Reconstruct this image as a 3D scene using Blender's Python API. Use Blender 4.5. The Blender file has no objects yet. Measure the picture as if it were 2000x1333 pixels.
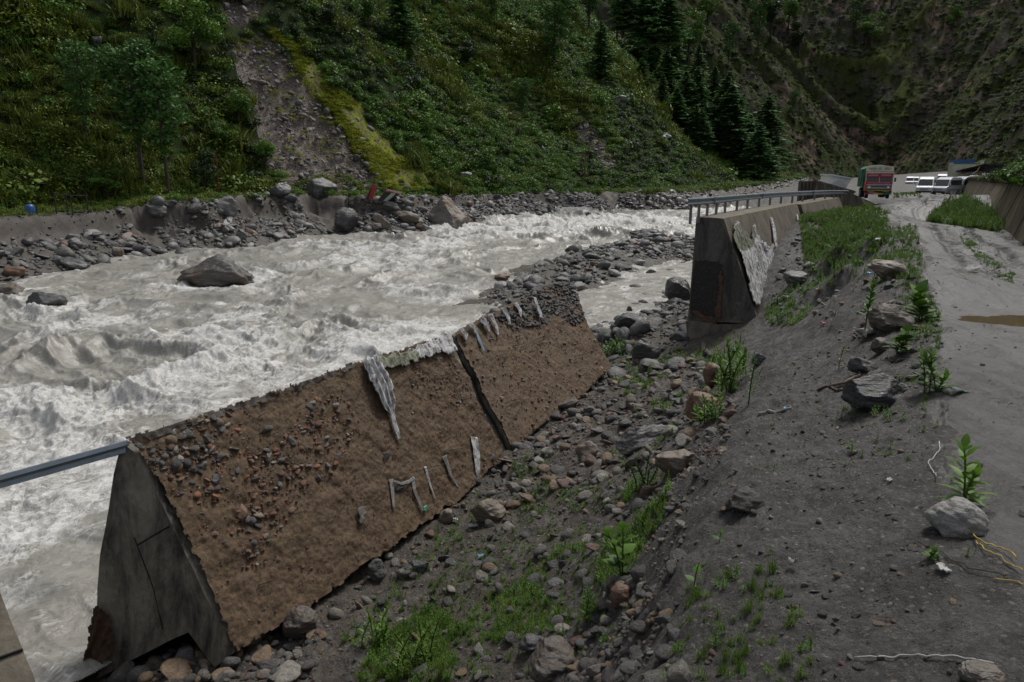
import bpy, bmesh, math, random
import numpy as np
from mathutils import Vector, Matrix, Euler

# ------------------------------------------------------------------ camera, world, sun, exposure
sc = bpy.context.scene
FPX = 1400.0; PITCH = math.radians(12.93); CAMZ = 3.0
cam_d = bpy.data.cameras.new("camera"); cam = bpy.data.objects.new("camera", cam_d)
sc.collection.objects.link(cam); sc.camera = cam
cam.location = (0, 0, CAMZ); cam.rotation_euler = (math.pi/2 - PITCH, 0, 0)
cam_d.sensor_width = 36; cam_d.lens = 36*FPX/2000; cam_d.clip_start = .05; cam_d.clip_end = 4000
cam_d.dof.use_dof = True; cam_d.dof.focus_distance = 30; cam_d.dof.aperture_fstop = 7

SUN_AZ = math.radians(38); SUN_EL = math.radians(58)     # azimuth from +Y towards +X
world = bpy.data.worlds.new("World"); sc.world = world; world.use_nodes = True
wn = world.node_tree; wn.nodes.clear()
sky = wn.nodes.new("ShaderNodeTexSky"); sky.sky_type = 'NISHITA'; sky.sun_disc = False
sky.sun_elevation = SUN_EL; sky.sun_rotation = SUN_AZ; sky.air_density = 1.0; sky.dust_density = 3.0
hs = wn.nodes.new("ShaderNodeHueSaturation"); hs.inputs['Saturation'].default_value = .28
bg = wn.nodes.new("ShaderNodeBackground"); bg.inputs['Strength'].default_value = .085
wo = wn.nodes.new("ShaderNodeOutputWorld")
wn.links.new(sky.outputs[0], hs.inputs['Color']); wn.links.new(hs.outputs[0], bg.inputs[0]); wn.links.new(bg.outputs[0], wo.inputs[0])
sd = bpy.data.lights.new("sun", 'SUN'); sd.energy = 1.9; sd.angle = math.radians(16); sd.color = (1, .96, .9)
sun = bpy.data.objects.new("sun", sd); sc.collection.objects.link(sun)
sv = Vector((math.sin(SUN_AZ)*math.cos(SUN_EL), math.cos(SUN_AZ)*math.cos(SUN_EL), math.sin(SUN_EL)))
sun.rotation_euler = sv.to_track_quat('Z', 'Y').to_euler(); sun.location = (0, 0, 60)
sc.view_settings.view_transform = 'Standard'; sc.view_settings.look = 'None'
sc.view_settings.exposure = .43; sc.view_settings.gamma = 1.0
sc.cycles.max_bounces = 5; sc.cycles.diffuse_bounces = 2; sc.cycles.glossy_bounces = 2; sc.cycles.transparent_max_bounces = 4
sc.cycles.use_denoising = True

R = random.Random(7); NR = np.random.default_rng(7)
CP, SP = math.cos(PITCH), math.sin(PITCH)

# ------------------------------------------------------------------ photograph pixel <-> world point
def ray(px, py):
    u = (px-1000)/FPX; v = (666.5-py)/FPX
    return Vector((u, CP+v*SP, -SP+v*CP))
def G(px, py, z):                 # the point on the level z
    d = ray(px, py); t = (z-CAMZ)/d.z; return Vector((d.x*t, d.y*t, z))
def Y(px, py, y):                 # the point at distance y
    d = ray(px, py); t = y/d.y; return Vector((d.x*t, y, CAMZ+d.z*t))
def project(x, y, z):
    z = z-CAMZ; dep = y*CP-z*SP; up = y*SP+z*CP
    dep = np.where(dep < .1, .1, dep)
    return 1000+FPX*x/dep, 666.5-FPX*up/dep
def on_plane(px, py, P, n):
    d = ray(px, py); o = Vector((0, 0, CAMZ)); t = (P-o).dot(n)/d.dot(n); return o+d*t
def in_poly(X, Yy, poly):
    X = np.asarray(X, float); Yy = np.asarray(Yy, float); c = np.zeros(X.shape, bool); n = len(poly)
    for i in range(n):
        x0, y0 = poly[i]; x1, y1 = poly[(i+1) % n]
        if y0 == y1: continue
        m = ((y0 > Yy) != (y1 > Yy)) & (X < (x1-x0)*(Yy-y0)/(y1-y0)+x0); c ^= m
    return c

# ------------------------------------------------------------------ numpy noise
def _h(ix, iy, iz, s):
    n = (ix.astype(np.int64)*374761393+iy.astype(np.int64)*668265263+iz.astype(np.int64)*2147483647+s*974634777) & 0xffffffff
    n = ((n ^ (n >> 13))*1274126177) & 0xffffffff
    n = ((n ^ (n >> 16))*2246822519) & 0xffffffff
    return ((n ^ (n >> 15)) & 0xffffff)/8388607.5-1
def vn(x, y, z=0, s=0):
    x = np.asarray(x, float); y = np.asarray(y, float); z = np.broadcast_to(np.asarray(z, float), x.shape)
    ix, iy, iz = np.floor(x), np.floor(y), np.floor(z); fx, fy, fz = x-ix, y-iy, z-iz
    q = lambda t: t*t*t*(t*(t*6-15)+10)
    fx, fy, fz = q(fx), q(fy), q(fz); L = lambda a, b, t: a+(b-a)*t
    flat = np.all(z == 0)
    a = L(L(_h(ix, iy, iz, s), _h(ix+1, iy, iz, s), fx), L(_h(ix, iy+1, iz, s), _h(ix+1, iy+1, iz, s), fx), fy)
    if flat: return a
    b = L(L(_h(ix, iy, iz+1, s), _h(ix+1, iy, iz+1, s), fx), L(_h(ix, iy+1, iz+1, s), _h(ix+1, iy+1, iz+1, s), fx), fy)
    return L(a, b, fz)
def fbm(x, y, z=0, o=4, s=0, g=.5, l=2.03):
    r = 0; a = 1; t = 0
    for i in range(o):
        r = r+a*vn(x, y, z, s+i*17); t += a; a *= g; x = x*l+3.7; y = y*l-1.3; z = z*l if not np.isscalar(z) else z
    return r/t
def ridged(x, y, z=0, o=4, s=0, g=.5, l=2.03):
    r = 0; a = 1; t = 0
    for i in range(o):
        r = r+a*(1-np.abs(vn(x, y, z, s+i*17))*1.8); t += a; a *= g; x = x*l+3.7; y = y*l-1.3; z = z*l if not np.isscalar(z) else z
    return r/t
def sstep(a, b, x):
    t = np.clip((x-a)/(b-a), 0, 1); return t*t*(3-2*t)

# ------------------------------------------------------------------ object helpers
COL = sc.collection
def tag(o, label=None, cat=None, group=None, kind=None):
    if label: o['label'] = label
    if cat: o['category'] = cat
    if group: o['group'] = group
    if kind: o['kind'] = kind
    return o
def empty(name, loc, rz=0, label=None, cat=None, group=None, rot=None):
    o = bpy.data.objects.new(name, None); COL.objects.link(o); o.location = loc
    o.rotation_euler = rot if rot else (0, 0, rz); o.empty_display_size = .2
    return tag(o, label, cat, group)
def np_mesh(name, V, F, mats=None, smooth=True, attrs=None, midx=None):
    """V (n,3); F (m,k) of one polygon size"""
    V = np.asarray(V, np.float32); F = np.asarray(F, np.int32); m, k = F.shape
    me = bpy.data.meshes.new(name); me.vertices.add(len(V)); me.vertices.foreach_set('co', V.ravel())
    me.loops.add(m*k); me.loops.foreach_set('vertex_index', F.ravel())
    me.polygons.add(m); me.polygons.foreach_set('loop_start', np.arange(0, m*k, k, dtype=np.int32))
    me.polygons.foreach_set('use_smooth', np.full(m, smooth)); me.update(calc_edges=True)
    if midx is not None: me.polygons.foreach_set('material_index', np.asarray(midx, np.int32))
    for mt in (mats or []): me.materials.append(mt)
    for an, av in (attrs or {}).items():
        a = me.attributes.new(an, 'FLOAT', 'POINT'); a.data.foreach_set('value', np.asarray(av, np.float32).ravel())
    return me
def obj(name, me, parent=None, loc=None):
    o = bpy.data.objects.new(name, me); COL.objects.link(o)
    if parent: o.parent = parent
    if loc is not None: o.location = loc
    return o
def grid_faces(nu, nv):
    i = np.arange((nu-1)*(nv-1)); a = (i//(nv-1))*nv+i % (nv-1)
    return np.stack([a, a+nv, a+nv+1, a+1], 1)
def sub_mesh(name, V, F, keep, mats, attrs=None, smooth=True):
    F = F[keep]; used = np.unique(F); mp = np.full(len(V), -1, np.int64); mp[used] = np.arange(len(used))
    return np_mesh(name, V[used], mp[F], mats, smooth, {k: np.asarray(v).ravel()[used] for k, v in (attrs or {}).items()})

class MB:
    """collects shapes that end as one mesh"""
    def __init__(s): s.v = []; s.f = []
    def add(s, V, F):
        n = len(s.v); s.v += [tuple(p) for p in V]; s.f += [tuple(i+n for i in f) for f in F]; return s
    def box(s, c, d, M=None, taper=(1, 1)):
        hx, hy, hz = d[0]/2, d[1]/2, d[2]/2; P = []
        for z, t in ((-hz, (1, 1)), (hz, taper)):
            for x, y in ((-hx, -hy), (hx, -hy), (hx, hy), (-hx, hy)): P.append(Vector((x*t[0], y*t[1], z)))
        if M is not None: P = [M @ p for p in P]
        c = Vector(c); P = [p+c for p in P]
        return s.add(P, [(0, 3, 2, 1), (4, 5, 6, 7), (0, 1, 5, 4), (1, 2, 6, 5), (2, 3, 7, 6), (3, 0, 4, 7)])
    def prism(s, poly, off):
        """poly: ring of 3D points, off: extrusion vector"""
        n = len(poly); P = [Vector(p) for p in poly]; Q = [p+Vector(off) for p in P]
        return s.add(P+Q, [tuple(range(n))[::-1], tuple(range(n, 2*n))]+[(i, (i+1) % n, n+(i+1) % n, n+i) for i in range(n)])
    def tube(s, pts, r, n=8, cap=True):
        pts = [Vector(p) for p in pts]; V = []; F = []
        rr = r if isinstance(r, (list, tuple)) else [r]*len(pts)
        for i, p in enumerate(pts):
            t = (pts[min(i+1, len(pts)-1)]-pts[max(i-1, 0)]).normalized()
            a = t.orthogonal().normalized() if i == 0 else (a-t*a.dot(t)).normalized(); b = t.cross(a)
            for k in range(n):
                an = 2*math.pi*k/n; V.append(p+(a*math.cos(an)+b*math.sin(an))*rr[i])
        for i in range(len(pts)-1):
            for k in range(n): F.append((i*n+k, i*n+(k+1) % n, (i+1)*n+(k+1) % n, (i+1)*n+k))
        if cap: F.append(tuple(range(n))[::-1]); F.append(tuple((len(pts)-1)*n+k for k in range(n)))
        return s.add(V, F)
    def cyl(s, c, axis, r, h, n=20):
        c = Vector(c); a = Vector(axis).normalized(); return s.tube([c-a*h/2, c+a*h/2], r, n)
    def sweep(s, pts, prof, up=Vector((0, 0, 1))):
        """prof: open list of (side, up) offsets"""
        pts = [Vector(p) for p in pts]; m = len(prof); V = []; F = []
        for i, p in enumerate(pts):
            t = (pts[min(i+1, len(pts)-1)]-pts[max(i-1, 0)]).normalized(); sd_ = t.cross(up).normalized(); u2 = sd_.cross(t)
            for a, b in prof: V.append(p+sd_*a+u2*b)
        for i in range(len(pts)-1):
            for k in range(m-1): F.append((i*m+k, i*m+k+1, (i+1)*m+k+1, (i+1)*m+k))
        return s.add(V, F)
    def build(s, name, mat, parent=None, loc=None, smooth=False, bevel=0, solid=0):
        me = bpy.data.meshes.new(name); me.from_pydata([tuple(v) for v in s.v], [], s.f); me.update()
        me.materials.append(mat)
        if smooth:
            for p in me.polygons: p.use_smooth = True
        o = obj(name, me, parent, loc)
        if solid:
            m = o.modifiers.new('solid', 'SOLIDIFY'); m.thickness = solid; m.offset = 0
        if bevel:
            m = o.modifiers.new('bevel', 'BEVEL'); m.width = bevel; m.segments = 2; m.limit_method = 'ANGLE'
        return o
def copy_tree(o, parent=None):
    c = o.copy(); COL.objects.link(c); c.parent = parent
    for ch in list(o.children): copy_tree(ch, c)
    return c

# ------------------------------------------------------------------ materials
class NT:
    def __init__(s, name):
        s.m = bpy.data.materials.new(name); s.m.use_nodes = True; s.t = s.m.node_tree; s.t.nodes.clear()
        s.out = s.n('OutputMaterial'); s.bsdf = s.n('BsdfPrincipled'); s.l(s.bsdf.outputs[0], s.out.inputs[0])
        tc = s.n('TexCoord'); s.obj = tc.outputs['Object']; s.gen = tc.outputs['Generated']
    def n(s, t, **k):
        x = s.t.nodes.new('ShaderNode'+t)
        for a, b in k.items(): setattr(x, a, b)
        return x
    def l(s, a, b): s.t.links.new(a, b)
    def val(s, sock, v):
        if hasattr(v, 'is_linked') or isinstance(v, bpy.types.NodeSocket): s.l(v, sock)
        else: sock.default_value = v
    def mp(s, vec, sc=(1, 1, 1), rot=(0, 0, 0), loc=(0, 0, 0)):
        x = s.n('Mapping'); s.l(vec, x.inputs[0]); x.inputs['Scale'].default_value = sc; x.inputs['Rotation'].default_value = rot; x.inputs['Location'].default_value = loc
        return x.outputs[0]
    def noise(s, vec, sc=5, det=6, rough=.6, dist=0, out=0):
        x = s.n('TexNoise'); s.l(vec, x.inputs['Vector']); x.inputs['Scale'].default_value = sc; x.inputs['Detail'].default_value = det
        x.inputs['Roughness'].default_value = rough; x.inputs['Distortion'].default_value = dist
        return x.outputs[out]
    def voro(s, vec, sc=5, feat='F1', out=0, rnd=1):
        x = s.n('TexVoronoi', feature=feat); s.l(vec, x.inputs['Vector']); x.inputs['Scale'].default_value = sc; x.inputs['Randomness'].default_value = rnd
        return x.outputs[out]
    def ramp(s, f, stops, interp='LINEAR'):
        x = s.n('ValToRGB'); s.l(f, x.inputs[0]); cr = x.color_ramp; cr.interpolation = interp
        while len(cr.elements) < len(stops): cr.elements.new(.5)
        for e, (p, c) in zip(cr.elements, stops):
            e.position = p
            if np.isscalar(c): c = (c, c, c)
            e.color = (*c, 1)
        return x.outputs[0]
    def mix(s, f, a, b, mode='MIX'):
        x = s.n('Mix', data_type='RGBA', blend_type=mode); s.val(x.inputs[0], f)
        for k, v in ((6, a), (7, b)):
            if isinstance(v, bpy.types.NodeSocket): s.l(v, x.inputs[k])
            else: x.inputs[k].default_value = (*v, 1) if len(v) == 3 else v
        return x.outputs[2]
    def math(s, op, a, b=0, c=0, clamp=False):
        x = s.n('Math', operation=op, use_clamp=clamp)
        for k, v in enumerate((a, b, c)): s.val(x.inputs[k], v)
        return x.outputs[0]
    def attr(s, name): x = s.n('Attribute', attribute_name=name); return x.outputs['Fac']
    def rand(s): return s.n('ObjectInfo').outputs['Random']
    def bump(s, h, strength=.5, dist=.05, prev=None):
        x = s.n('Bump'); s.l(h, x.inputs['Height']); x.inputs['Strength'].default_value = strength; x.inputs['Distance'].default_value = dist
        if prev is not None: s.l(prev, x.inputs['Normal'])
        return x.outputs[0]
    def done(s, col, rough=.8, normal=None, spec=.35, metal=0, **k):
        b = s.bsdf
        if isinstance(col, bpy.types.NodeSocket): s.l(col, b.inputs['Base Color'])
        else: b.inputs['Base Color'].default_value = (*col, 1)
        s.val(b.inputs['Roughness'], rough); b.inputs['Specular IOR Level'].default_value = spec; s.val(b.inputs['Metallic'], metal)
        if normal is not None: s.l(normal, b.inputs['Normal'])
        for a, v in k.items(): s.val(b.inputs[a.replace('_', ' ')], v)
        return s.m

def m_plain(name, col, rough=.6, metal=0, var=.25, sc=6, bump=0, spec=.4):
    n = NT(name); f = n.noise(n.obj, sc, 5)
    c = n.mix(n.ramp(f, [(.3, 0), (.7, 1)]), tuple(x*(1-var) for x in col), tuple(min(1, x*(1+var)) for x in col))
    return n.done(c, rough, n.bump(f, bump, .02) if bump else None, spec, metal)
def m_soil(name, a, b, c, speck=.5, rough=.75, wet=0, scale=1):
    """loose earth: large tone patches, clods, pale specks of grit"""
    n = NT(name); o = n.obj
    big = n.noise(o, .45*scale, 5, .6); mid = n.noise(o, 5*scale, 8, .68); fine = n.noise(o, 38*scale, 6, .7)
    col = n.mix(n.ramp(big, [(.35, 0), (.65, 1)]), a, b)
    col = n.mix(n.ramp(mid, [(.38, 0), (.62, 1)]), col, c)
    col = n.mix(n.ramp(fine, [(.3, .65), (.75, 0)]), col, tuple(x*.45 for x in a))
    v1 = n.voro(o, 16*scale); cc = n.voro(o, 16*scale, out=1)
    pick = n.math('MULTIPLY', n.math('LESS_THAN', v1, .2), n.math('GREATER_THAN', n.noise(o, 3.1*scale, 2), .5))
    st = n.mix(.55, n.ramp(cc, [(0, (.08, .075, .07)), (.5, (.22, .2, .18)), (1, (.4, .38, .35))]), col)
    col = n.mix(n.math('MULTIPLY', pick, speck), col, st)
    v2 = n.math('LESS_THAN', n.voro(o, 55*scale), .16); col = n.mix(n.math('MULTIPLY', v2, speck*.6), col, (.33, .31, .28))
    h = n.math('ADD', n.math('MULTIPLY', mid, .7), n.math('MULTIPLY', fine, .3)); nb = n.bump(h, .9, .06)
    nb = n.bump(n.math('SUBTRACT', .25, n.voro(o, 16*scale), clamp=True), .5, .03, nb)
    r = n.ramp(big, [(.3, rough-.1-wet), (.7, rough)])
    return n.done(col, r, nb, .35)
def m_rock(name, pal, rough=.55, sc=1.0, streak=.5, tint=None):
    n = NT(name); o = n.obj; oi = n.n('ObjectInfo')
    add = n.n('VectorMath', operation='ADD'); n.l(o, add.inputs[0]); s_ = n.n('VectorMath', operation='SCALE'); n.l(oi.outputs['Random'], s_.inputs['Scale']); s_.inputs[0].default_value = (37, 21, 53)
    n.l(s_.outputs[0], add.inputs[1]); p = add.outputs[0]
    base = n.ramp(oi.outputs['Random'], pal, 'CONSTANT' if len(pal) > 3 else 'LINEAR')
    f = n.noise(p, 2.2*sc, 9, .68, .4); st = n.noise(n.mp(p, (1, 1.3, 7), (.5, .35, 0)), 2.0*sc, 7, .65, .6)
    col = n.mix(n.ramp(f, [(.35, .55), (.65, 0)]), base, (.03, .03, .032))
    col = n.mix(n.math('MULTIPLY', n.ramp(st, [(.5, 0), (.62, 1)]), streak), col, (.3, .3, .295))
    col = n.mix(n.ramp(n.noise(p, 14*sc, 5, .7), [(.4, .5), (.6, 0)]), col, (.05, .048, .045))
    if tint: col = n.mix(n.ramp(n.noise(p, .9*sc, 6, .7, .6), [(.48, 0), (.62, .8)]), col, tint)
    nb = n.bump(n.math('ADD', f, n.math('MULTIPLY', st, .6)), .7, .12/sc); nb = n.bump(n.noise(p, 18*sc, 5), .35, .03/sc, nb)
    return n.done(col, n.ramp(f, [(.3, rough-.2), (.7, rough+.1)]), nb, .5)
def m_leaf(name, a, b, rough=.55, sc=.35, trans=.25):
    n = NT(name); oi = n.rand(); g = n.n('NewGeometry')
    f = n.noise(g.outputs['Position'], sc, 3, .5)
    col = n.mix(n.ramp(f, [(.35, 0), (.65, 1)]), a, b)
    col = n.mix(n.math('MULTIPLY', oi, .5), col, tuple(x*.55 for x in a))
    col = n.mix(n.ramp(g.outputs['Random Per Island'], [(0, .5), (.6, 0)]), col, tuple(min(1, x*1.7) for x in b))
    n.done(col, rough, None, .25)
    tr = n.n('BsdfTranslucent'); n.l(col, tr.inputs[0]); ms = n.n('MixShader'); ms.inputs[0].default_value = trans
    n.l(n.bsdf.outputs[0], ms.inputs[1]); n.l(tr.outputs[0], ms.inputs[2]); n.l(ms.outputs[0], n.out.inputs[0])
    return n.m
def m_concrete(name, a, b, stain, rough=.75, tilt=(0, 0, 0), streak=1.0):
    n = NT(name); o = n.obj
    f = n.noise(o, .8, 8, .65); col = n.mix(n.ramp(f, [(.35, 0), (.65, 1)]), a, b)
    st = n.noise(n.mp(o, (1.5, 1.5, .38), tilt), 1.1, 8, .72, .5)
    col = n.mix(n.math('MULTIPLY', n.ramp(st, [(.42, 0), (.6, 1)]), .85*streak), col, stain)
    col = n.mix(n.ramp(n.noise(o, 9, 6, .7), [(.35, .45), (.6, 0)]), col, tuple(x*.5 for x in a))
    col = n.mix(n.ramp(n.voro(o, 22), [(.05, .5), (.12, 0)]), col, tuple(x*.35 for x in a))
    nb = n.bump(n.noise(o, 6, 9, .7), .5, .04); nb = n.bump(n.voro(o, 40), .15, .01, nb)
    return n.done(col, rough, nb, .3)

GREYS = [(0, (.035, .037, .04)), (.22, (.085, .088, .093)), (.4, (.055, .056, .058)), (.56, (.14, .14, .138)), (.7, (.22, .22, .215)), (.8, (.1, .095, .085)), (.9, (.33, .33, .32)), (.965, (.21, .11, .06))]
MIXED = [(0, (.05, .05, .05)), (.2, (.12, .11, .1)), (.36, (.22, .2, .165)), (.5, (.07, .06, .055)), (.62, (.26, .16, .08)), (.73, (.36, .33, .28)), (.83, (.17, .07, .04)), (.91, (.15, .15, .155)), (.96, (.3, .2, .1))]
BRICK = [(0, (.3, .11, .055)), (.25, (.12, .11, .105)), (.4, (.42, .16, .065)), (.56, (.2, .19, .18)), (.68, (.32, .17, .1)), (.82, (.18, .07, .045)), (.92, (.5, .44, .36))]
M_rock = m_rock('rock_grey', GREYS); M_rockmix = m_rock('rock_mixed', MIXED, .6, 1.2, .35); M_brick = m_rock('rubble_stone', BRICK, .6, 1.5, .15)
# ------------------------------------------------------------------ terrain functions
def riv(y): return -5.84+.02*np.clip(y, -20, 400)
def rz(px, py):                    # the point where a pixel meets the river level
    d = ray(px, py); t = (-5.84-CAMZ)/(d.z-.02*d.y); return Vector((d.x*t, d.y*t, CAMZ+d.z*t))

# near bank: control points (pixel x, pixel y, level) and plain world points
CTRL = [
 # road and its verge
 (1990,1320,0),(1990,1150,0),(1990,1000,0),(1900,900,-.02),(1990,850,0),(1880,780,0),(1990,720,0),(1860,680,0),(1930,630,-.04),(1850,600,0),(1990,560,0),
 (1830,530,.02),(1900,500,.05),(1990,480,.08),(1810,470,.08),(1860,440,.15),(1800,430,.25),(1940,440,.15),
 (1900,1100,-.04),(1850,1000,-.08),(1800,900,-.1),(1800,800,-.12),(1790,720,.02),(1800,650,.1),(1790,590,.2),(1770,540,.5),(1740,500,.55),
 # grey silt slope
 (1900,1330,-.05),(1750,1330,-.15),(1750,1150,-.2),(1700,1000,-.3),(1700,880,-.4),(1700,800,-.42),(1720,760,-.3),(1690,700,-.45),(1650,650,-.7),
 (1600,1330,-.35),(1600,1150,-.4),(1580,1000,-.6),(1580,880,-.75),(1600,780,-.85),(1600,720,-.95),(1580,670,-1.2),(1540,640,-2.0),
 (1450,1330,-.5),(1450,1200,-.55),(1430,1060,-.65),(1440,960,-.72),(1450,880,-.95),(1450,820,-1.2),(1480,760,-1.4),(1500,700,-1.6),(1460,660,-2.7),
 (1350,1330,-.65),(1330,1200,-.8),(1320,1100,-.95),(1340,1000,-1.15),(1380,900,-1.35),(1400,850,-1.6),(1420,780,-1.9),(1400,720,-3.0),(1420,665,-3.5),
 # mound between slope and road
 (1700,600,-.1),(1640,600,-.9),(1660,560,-.1),(1720,560,.25),(1700,520,.35),(1620,590,-1.3),
 # stony gully
 (1230,1330,-1.9),(1230,1220,-2.2),(1230,1100,-2.6),(1250,1000,-2.9),(1290,930,-2.7),(1250,860,-3.4),(1300,800,-3.5),(1320,740,-3.9),(1260,720,-4.3),(1300,690,-4.35),
 (1100,1330,-3.0),(1100,1200,-3.4),(1090,1080,-3.9),(1100,980,-4.2),(1120,900,-4.4),(1160,840,-4.4),(1200,760,-4.5),(1230,700,-4.6),(1200,690,-4.75),
 (930,1330,-4.0),(930,1200,-4.5),(930,1100,-4.8),(950,1010,-4.9),(1000,930,-4.95),(1060,850,-4.85),(1120,790,-4.75),
 (750,1330,-4.8),(760,1200,-5.2),(800,1100,-5.3),(880,1040,-5.3),(600,1330,-5.2),(600,1260,-5.35),(700,1160,-5.3),(480,1330,-5.4),(330,1330,-5.45),(220,1350,-5.6),(480,1300,-5.5),(570,1225,-5.55),(660,1160,-5.52),(770,1090,-5.45),(880,1005,-5.38),(960,930,-5.1),
 # bank below the standing wall, stones by the channel
 (1345,700,-4.3),(1340,650,-4.2),(1350,600,-4.0),(1280,640,-4.8),(1230,620,-5.0),(1180,650,-5.1),(1180,690,-4.9),
 # verge behind the standing wall
 (1540,600,-2.0),(1560,560,-1.4),(1600,560,-.9),(1590,500,-.6),(1650,520,-.1),(1580,460,-.1),(1640,470,.3),(1690,470,.5),(1740,460,.6),
 (1600,425,.7),(1660,420,.75),(1720,425,.55),(1570,420,.75),
]
def c_pts():
    P = [tuple(G(a, b, c)) for a, b, c in CTRL]
    P += [(1,-1,0.3),(1,1.2,.6),(-1,2,.2),(0,-6,.4),(6,-6,.2),(-6,-6,-3),(-4,2,-3.2),(-3,6,-3.6),(-8,4,-5.2),(-12,-2,-6.5),(15,0,0),(12,8,0),(20,15,0),(8,2,0),(3,1,.1),(2.5,3.5,-.3)]
    # under the slabs and out under the river
    P += [(-6,13,-5.6),(-9,12,-6.8),(-3,17,-5.7),(0,22,-5.3),(-14,14,-7.5),(-12,25,-7.5),(-7,21,-7),(-2.5,26.5,-6.4),(-25,40,-8),(-4,32,-6.6),(-15,60,-7),(2,29.5,-5.0),(3.5,31,-5.1)]
    # gravel bar in the river (a little above the water) and the channel right of it
    for a, b, c in [(960,590,.15),(1010,560,.3),(1060,530,.45),(1130,520,.45),(1130,500,.35),(1200,490,.4),(1200,520,.3),(1280,475,.4),(1280,500,.3),(1340,470,.4),(1340,495,.3),(1100,560,.25),(1060,590,.3),(1020,610,.25),(1400,470,.4)]:
        p = rz(a, b); P.append((p.x, p.y, p.z+c))
    for a, b, c in [(900,600,-.7),(950,550,-.7),(1050,500,-.8),(1150,470,-.8),(1250,450,-.8),(1340,440,-.8),(1450,430,-.8),(1160,590,-.3),(1230,570,-.35),(1300,545,-.35),(1360,525,-.35),(1190,620,-.3),(1150,610,-.25),(1420,510,-.3)]:
        p = rz(a, b); P.append((p.x, p.y, p.z+c))
    # line of the standing wall: low on the river side, filled behind
    for k in range(12):
        t = k*1.55; bx, by = 8.8+.5*t, 31+.862*t
        P.append((bx-2.8, by+1.6, -4.1 if k < 3 else -4.0)); P.append((bx+1.6, by-.9, [-2.7,-2.0,-1.4,-.9,-.5,-.1,.2,.4,.6,.7,.8,.8][k])); P.append((bx+4.0, by-2.2, [-1.7,-1.2,-.8,-.5,-.2,.1,.3,.5,.6,.7,.8,.8][k]))
    for k in range(10): P.append((17+k*2.0, 48+k*2.2+2.4, -3.5)); P.append((20.2+k*2, 48+k*2.2-1.2, .8)) 
    P += [(60,90,.7),(50,75,.75),(40,70,.8),(50,95,.7),(70,110,.7),(28,80,-4.8),(36,88,-3.8),(38,100,-4.6),(50,125,-4),(62,122,.6),(72,135,.8),(44,96,.5),(47,108,.3),(57,126,.4),(40,86,.6),(66,150,.6),(80,185,.9),(100,230,1),(30,70,-2.5),(34,72,.6),(25,62,-5),(20,90,-6),(30,110,-6),(80,150,1),(120,200,1),(150,160,1),(100,60,3),(60,50,3),(120,100,3),(40,20,2),(34,66,.7),(31,60,.8)]
    P += [(36,46,.2),(48,66,.45),(58,84,.6),(30,38,.1),(26,34,.05)]
    return np.array(P)
_P = c_pts(); _K = len(_P)
_A = np.sqrt(((_P[:, None, :2]-_P[None, :, :2])**2).sum(-1)+.15**2)
_S = np.zeros((_K+3, _K+3)); _S[:_K, :_K] = _A-np.eye(_K)*.08; _S[:_K, _K] = 1; _S[:_K, _K+1:] = _P[:, :2]; _S[_K:, :_K] = _S[:_K, _K:].T
_W = np.linalg.lstsq(_S, np.concatenate([_P[:, 2], [0, 0, 0]]), rcond=None)[0]
def near_base(x, y):
    x = np.asarray(x, float); y = np.asarray(y, float); sh = x.shape; x = x.ravel(); y = y.ravel(); out = np.empty(len(x))
    for i in range(0, len(x), 40000):
        xx, yy = x[i:i+40000], y[i:i+40000]
        d = np.sqrt((xx[:, None]-_P[None, :, 0])**2+(yy[:, None]-_P[None, :, 1])**2+.15**2)
        out[i:i+40000] = d @ _W[:_K]+_W[_K]+_W[_K+1]*xx+_W[_K+2]*yy
    return out.reshape(sh)

ROAD_PX = [(1690,393),(1745,408),(1735,425),(1755,440),(1795,475),(1805,560),(1835,640),(1838,720),(1850,800),(1850,880),(1905,1000),(1960,1080),(2100,1180)]
ROAD_L = [tuple(G(a, b, .1 if b > 450 else .6).xy) for a, b in ROAD_PX]
WALL_R = [(22.2,8.0)]+[tuple(G(a, b, c).xy) for a, b, c in [(2004,478,.1),(1967,449,.2),(1940,428,.3),(1915,402,.45),(1897,387,.6)]]+[(72,122)]      # foot of the right retaining wall
ROAD_W = [(45,120)]+[(36,77)]+ROAD_L[:]+[(4.5,3),(6,-4),(22,-4)]+WALL_R+[(70,118)]
PUD = [(G(2070,632,0), 2.0, .95), (G(1863,556,0), .35, .2), (G(1845,528,0), .6, .14)]
PZ = [float(near_base(np.array([p.x]), np.array([p.y]))[0]) for p, a, b in PUD]
TRENCH = [tuple(G(a, b, c).xy) for a, b, c in [(400,1310,-5.4),(480,1300,-5.4),(610,1215,-5.35),(750,1114,-5.25),(900,1010,-5.1),(985,925,-5.0)]]
def track_d(x, y, off):
    """signed distance to a wheel rut"""
    c = np.interp(y, [-6, 3, 8, 14, 20, 28, 38, 50, 65, 90], [9, 8.2, 9.2, 12.0, 14.2, 17.2, 21.8, 28, 37, 52])
    return x-(c+off)
def ruts(x, y):
    x = np.asarray(x, float); w = .12*fbm(x*.25, y*.25, 0, 2, 40); r = 0
    for off, a in ((0, 1), (1.75, 1), (-1.4, .6), (3.4, .8), (4.9, .7), (.5, .5)): r = np.maximum(r, a*np.exp(-(track_d(x, y, off+w*6)/.24)**2))
    return r*(.45+.9*sstep(-.4, .4, fbm(x*.8, y*.5, 0, 3, 47)))
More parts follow.
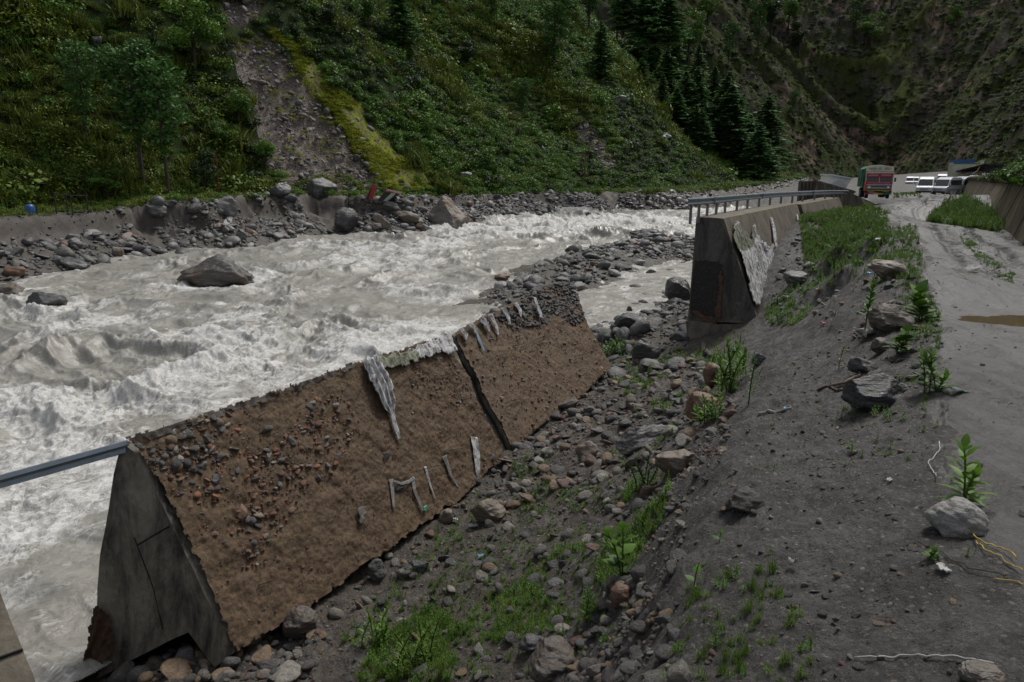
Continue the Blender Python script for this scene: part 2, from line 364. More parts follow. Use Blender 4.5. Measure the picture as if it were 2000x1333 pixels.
def near(x, y):
    x = np.asarray(x, float); y = np.asarray(y, float)
    z = near_base(x, y); rd = in_poly(x, y, ROAD_W).astype(float)
    low = sstep(-2.5, -4.5, z)
    rough = (1-rd)*(.5+.5*sstep(0, -1.5, z))
    z = z+rough*(.16*fbm(x*.6, y*.6, 0, 3, 3)+.12*fbm(x*1.9, y*1.9, 0, 5, 5, .6))+(1-rd)*(.03*fbm(x*8, y*8, 0, 4, 9, .6)+.05*(ridged(x*1.1, y*1.1, 0, 4, 12)-.5))
    z = z+rd*(.04*fbm(x*.7, y*.7, 0, 3, 31)+.022*fbm(x*4, y*2.5, 0, 5, 33, .6))
    w = .12*fbm(x*.25, y*.25, 0, 2, 40)
    z = z-.16*np.exp(-(pdist(x, y, TRENCH)[0]/.3)**2)
    for off, a in ((0, 1), (1.75, 1), (-1.4, .5), (3.4, .6), (4.9, .5), (.5, .4)):
        d = track_d(x, y, off+w*6); z = z-rd*a*.1*np.exp(-(d/.2)**2)+rd*a*.025*np.exp(-((np.abs(d)-.36)/.11)**2)
    for i, (p, a, b) in enumerate(PUD):
        xw = x+.75*fbm(x*.9, y*.9, 0, 4, 45, .6); yw = y+.5*fbm(x*.9, y*.9, 0, 4, 46, .6); q = ((xw-p.x)/a)**2+((yw-p.y)/b)**2; m = np.exp(-(q*.3)**4); z = z*(1-m)+(PZ[i]+.06*(z-PZ[i]))*m; z = z-.12*np.exp(-q*.75)
    return z

# far bank and the wooded hillside
EDGE_PX = [(-400,640),(-200,590),(0,548),(100,528),(230,505),(330,492),(480,482),(560,465),(650,455),(760,456),(850,450),(915,432),(1000,424),(1100,414),(1200,408),(1340,411)]
EDGE = [(-95,5)]+[tuple(rz(a, b).xy) for a, b in EDGE_PX]+[(52,158),(80,205),(118,280),(150,380)]
HILL = [(-130,20),(-75,58),(-53,73),(-40,90),(-29,100),(-17,109),(-4,127),(10,143),(26,158),(46,184),(76,235),(104,288),(116,335),(104,400),(70,520),(30,700)]
def pdist(x, y, poly):
    """signed distance (positive to the left of the polyline) and arc length"""
    best = np.full(x.shape, 1e18); sg = np.zeros(x.shape); al = np.zeros(x.shape); acc = 0
    for (x0, y0), (x1, y1) in zip(poly[:-1], poly[1:]):
        dx, dy = x1-x0, y1-y0; L2 = dx*dx+dy*dy; t = np.clip(((x-x0)*dx+(y-y0)*dy)/L2, 0, 1)
        ex, ey = x-(x0+t*dx), y-(y0+t*dy); d = ex*ex+ey*ey; m = d < best
        cr = dx*(y-y0)-dy*(x-x0)
        best = np.where(m, d, best); sg = np.where(m, np.sign(cr), sg); al = np.where(m, acc+t*math.sqrt(L2), al); acc += math.sqrt(L2)
    return np.sqrt(best)*sg, al
def far(x, y, detail=True):
    x = np.asarray(x, float); y = np.asarray(y, float)
    d, al = pdist(x, y, EDGE); px = project(x, y, 0*x-2)[0]
    dw = d+1.6*fbm(x*.12, y*.12, 0, 3, 61)+.5*fbm(x*.6, y*.6, 0, 3, 62)
    dw = np.where(px < 260, d+.3*fbm(x*.3, y*.3, 0, 3, 62), dw)
    top = np.interp(px, [-300, 0, 235, 300, 540, 800, 1000, 1250, 1500], [3.9, 3.95, 4.0, 4.5, 4.6, 3.7, 3.0, 2.7, 2.6])
    z = riv(y)+np.interp(dw, [-15, -1, 0, 3.6, 5.0], [-4, -.5, -.05, 1.6, 2.1])+(top-2.1)*sstep(5.0, 6.2, dw)
    z = z+np.where(px > 235, .9, .3)*(ridged(x*.5, y*.5, 0, 5, 68, .6)-.4)*sstep(1, 4, dw)*sstep(12, 7, dw)
    z = z+.35*fbm(x*.35, y*.35, 0, 3, 66)*sstep(7, 11, dw)*np.where(px < 240, .25, 1)
    h, ah = pdist(x, y, HILL); h = h+5*fbm(x*.03, y*.03, 0, 2, 70)*sstep(0, 30, np.abs(h))
    hp = np.maximum(h, 0)
    sl = np.interp(x, [-60, 0, 60, 110], [.92, .84, .9, 1.05])
    z = z+sl*hp-1.2*(1-np.exp(-hp/3))
    k = sstep(0, 18, hp)
    z = z+k*(7*fbm(x*.022, y*.022, 0, 3, 71)+3.0*fbm((x+.5*y)*.06, (y-.5*x)*.03, 0, 4, 73)+.9*fbm(x*.25, y*.25, 0, 3, 75))
    return z

# the two far mountains
MB_BASE = [(-250,330),(60,342),(120,362),(190,430),(262,520)]
MC_BASE = [(262,520),(235,400),(196,270),(170,190),(150,110),(170,20)]
def mount(x, y):
    x = np.asarray(x, float); y = np.asarray(y, float)
    b, ab = pdist(x, y, MB_BASE); c, ac = pdist(x, y, MC_BASE)
    wx = x+16*fbm(x*.012, y*.012, 0, 3, 81); wy = y+16*fbm(x*.012, y*.012, 0, 3, 82)
    r1 = ridged((wx*.30+wy*.95)*.026, (wx*.95-wy*.3)*.0042, 0, 5, 84, .55)
    r2 = ridged((-wx*.45+wy*.9)*.022, (wx*.9+wy*.45)*.0045, 0, 5, 88, .55)
    hb = np.maximum(b, 0); hc = np.maximum(c, 0)
    zb = 1.12*hb+sstep(0, 25, hb)*(r1-.25)*24; zc = 1.12*hc+sstep(0, 25, hc)*(r2-.25)*24
    z = np.maximum(zb, zc); r = np.where(zb > zc, r1, r2)
    z = z+1.0+sstep(0, 15, z)*(4.5*fbm(x*.05, y*.05, 0, 4, 92)+1.2*ridged(x*.2, y*.2, 0, 3, 94))
    return z, r

def march(px, py, fn, t0=2, t1=900, n=900):
    d = ray(px, py); t = np.geomspace(t0, t1, n); z = CAMZ+d.z*t; h = fn(d.x*t, d.y*t); w = np.where(z < h)[0]
    if len(w) == 0: return None
    i = w[0]
    if i == 0: return Vector((d.x*t[0], d.y*t[0], float(h[0])))
    a0, a1 = z[i-1]-h[i-1], h[i]-z[i]; f = a0/(a0+a1+1e-9); tt = t[i-1]+(t[i]-t[i-1])*f
    return Vector((d.x*tt, d.y*tt, CAMZ+d.z*tt))
def hitN(px, py): 
    p = march(px, py, near, 2, 130, 500); return p if p is not None else G(px, py, 0)
def hitF(px, py): 
    p = march(px, py, far, 40, 700, 500); return p if p is not None else Y(px, py, 150)
def hitM(px, py): 
    p = march(px, py, lambda x, y: mount(x, y)[0], 150, 1500, 500); return p
def nz(x, y): return float(near(np.array([x]), np.array([y]))[0])
def fz(x, y): return float(far(np.array([x]), np.array([y]))[0])

def fan(azs, rs):
    A, Rr = np.meshgrid(np.tan(azs), rs, indexing='ij'); return A*Rr, Rr   # equal-distance rows are lines of constant y
# ------------------------------------------------------------------ river
FX, FY = .42, .907
BUMPS = [ # pixel x, pixel y, width, height, foam : standing waves and holes
 (60,700,4.0,.55,0),(200,705,2.6,.5,0),(120,745,3.2,-.45,1),(260,760,2.6,-.3,1),(380,700,2.2,.35,.2),(480,655,1.8,.3,1),(430,690,1.8,-.25,1),(560,690,1.8,.3,1),(300,610,2.4,.35,.4),
 (620,640,2.2,.45,0),(690,590,2.6,.45,.2),(560,600,2,.3,.5),(640,510,3,.45,.3),(700,470,3,.35,.6),(600,560,2.5,.3,.6),(100,580,2.4,.4,.9),(500,540,2.2,.35,.9),(150,860,1.3,.28,.6),(90,960,1.4,.35,.9),(60,1010,1.2,-.2,1),(150,1130,1.1,.25,.3),(250,850,1.6,.25,.7),
 (800,540,3,.35,.5),(900,500,3.5,.4,.5),(980,460,4,.45,.8),(1100,440,5,.5,.8),(1010,430,5,.6,1),(1250,432,5,.6,1),(1180,425,5,.6,.9),(880,470,3,.35,.6),(350,560,2,-.3,.6),(760,660,2,.3,.8),(700,640,1.6,.25,.9),(880,620,2,.25,.5)]
FOAMROCK = [(500,540,2.0),(470,560,1.5),(380,562,1.5),(110,600,1.4),(80,612,1.3),(930,440,4),(900,455,3),(1175,430,3),(1240,432,3)]
az = np.radians(np.linspace(-58, 30, 1080)); rr = np.geomspace(6.0, 320, 1150)
WX, WY = fan(az, rr)
def water_fields(x, y):
    s = x*FX+y*FY; n = x*FY-y*FX
    q1 = 1.6*fbm(x*.22, y*.22, 0, 3, 301); q2 = 1.6*fbm(x*.22, y*.22, 0, 3, 302); qs = s+q1; qn = n+q2
    turb = .5+.6*sstep(-.35, .4, fbm(s*.045, n*.07, 0, 2, 300))
    a = ridged(qs*.24, qn*.17, 0, 2, 303, .5); b = ridged(qs*.62, qn*.45, 0, 3, 307, .5); c = fbm(qs*2.6, qn*2.2, 0, 3, 311); f4 = ridged(qs*1.7, qn*1.15, 0, 4, 315, .55)
    z = turb*(.95*(a-.4)+.55*(b-.4)*(.4+sstep(-.1, .9, a))+.11*(f4-.4)+.05*c)*np.interp(y, [8, 25, 60, 110], [.5, .8, 1.15, 1.0])
    # foam rides the crests and trails down-current of them
    a2 = ridged((qs+1.1)*.24, qn*.17, 0, 2, 303, .5)
    foam = .62*sstep(.25, .9, a2)+.42*sstep(.3, .85, b)*sstep(-.1, .5, a)+.35*sstep(.35, .9, f4)
    foam = foam*turb+.75*sstep(-.05, .5, fbm(s*.09+5, n*.15, 0, 3, 320))-.6-.2*sstep(30, 14, y)
    for px, py, w, h, fo in BUMPS:
        p = rz(px, py); ds = (x-p.x)*FX+(y-p.y)*FY; dn = (x-p.x)*FY-(y-p.y)*FX
        g = np.exp(-(ds/(w*.7))**2-(dn/(w*1.2))**2); z = z+.6*h*g*(.8+.4*vn(x*1.3, y*1.3, 0, 330))
        g2 = np.exp(-((ds+w*.9)/(w*1.4))**2-(dn/(w*1.5))**2); foam = foam+fo*.62*g2-(.7*g if fo < .3 else 0)
        z = z+fo*g2*.14*(ridged(x*1.5, y*1.5, 0, 4, 333, .6)-.3)
    for px, py, w in FOAMROCK:            # white water piled against the boulders
        p = rz(px, py); d2 = ((x-p.x)/w)**2+((y-p.y)/w)**2; g = np.exp(-d2); foam = foam+.9*g; z = z+.18*g*(ridged(x*1.8, y*1.8, 0, 3, 340)-.2)
    dN = near_base(x, y)-riv(y); sh = sstep(-.3, .0, dN)*(x > -2)*(y > 26)*.7; calm = sh
    dE_ = pdist(x, y, EDGE)[0]; cb = sstep(-5, -1, dE_)*.45*(y < 90)
    ch = in_poly(*project(x, y, riv(y)), [(1120,570),(1250,535),(1360,505),(1450,500),(1450,600),(1250,640),(1130,660)])
    calm = np.clip(calm+cb+ch*1.0, 0, 1); foam = foam*(1-.7*ch)
    z = z*(1-.9*calm)+calm*.02*c-.03*calm; foam = foam*(1-.85*calm)
    return z, np.clip(foam, -.3, 1.4)
wz, wf = water_fields(WX, WY)
V = np.stack([WX, WY, riv(WY)+wz], -1).reshape(-1, 3); F = grid_faces(len(az), len(rr))[:, ::-1]; c = V[F].mean(1)
nb_ = near_base(c[:, 0], c[:, 1])
rs_ = (c[:, 0]+7.1)*(29.6-12.26)-(c[:, 1]-12.26)*(2.1+7.1) > 4
keep = (nb_ < riv(c[:, 1])+.9) & ~((c[:, 0] > .415*c[:, 1]) & (c[:, 1] > 50)) & ~(rs_ & (c[:, 1] < 30)) & ~((c[:, 0] > -7.3) & (c[:, 1] < 12.3)) & (pdist(c[:, 0], c[:, 1], EDGE)[0] < 4)
def m_water():
    n = NT('river_water'); o = n.obj; fo = n.attr('foam')
    w1 = n.mp(o, (1, 1, .6), (0, 0, math.radians(25)))
    w1 = n.mp(w1, (1.35, .8, 1))
    warp = n.n('TexNoise'); n.l(w1, warp.inputs['Vector']); warp.inputs['Scale'].default_value = .55; warp.inputs['Detail'].default_value = 5; warp.inputs['Roughness'].default_value = .6
    wv = n.n('VectorMath', operation='MULTIPLY_ADD'); n.l(warp.outputs['Color'], wv.inputs[0]); wv.inputs[1].default_value = (2.2, 2.2, 0); n.l(w1, wv.inputs[2]); w = wv.outputs[0]
    def lace(sc_, wd, det=4):            # thin bright filaments where the folded noise crosses its middle
        f = n.noise(w, sc_, det, .55, .3); return n.ramp(n.math('ABSOLUTE', n.math('SUBTRACT', f, .5)), [(0, 1), (wd, 0)])
    l0 = lace(.42, .03, 7); l1 = lace(.95, .04, 5); l2 = lace(2.3, .05); l3 = lace(5.5, .06)
    patch_ = n.noise(w, .75, 10, .72, .2); pf = n.math('ADD', fo, n.math('MULTIPLY', n.math('SUBTRACT', patch_, .5), 3.2))
    dense = n.ramp(pf, [(.52, 0), (.64, .85), (.9, 1)]); br = n.ramp(n.noise(w, 5, 9, .8, .3), [(.4, 0), (.58, 1)])
    dense = n.math('MULTIPLY', dense, n.math('ADD', n.math('MULTIPLY', br, .8), .16))
    lc = n.math('MAXIMUM', n.math('MAXIMUM', n.math('MULTIPLY', l0, .95), n.math('MULTIPLY', l1, .9)), n.math('MAXIMUM', n.math('MULTIPLY', l2, .8), n.math('MULTIPLY', l3, .5)))
    lm = n.ramp(pf, [(.0, .12), (.4, 1)])
    foam = n.math('MAXIMUM', dense, n.math('MULTIPLY', lc, lm), clamp=True)
    murk = n.mix(n.ramp(n.noise(w, .5, 6, .65), [(.35, 0), (.65, 1)]), (.18, .172, .152), (.26, .25, .225))
    col = n.mix(foam, murk, (.6, .6, .59))
    h = n.math('ADD', n.noise(w, 1.9, 7, .6, .2), n.math('MULTIPLY', foam, .22)); nb = n.bump(h, .6, .16); nb = n.bump(n.noise(w, 7, 4, .5, .2), .25, .02, nb)
    return n.done(col, n.math('ADD', .34, n.math('MULTIPLY', foam, .5)), nb, .5)
M_water = m_water()
tag(obj('river', sub_mesh('river', V, F, keep, [M_water], {'foam': wf})), kind='structure')

# ------------------------------------------------------------------ materials of the setting
M_silt = m_soil('grey_silt', (.07, .067, .064), (.095, .09, .085), (.05, .048, .046), .55, .72, .08)
def m_road():
    n = NT('wet_mud_road'); o = n.obj; st = n.mp(o, (3.2, .55, 1), (0, 0, math.radians(-20)))
    big = n.noise(o, .35, 6, .65); lane = n.noise(st, .55, 7, .68, .5); mid = n.noise(o, 3.5, 9, .72); fine = n.noise(o, 30, 7, .72)
    c = n.mix(n.ramp(big, [(.35, 0), (.65, 1)]), (.052, .052, .054), (.083, .082, .084)); c = n.mix(n.ramp(lane, [(.42, 0), (.6, .8)]), c, (.052, .05, .049))
    ru = n.attr('rut'); c = n.mix(n.math('MULTIPLY', ru, .65, clamp=True), c, (.04, .037, .034))
    c = n.mix(n.ramp(mid, [(.42, .7), (.56, 0)]), c, (.036, .034, .032)); c = n.mix(n.ramp(fine, [(.35, .5), (.55, 0)]), c, (.04, .038, .037))
    c = n.mix(n.math('MULTIPLY', n.math('LESS_THAN', n.voro(o, 26), .15), .5), c, (.24, .235, .23))
    nb = n.bump(n.math('ADD', n.math('MULTIPLY', lane, .6), mid), 1, .07); nb = n.bump(fine, .6, .012, nb)
    return n.done(c, n.math('SUBTRACT', n.ramp(lane, [(.4, .6), (.56, .28)]), n.math('MULTIPLY', ru, .22), clamp=True), nb, .5)
M_road = m_road()
M_brown = m_soil('brown_soil', (.14, .09, .05), (.18, .125, .07), (.075, .046, .027), .6, .8, .05, 1.6)
M_bankdirt = m_soil('bank_dirt', (.1, .085, .072), (.075, .066, .058), (.045, .04, .036), .6, .8, 0, .35)

def m_ground():
    n = NT('bank_ground'); o = n.obj; a = n.attr('low')
    big = n.noise(o, .5, 5, .6); mid = n.noise(o, 4, 9, .7); fine = n.noise(o, 30, 7, .72)
    c1 = n.mix(n.ramp(big, [(.35, 0), (.65, 1)]), (.068, .067, .067), (.1, .098, .096))
    c2 = n.mix(n.ramp(big, [(.35, 0), (.65, 1)]), (.088, .062, .036), (.115, .088, .058))
    col = n.mix(a, c1, c2); col = n.mix(n.ramp(mid, [(.4, 0), (.58, .9)]), col, (.036, .033, .03)); col = n.mix(n.ramp(n.noise(o, 1.3, 6, .7, .6), [(.5, 0), (.68, .7)]), col, (.135, .13, .122))
    col = n.mix(n.ramp(fine, [(.35, .7), (.6, 0)]), col, (.033, .031, .03))
    v = n.voro(o, 13); vc = n.voro(o, 13, out=1)
    pick = n.math('MULTIPLY', n.math('LESS_THAN', v, .26), n.math('GREATER_THAN', n.noise(o, 2.3, 3), .42))
    col = n.mix(n.math('MULTIPLY', pick, .85), col, n.ramp(vc, [(0, (.06, .055, .05)), (.4, (.16, .14, .12)), (.7, (.1, .09, .085)), (1, (.3, .28, .25))]))
    col = n.mix(n.math('MULTIPLY', n.math('LESS_THAN', n.voro(o, 60), .17), .5), col, (.34, .33, .31))
    h = n.math('ADD', n.math('MULTIPLY', mid, .65), n.math('MULTIPLY', fine, .35)); nb = n.bump(h, 1, .12)
    nb = n.bump(n.math('SUBTRACT', .28, v, clamp=True), .7, .05, nb)
    return n.done(col, n.ramp(big, [(.3, .5), (.7, .8)]), nb, .35)
M_ground = m_ground()

# near bank: one sheet, the road cut out of it as its own surface
azs = np.concatenate([np.radians(np.linspace(-78, -42, 60, endpoint=False)), np.radians(np.linspace(-42, 42, 900, endpoint=False)), np.radians(np.linspace(42, 66, 60))])
rs = np.concatenate([np.linspace(-8, 2.4, 30, endpoint=False), np.geomspace(2.4, 60, 760, endpoint=False), np.geomspace(60, 420, 140)])
A_, R_ = np.meshgrid(np.tan(azs), rs, indexing='ij'); X_ = A_*np.maximum(R_, 2.4+0*R_); X_ = np.where(R_ < 2.4, A_*2.4*3, A_*R_); 
X_ = np.where(R_ < 2.4, A_*(2.4+(2.4-R_)*.6), X_)
Z_ = near(X_, R_)
dm = np.maximum(0, pdist(X_, R_, [(23.4,-20)]+WALL_R+[(80,130),(140,250)])[0]*-1)     # land behind the right wall
Z_ = Z_+sstep(.5, 1.5, dm)*(2.2-np.clip(near_base(X_, R_)-.3, 0, 3))*sstep(115, 100, R_)
V = np.stack([X_, R_, Z_], -1).reshape(-1, 3); F = grid_faces(len(azs), len(rs))[:, ::-1]
cx = V[F].mean(1); inroad = in_poly(cx[:, 0]+.7*fbm(cx[:, 0]*1.1, cx[:, 1]*1.1, 0, 5, 5, .65), cx[:, 1], ROAD_W)
under = (cx[:, 2] < riv(cx[:, 1])-1.2)
low = sstep(-2.2, -4.2, V[:, 2])*.8
tag(obj('ground', sub_mesh('ground', V, F, ~inroad & ~under, [M_ground], {'low': low})), kind='structure')
tag(obj('road', sub_mesh('road', V, F, inroad, [M_road], {'rut': ruts(V[:, 0], V[:, 1])})), kind='structure')
ROADZ = .0

# ---- hillside materials
def m_hill():
    n = NT('hillside'); o = n.obj
    sc_ = n.attr('scar'); mo = n.attr('moss')
    f1 = n.noise(o, .12, 6, .6); f2 = n.noise(n.mp(o, (1, 1, .5)), 1.1, 8, .7); f3 = n.noise(o, 5, 6, .7)
    g = n.mix(n.ramp(f1, [(.35, 0), (.65, 1)]), (.022, .048, .008), (.045, .08, .012))
    g = n.mix(n.ramp(f2, [(.4, 0), (.65, .8)]), g, (.018, .024, .008)); g = n.mix(n.ramp(f3, [(.4, .75), (.56, 0)]), g, (.012, .018, .006)); g = n.mix(n.ramp(f2, [(.68, 0), (.76, .6)]), g, (.09, .08, .06))
    t = n.mix(n.ramp(f2, [(.35, 0), (.65, 1)]), (.29, .24, .215), (.44, .385, .35))
    t = n.mix(n.ramp(f3, [(.38, .7), (.55, 0)]), t, (.1, .085, .075))
    v = n.voro(o, 1.7); t = n.mix(n.math('MULTIPLY', n.math('LESS_THAN', v, .28), .8), t, n.ramp(n.voro(o, 1.7, out=1), [(0, (.09, .085, .08)), (1, (.33, .32, .31))]))
    y = n.mix(n.ramp(f3, [(.42, 0), (.58, 1)]), (.16, .19, .014), (.27, .3, .025)); y = n.mix(n.ramp(f2, [(.46, 0), (.56, .9)]), y, (.12, .1, .085))
    c = n.mix(sc_, g, t); c = n.mix(mo, c, y)
    nb = n.bump(n.math('ADD', f2, f3), 1, .5)
    return n.done(c, .9, nb, .15)
M_hill = m_hill()
SCAR = [(448,90),(500,74),(540,84),(575,130),(612,178),(656,235),(698,280),(730,330),(762,382),(700,382),(620,376),(536,370),(528,330),(508,280),(494,235),(478,180),(464,130)]
MOSS = [(520,60),(566,72),(612,126),(664,172),(716,226),(774,284),(816,316),(856,362),(790,372),(756,372),(722,330),(690,280),(650,235),(606,175),(575,130),(545,88)]
SOILP = [(1120,250),(1150,235),(1190,290),(1205,330),(1185,335),(1160,290)]
def grow(P, seed, amp, px, py): return in_poly(px+amp*fbm(px*.03, py*.03, 0, 5, seed, .65), py+amp*fbm(px*.03, py*.03, 0, 5, seed+1, .65), P)

az = np.radians(np.linspace(-52, 27, 620)); rr = np.geomspace(42, 640, 640)
HX, HY = fan(az, rr); HZ = far(HX, HY)
hpx, hpy = project(HX, HY, HZ); hd = pdist(HX, HY, HILL)[0]
scar = (grow(SCAR, 201, 14, hpx, hpy) & (hd > -6)).astype(float); moss = (grow(MOSS, 205, 20, hpx, hpy) & (hd > -4)).astype(float)
scar = np.maximum(scar, (grow(SOILP, 209, 10, hpx, hpy) & (hd > -4)).astype(float))
up = grow([(430,0),(520,0),(500,30),(470,50),(440,40)], 213, 8, hpx, hpy); scar = np.maximum(scar, up*1.0)
HZ = HZ-scar*1.4+scar*(.3*fbm(HX*.8, HY*.8, 0, 4, 215)+.9*ridged((HX+HY*.2)*.28, HY*.03, 0, 4, 217))
V = np.stack([HX, HY, HZ], -1).reshape(-1, 3); F = grid_faces(len(az), len(rr))[:, ::-1]; c = V[F].mean(1)
dE = pdist(c[:, 0], c[:, 1], EDGE)[0]; dH = pdist(c[:, 0], c[:, 1], HILL)[0]
bank = (dE < 7.2) | ((dH < -1) & (dE < 9)); keep = dE > -7
at = {'scar': scar, 'moss': moss}
tag(obj('hillside', sub_mesh('hillside', V, F, keep & ~bank, [M_hill], at)), kind='structure')
tag(obj('river_bank', sub_mesh('river_bank', V, F, keep & bank, [M_bankdirt], at)), kind='structure')

# ---- far mountains
def m_mount():
    n = NT('mountain'); o = n.obj; r = n.attr('ridge')
    f1 = n.noise(o, .035, 8, .68); f2 = n.noise(n.mp(o, (1, 1, .45)), .35, 10, .75)
    rock = n.mix(n.ramp(f2, [(.35, 0), (.65, 1)]), (.03, .027, .024), (.12, .105, .095))
    veg = n.mix(n.ramp(f2, [(.35, 0), (.6, 1)]), (.028, .04, .014), (.06, .075, .024))
    c = n.mix(n.ramp(f1, [(.42, 0), (.56, 1)]), rock, veg)
    rr_ = n.math('ADD', r, n.math('MULTIPLY', n.math('SUBTRACT', n.noise(o, .09, 6, .7), .5), 1.1))
    c = n.mix(n.ramp(rr_, [(.55, 0), (.8, .8)]), c, n.mix(n.ramp(f2, [(.4, 0), (.6, 1)]), (.05, .066, .014), (.1, .12, .026)))
    pk = n.math('MULTIPLY', n.ramp(n.noise(o, .025, 5, .6, .5), [(.57, 0), (.64, 1)]), n.ramp(f2, [(.42, 0), (.52, 1)]))
    c = n.mix(pk, c, (.24, .17, .14))
    nb = n.bump(f2, 1, 3.0)
    return n.done(c, .95, nb, .1)
az = np.radians(np.linspace(-14, 52, 760)); rr = np.geomspace(95, 1300, 700)
BX, BY = fan(az, rr); BZ, BR = mount(BX, BY)
V = np.stack([BX, BY, BZ], -1).reshape(-1, 3); F = grid_faces(len(az), len(rr))[:, ::-1]; c = V[F].mean(1)
keep = (np.maximum(pdist(c[:, 0], c[:, 1], MB_BASE)[0], pdist(c[:, 0], c[:, 1], MC_BASE)[0]) > -4) & (c[:, 2] < 430) & ~((pdist(c[:, 0], c[:, 1], HILL)[0] > 3) & (c[:, 1] < 330)) & (c[:, 0] > -220)
tag(obj('mountain', sub_mesh('mountain', V, F, keep, [m_mount()], {'ridge': BR})), kind='structure')
tag(obj('valley_floor', np_mesh('valley_floor', [(60, 250, -1.2), (420, 250, -1.2), (420, 900, -1.2), (60, 900, -1.2)], [(0, 1, 2, 3)], [M_bankdirt])), kind='structure')

# puddles lying in the road
mp_ = NT('puddle_water'); mpud = mp_.done(mp_.mix(mp_.noise(mp_.obj, 3, 4), (.085, .06, .035), (.115, .085, .052)), .06, mp_.bump(mp_.noise(mp_.obj, 6, 3), .04, .02), .6)
M_pud = mpud
for i, (p, a, b) in enumerate(PUD):
    gx, gy = np.meshgrid(np.linspace(p.x-2.2*a, p.x+2.2*a, 150), np.linspace(p.y-2.2*b, p.y+2.2*b, 110), indexing='ij'); zz = PZ[i]-.065
    gz = near(gx, gy); ok = (gz < zz+.012) & (((gx-p.x)/a)**2+((gy-p.y)/b)**2 < 3.2); Vp = np.stack([gx, gy, gx*0+zz], -1).reshape(-1, 3); Fp = grid_faces(150, 110)[:, ::-1]; kp = ok.ravel()[Fp].all(1)
    if kp.any(): tag(obj('puddle', sub_mesh('puddle', Vp, Fp, kp, [M_pud])), kind='structure')
# ------------------------------------------------------------------ fallen and standing river walls
M_conc = m_concrete('weathered_concrete', (.15, .135, .112), (.2, .18, .15), (.045, .042, .038), .8)
M_concd = m_concrete('damp_concrete', (.15, .135, .11), (.25, .225, .185), (.02, .018, .016), .7, (0, .45, 0), 1.18)
M_concs = m_concrete('stained_concrete', (.13, .115, .09), (.18, .15, .11), (.055, .048, .038), .75, (0, .25, 0), .8)
M_steel = m_plain('galvanised_steel', (.22, .26, .3), .38, .75, .15, 3, .1)
M_steeld = m_plain('dull_steel', (.2, .21, .22), .5, .6, .3, 4, .15)
M_rebar = m_plain('rusty_rebar', (.035, .024, .02), .8, 0, .4, 20)
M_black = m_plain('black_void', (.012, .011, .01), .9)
def m_cloth():
    n = NT('torn_geotextile'); o = n.obj
    f = n.noise(n.mp(o, (3, 3, .5)), 3, 7, .7, .5); g = n.noise(o, 1.1, 4, .6)
    c = n.mix(n.ramp(f, [(.4, 0), (.58, 1)]), (.12, .117, .112), (.55, .55, .56)); c = n.mix(n.ramp(n.attr('moss'), [(.4, 0), (.6, .75)]), c, n.mix(n.ramp(f, [(.4, 0), (.6, 1)]), (.035, .04, .015), (.16, .17, .08)))
    c = n.mix(n.ramp(g, [(.55, 0), (.75, .6)]), c, (.13, .115, .09))
    return n.done(c, .7, n.bump(f, .6, .03), .25)
M_cloth = m_cloth()
M_clothg = m_plain('grey_geotextile', (.23, .225, .215), .8, 0, .4, 14, .5)

def warp_rough(me, amp, sc_, seed):
    n = len(me.vertices); co = np.empty(n*3, np.float32); me.vertices.foreach_get('co', co); co = co.reshape(-1, 3).astype(float)
    for k in range(3): co[:, k] += amp*fbm(co[:, 0]*sc_+k*9, co[:, 1]*sc_, co[:, 2]*sc_+k*5+.01, 4, seed+k)
    me.vertices.foreach_set('co', co.astype(np.float32).ravel()); me.update()
def dense_prism(name, ring, off, mat, parent, nseg=60, cuts=5, amp=.025, sc_=3, seed=1, smooth=False):
    """ring of 3D points extruded, then subdivided and weathered"""
    bm = bmesh.new(); vs = [bm.verts.new(p) for p in ring]; f = bm.faces.new(vs)
    r = bmesh.ops.extrude_face_region(bm, geom=[f]); ex = [e for e in r['geom'] if isinstance(e, bmesh.types.BMVert)]
    
    if callable(off):
        for v in ex: v.co += off(v.co)
    else: bmesh.ops.translate(bm, vec=Vector(off), verts=ex)
    bmesh.ops.recalc_face_normals(bm, faces=bm.faces)
    bmesh.ops.triangulate(bm, faces=[f for f in bm.faces if len(f.verts) > 4])
    for _ in range(cuts):
        L = [e for e in bm.edges if e.calc_length() > .34]
        if not L: break
        bmesh.ops.subdivide_edges(bm, edges=L, cuts=1, use_grid_fill=True)
        bmesh.ops.triangulate(bm, faces=[f for f in bm.faces if len(f.verts) > 4])
    me = bpy.data.meshes.new(name); bm.to_mesh(me); bm.free(); warp_rough(me, amp, sc_, seed); me.materials.append(mat)
    return obj(name, me, parent)
def pip(poly, w): return in_poly(w[:, 0], w[:, 1], poly)
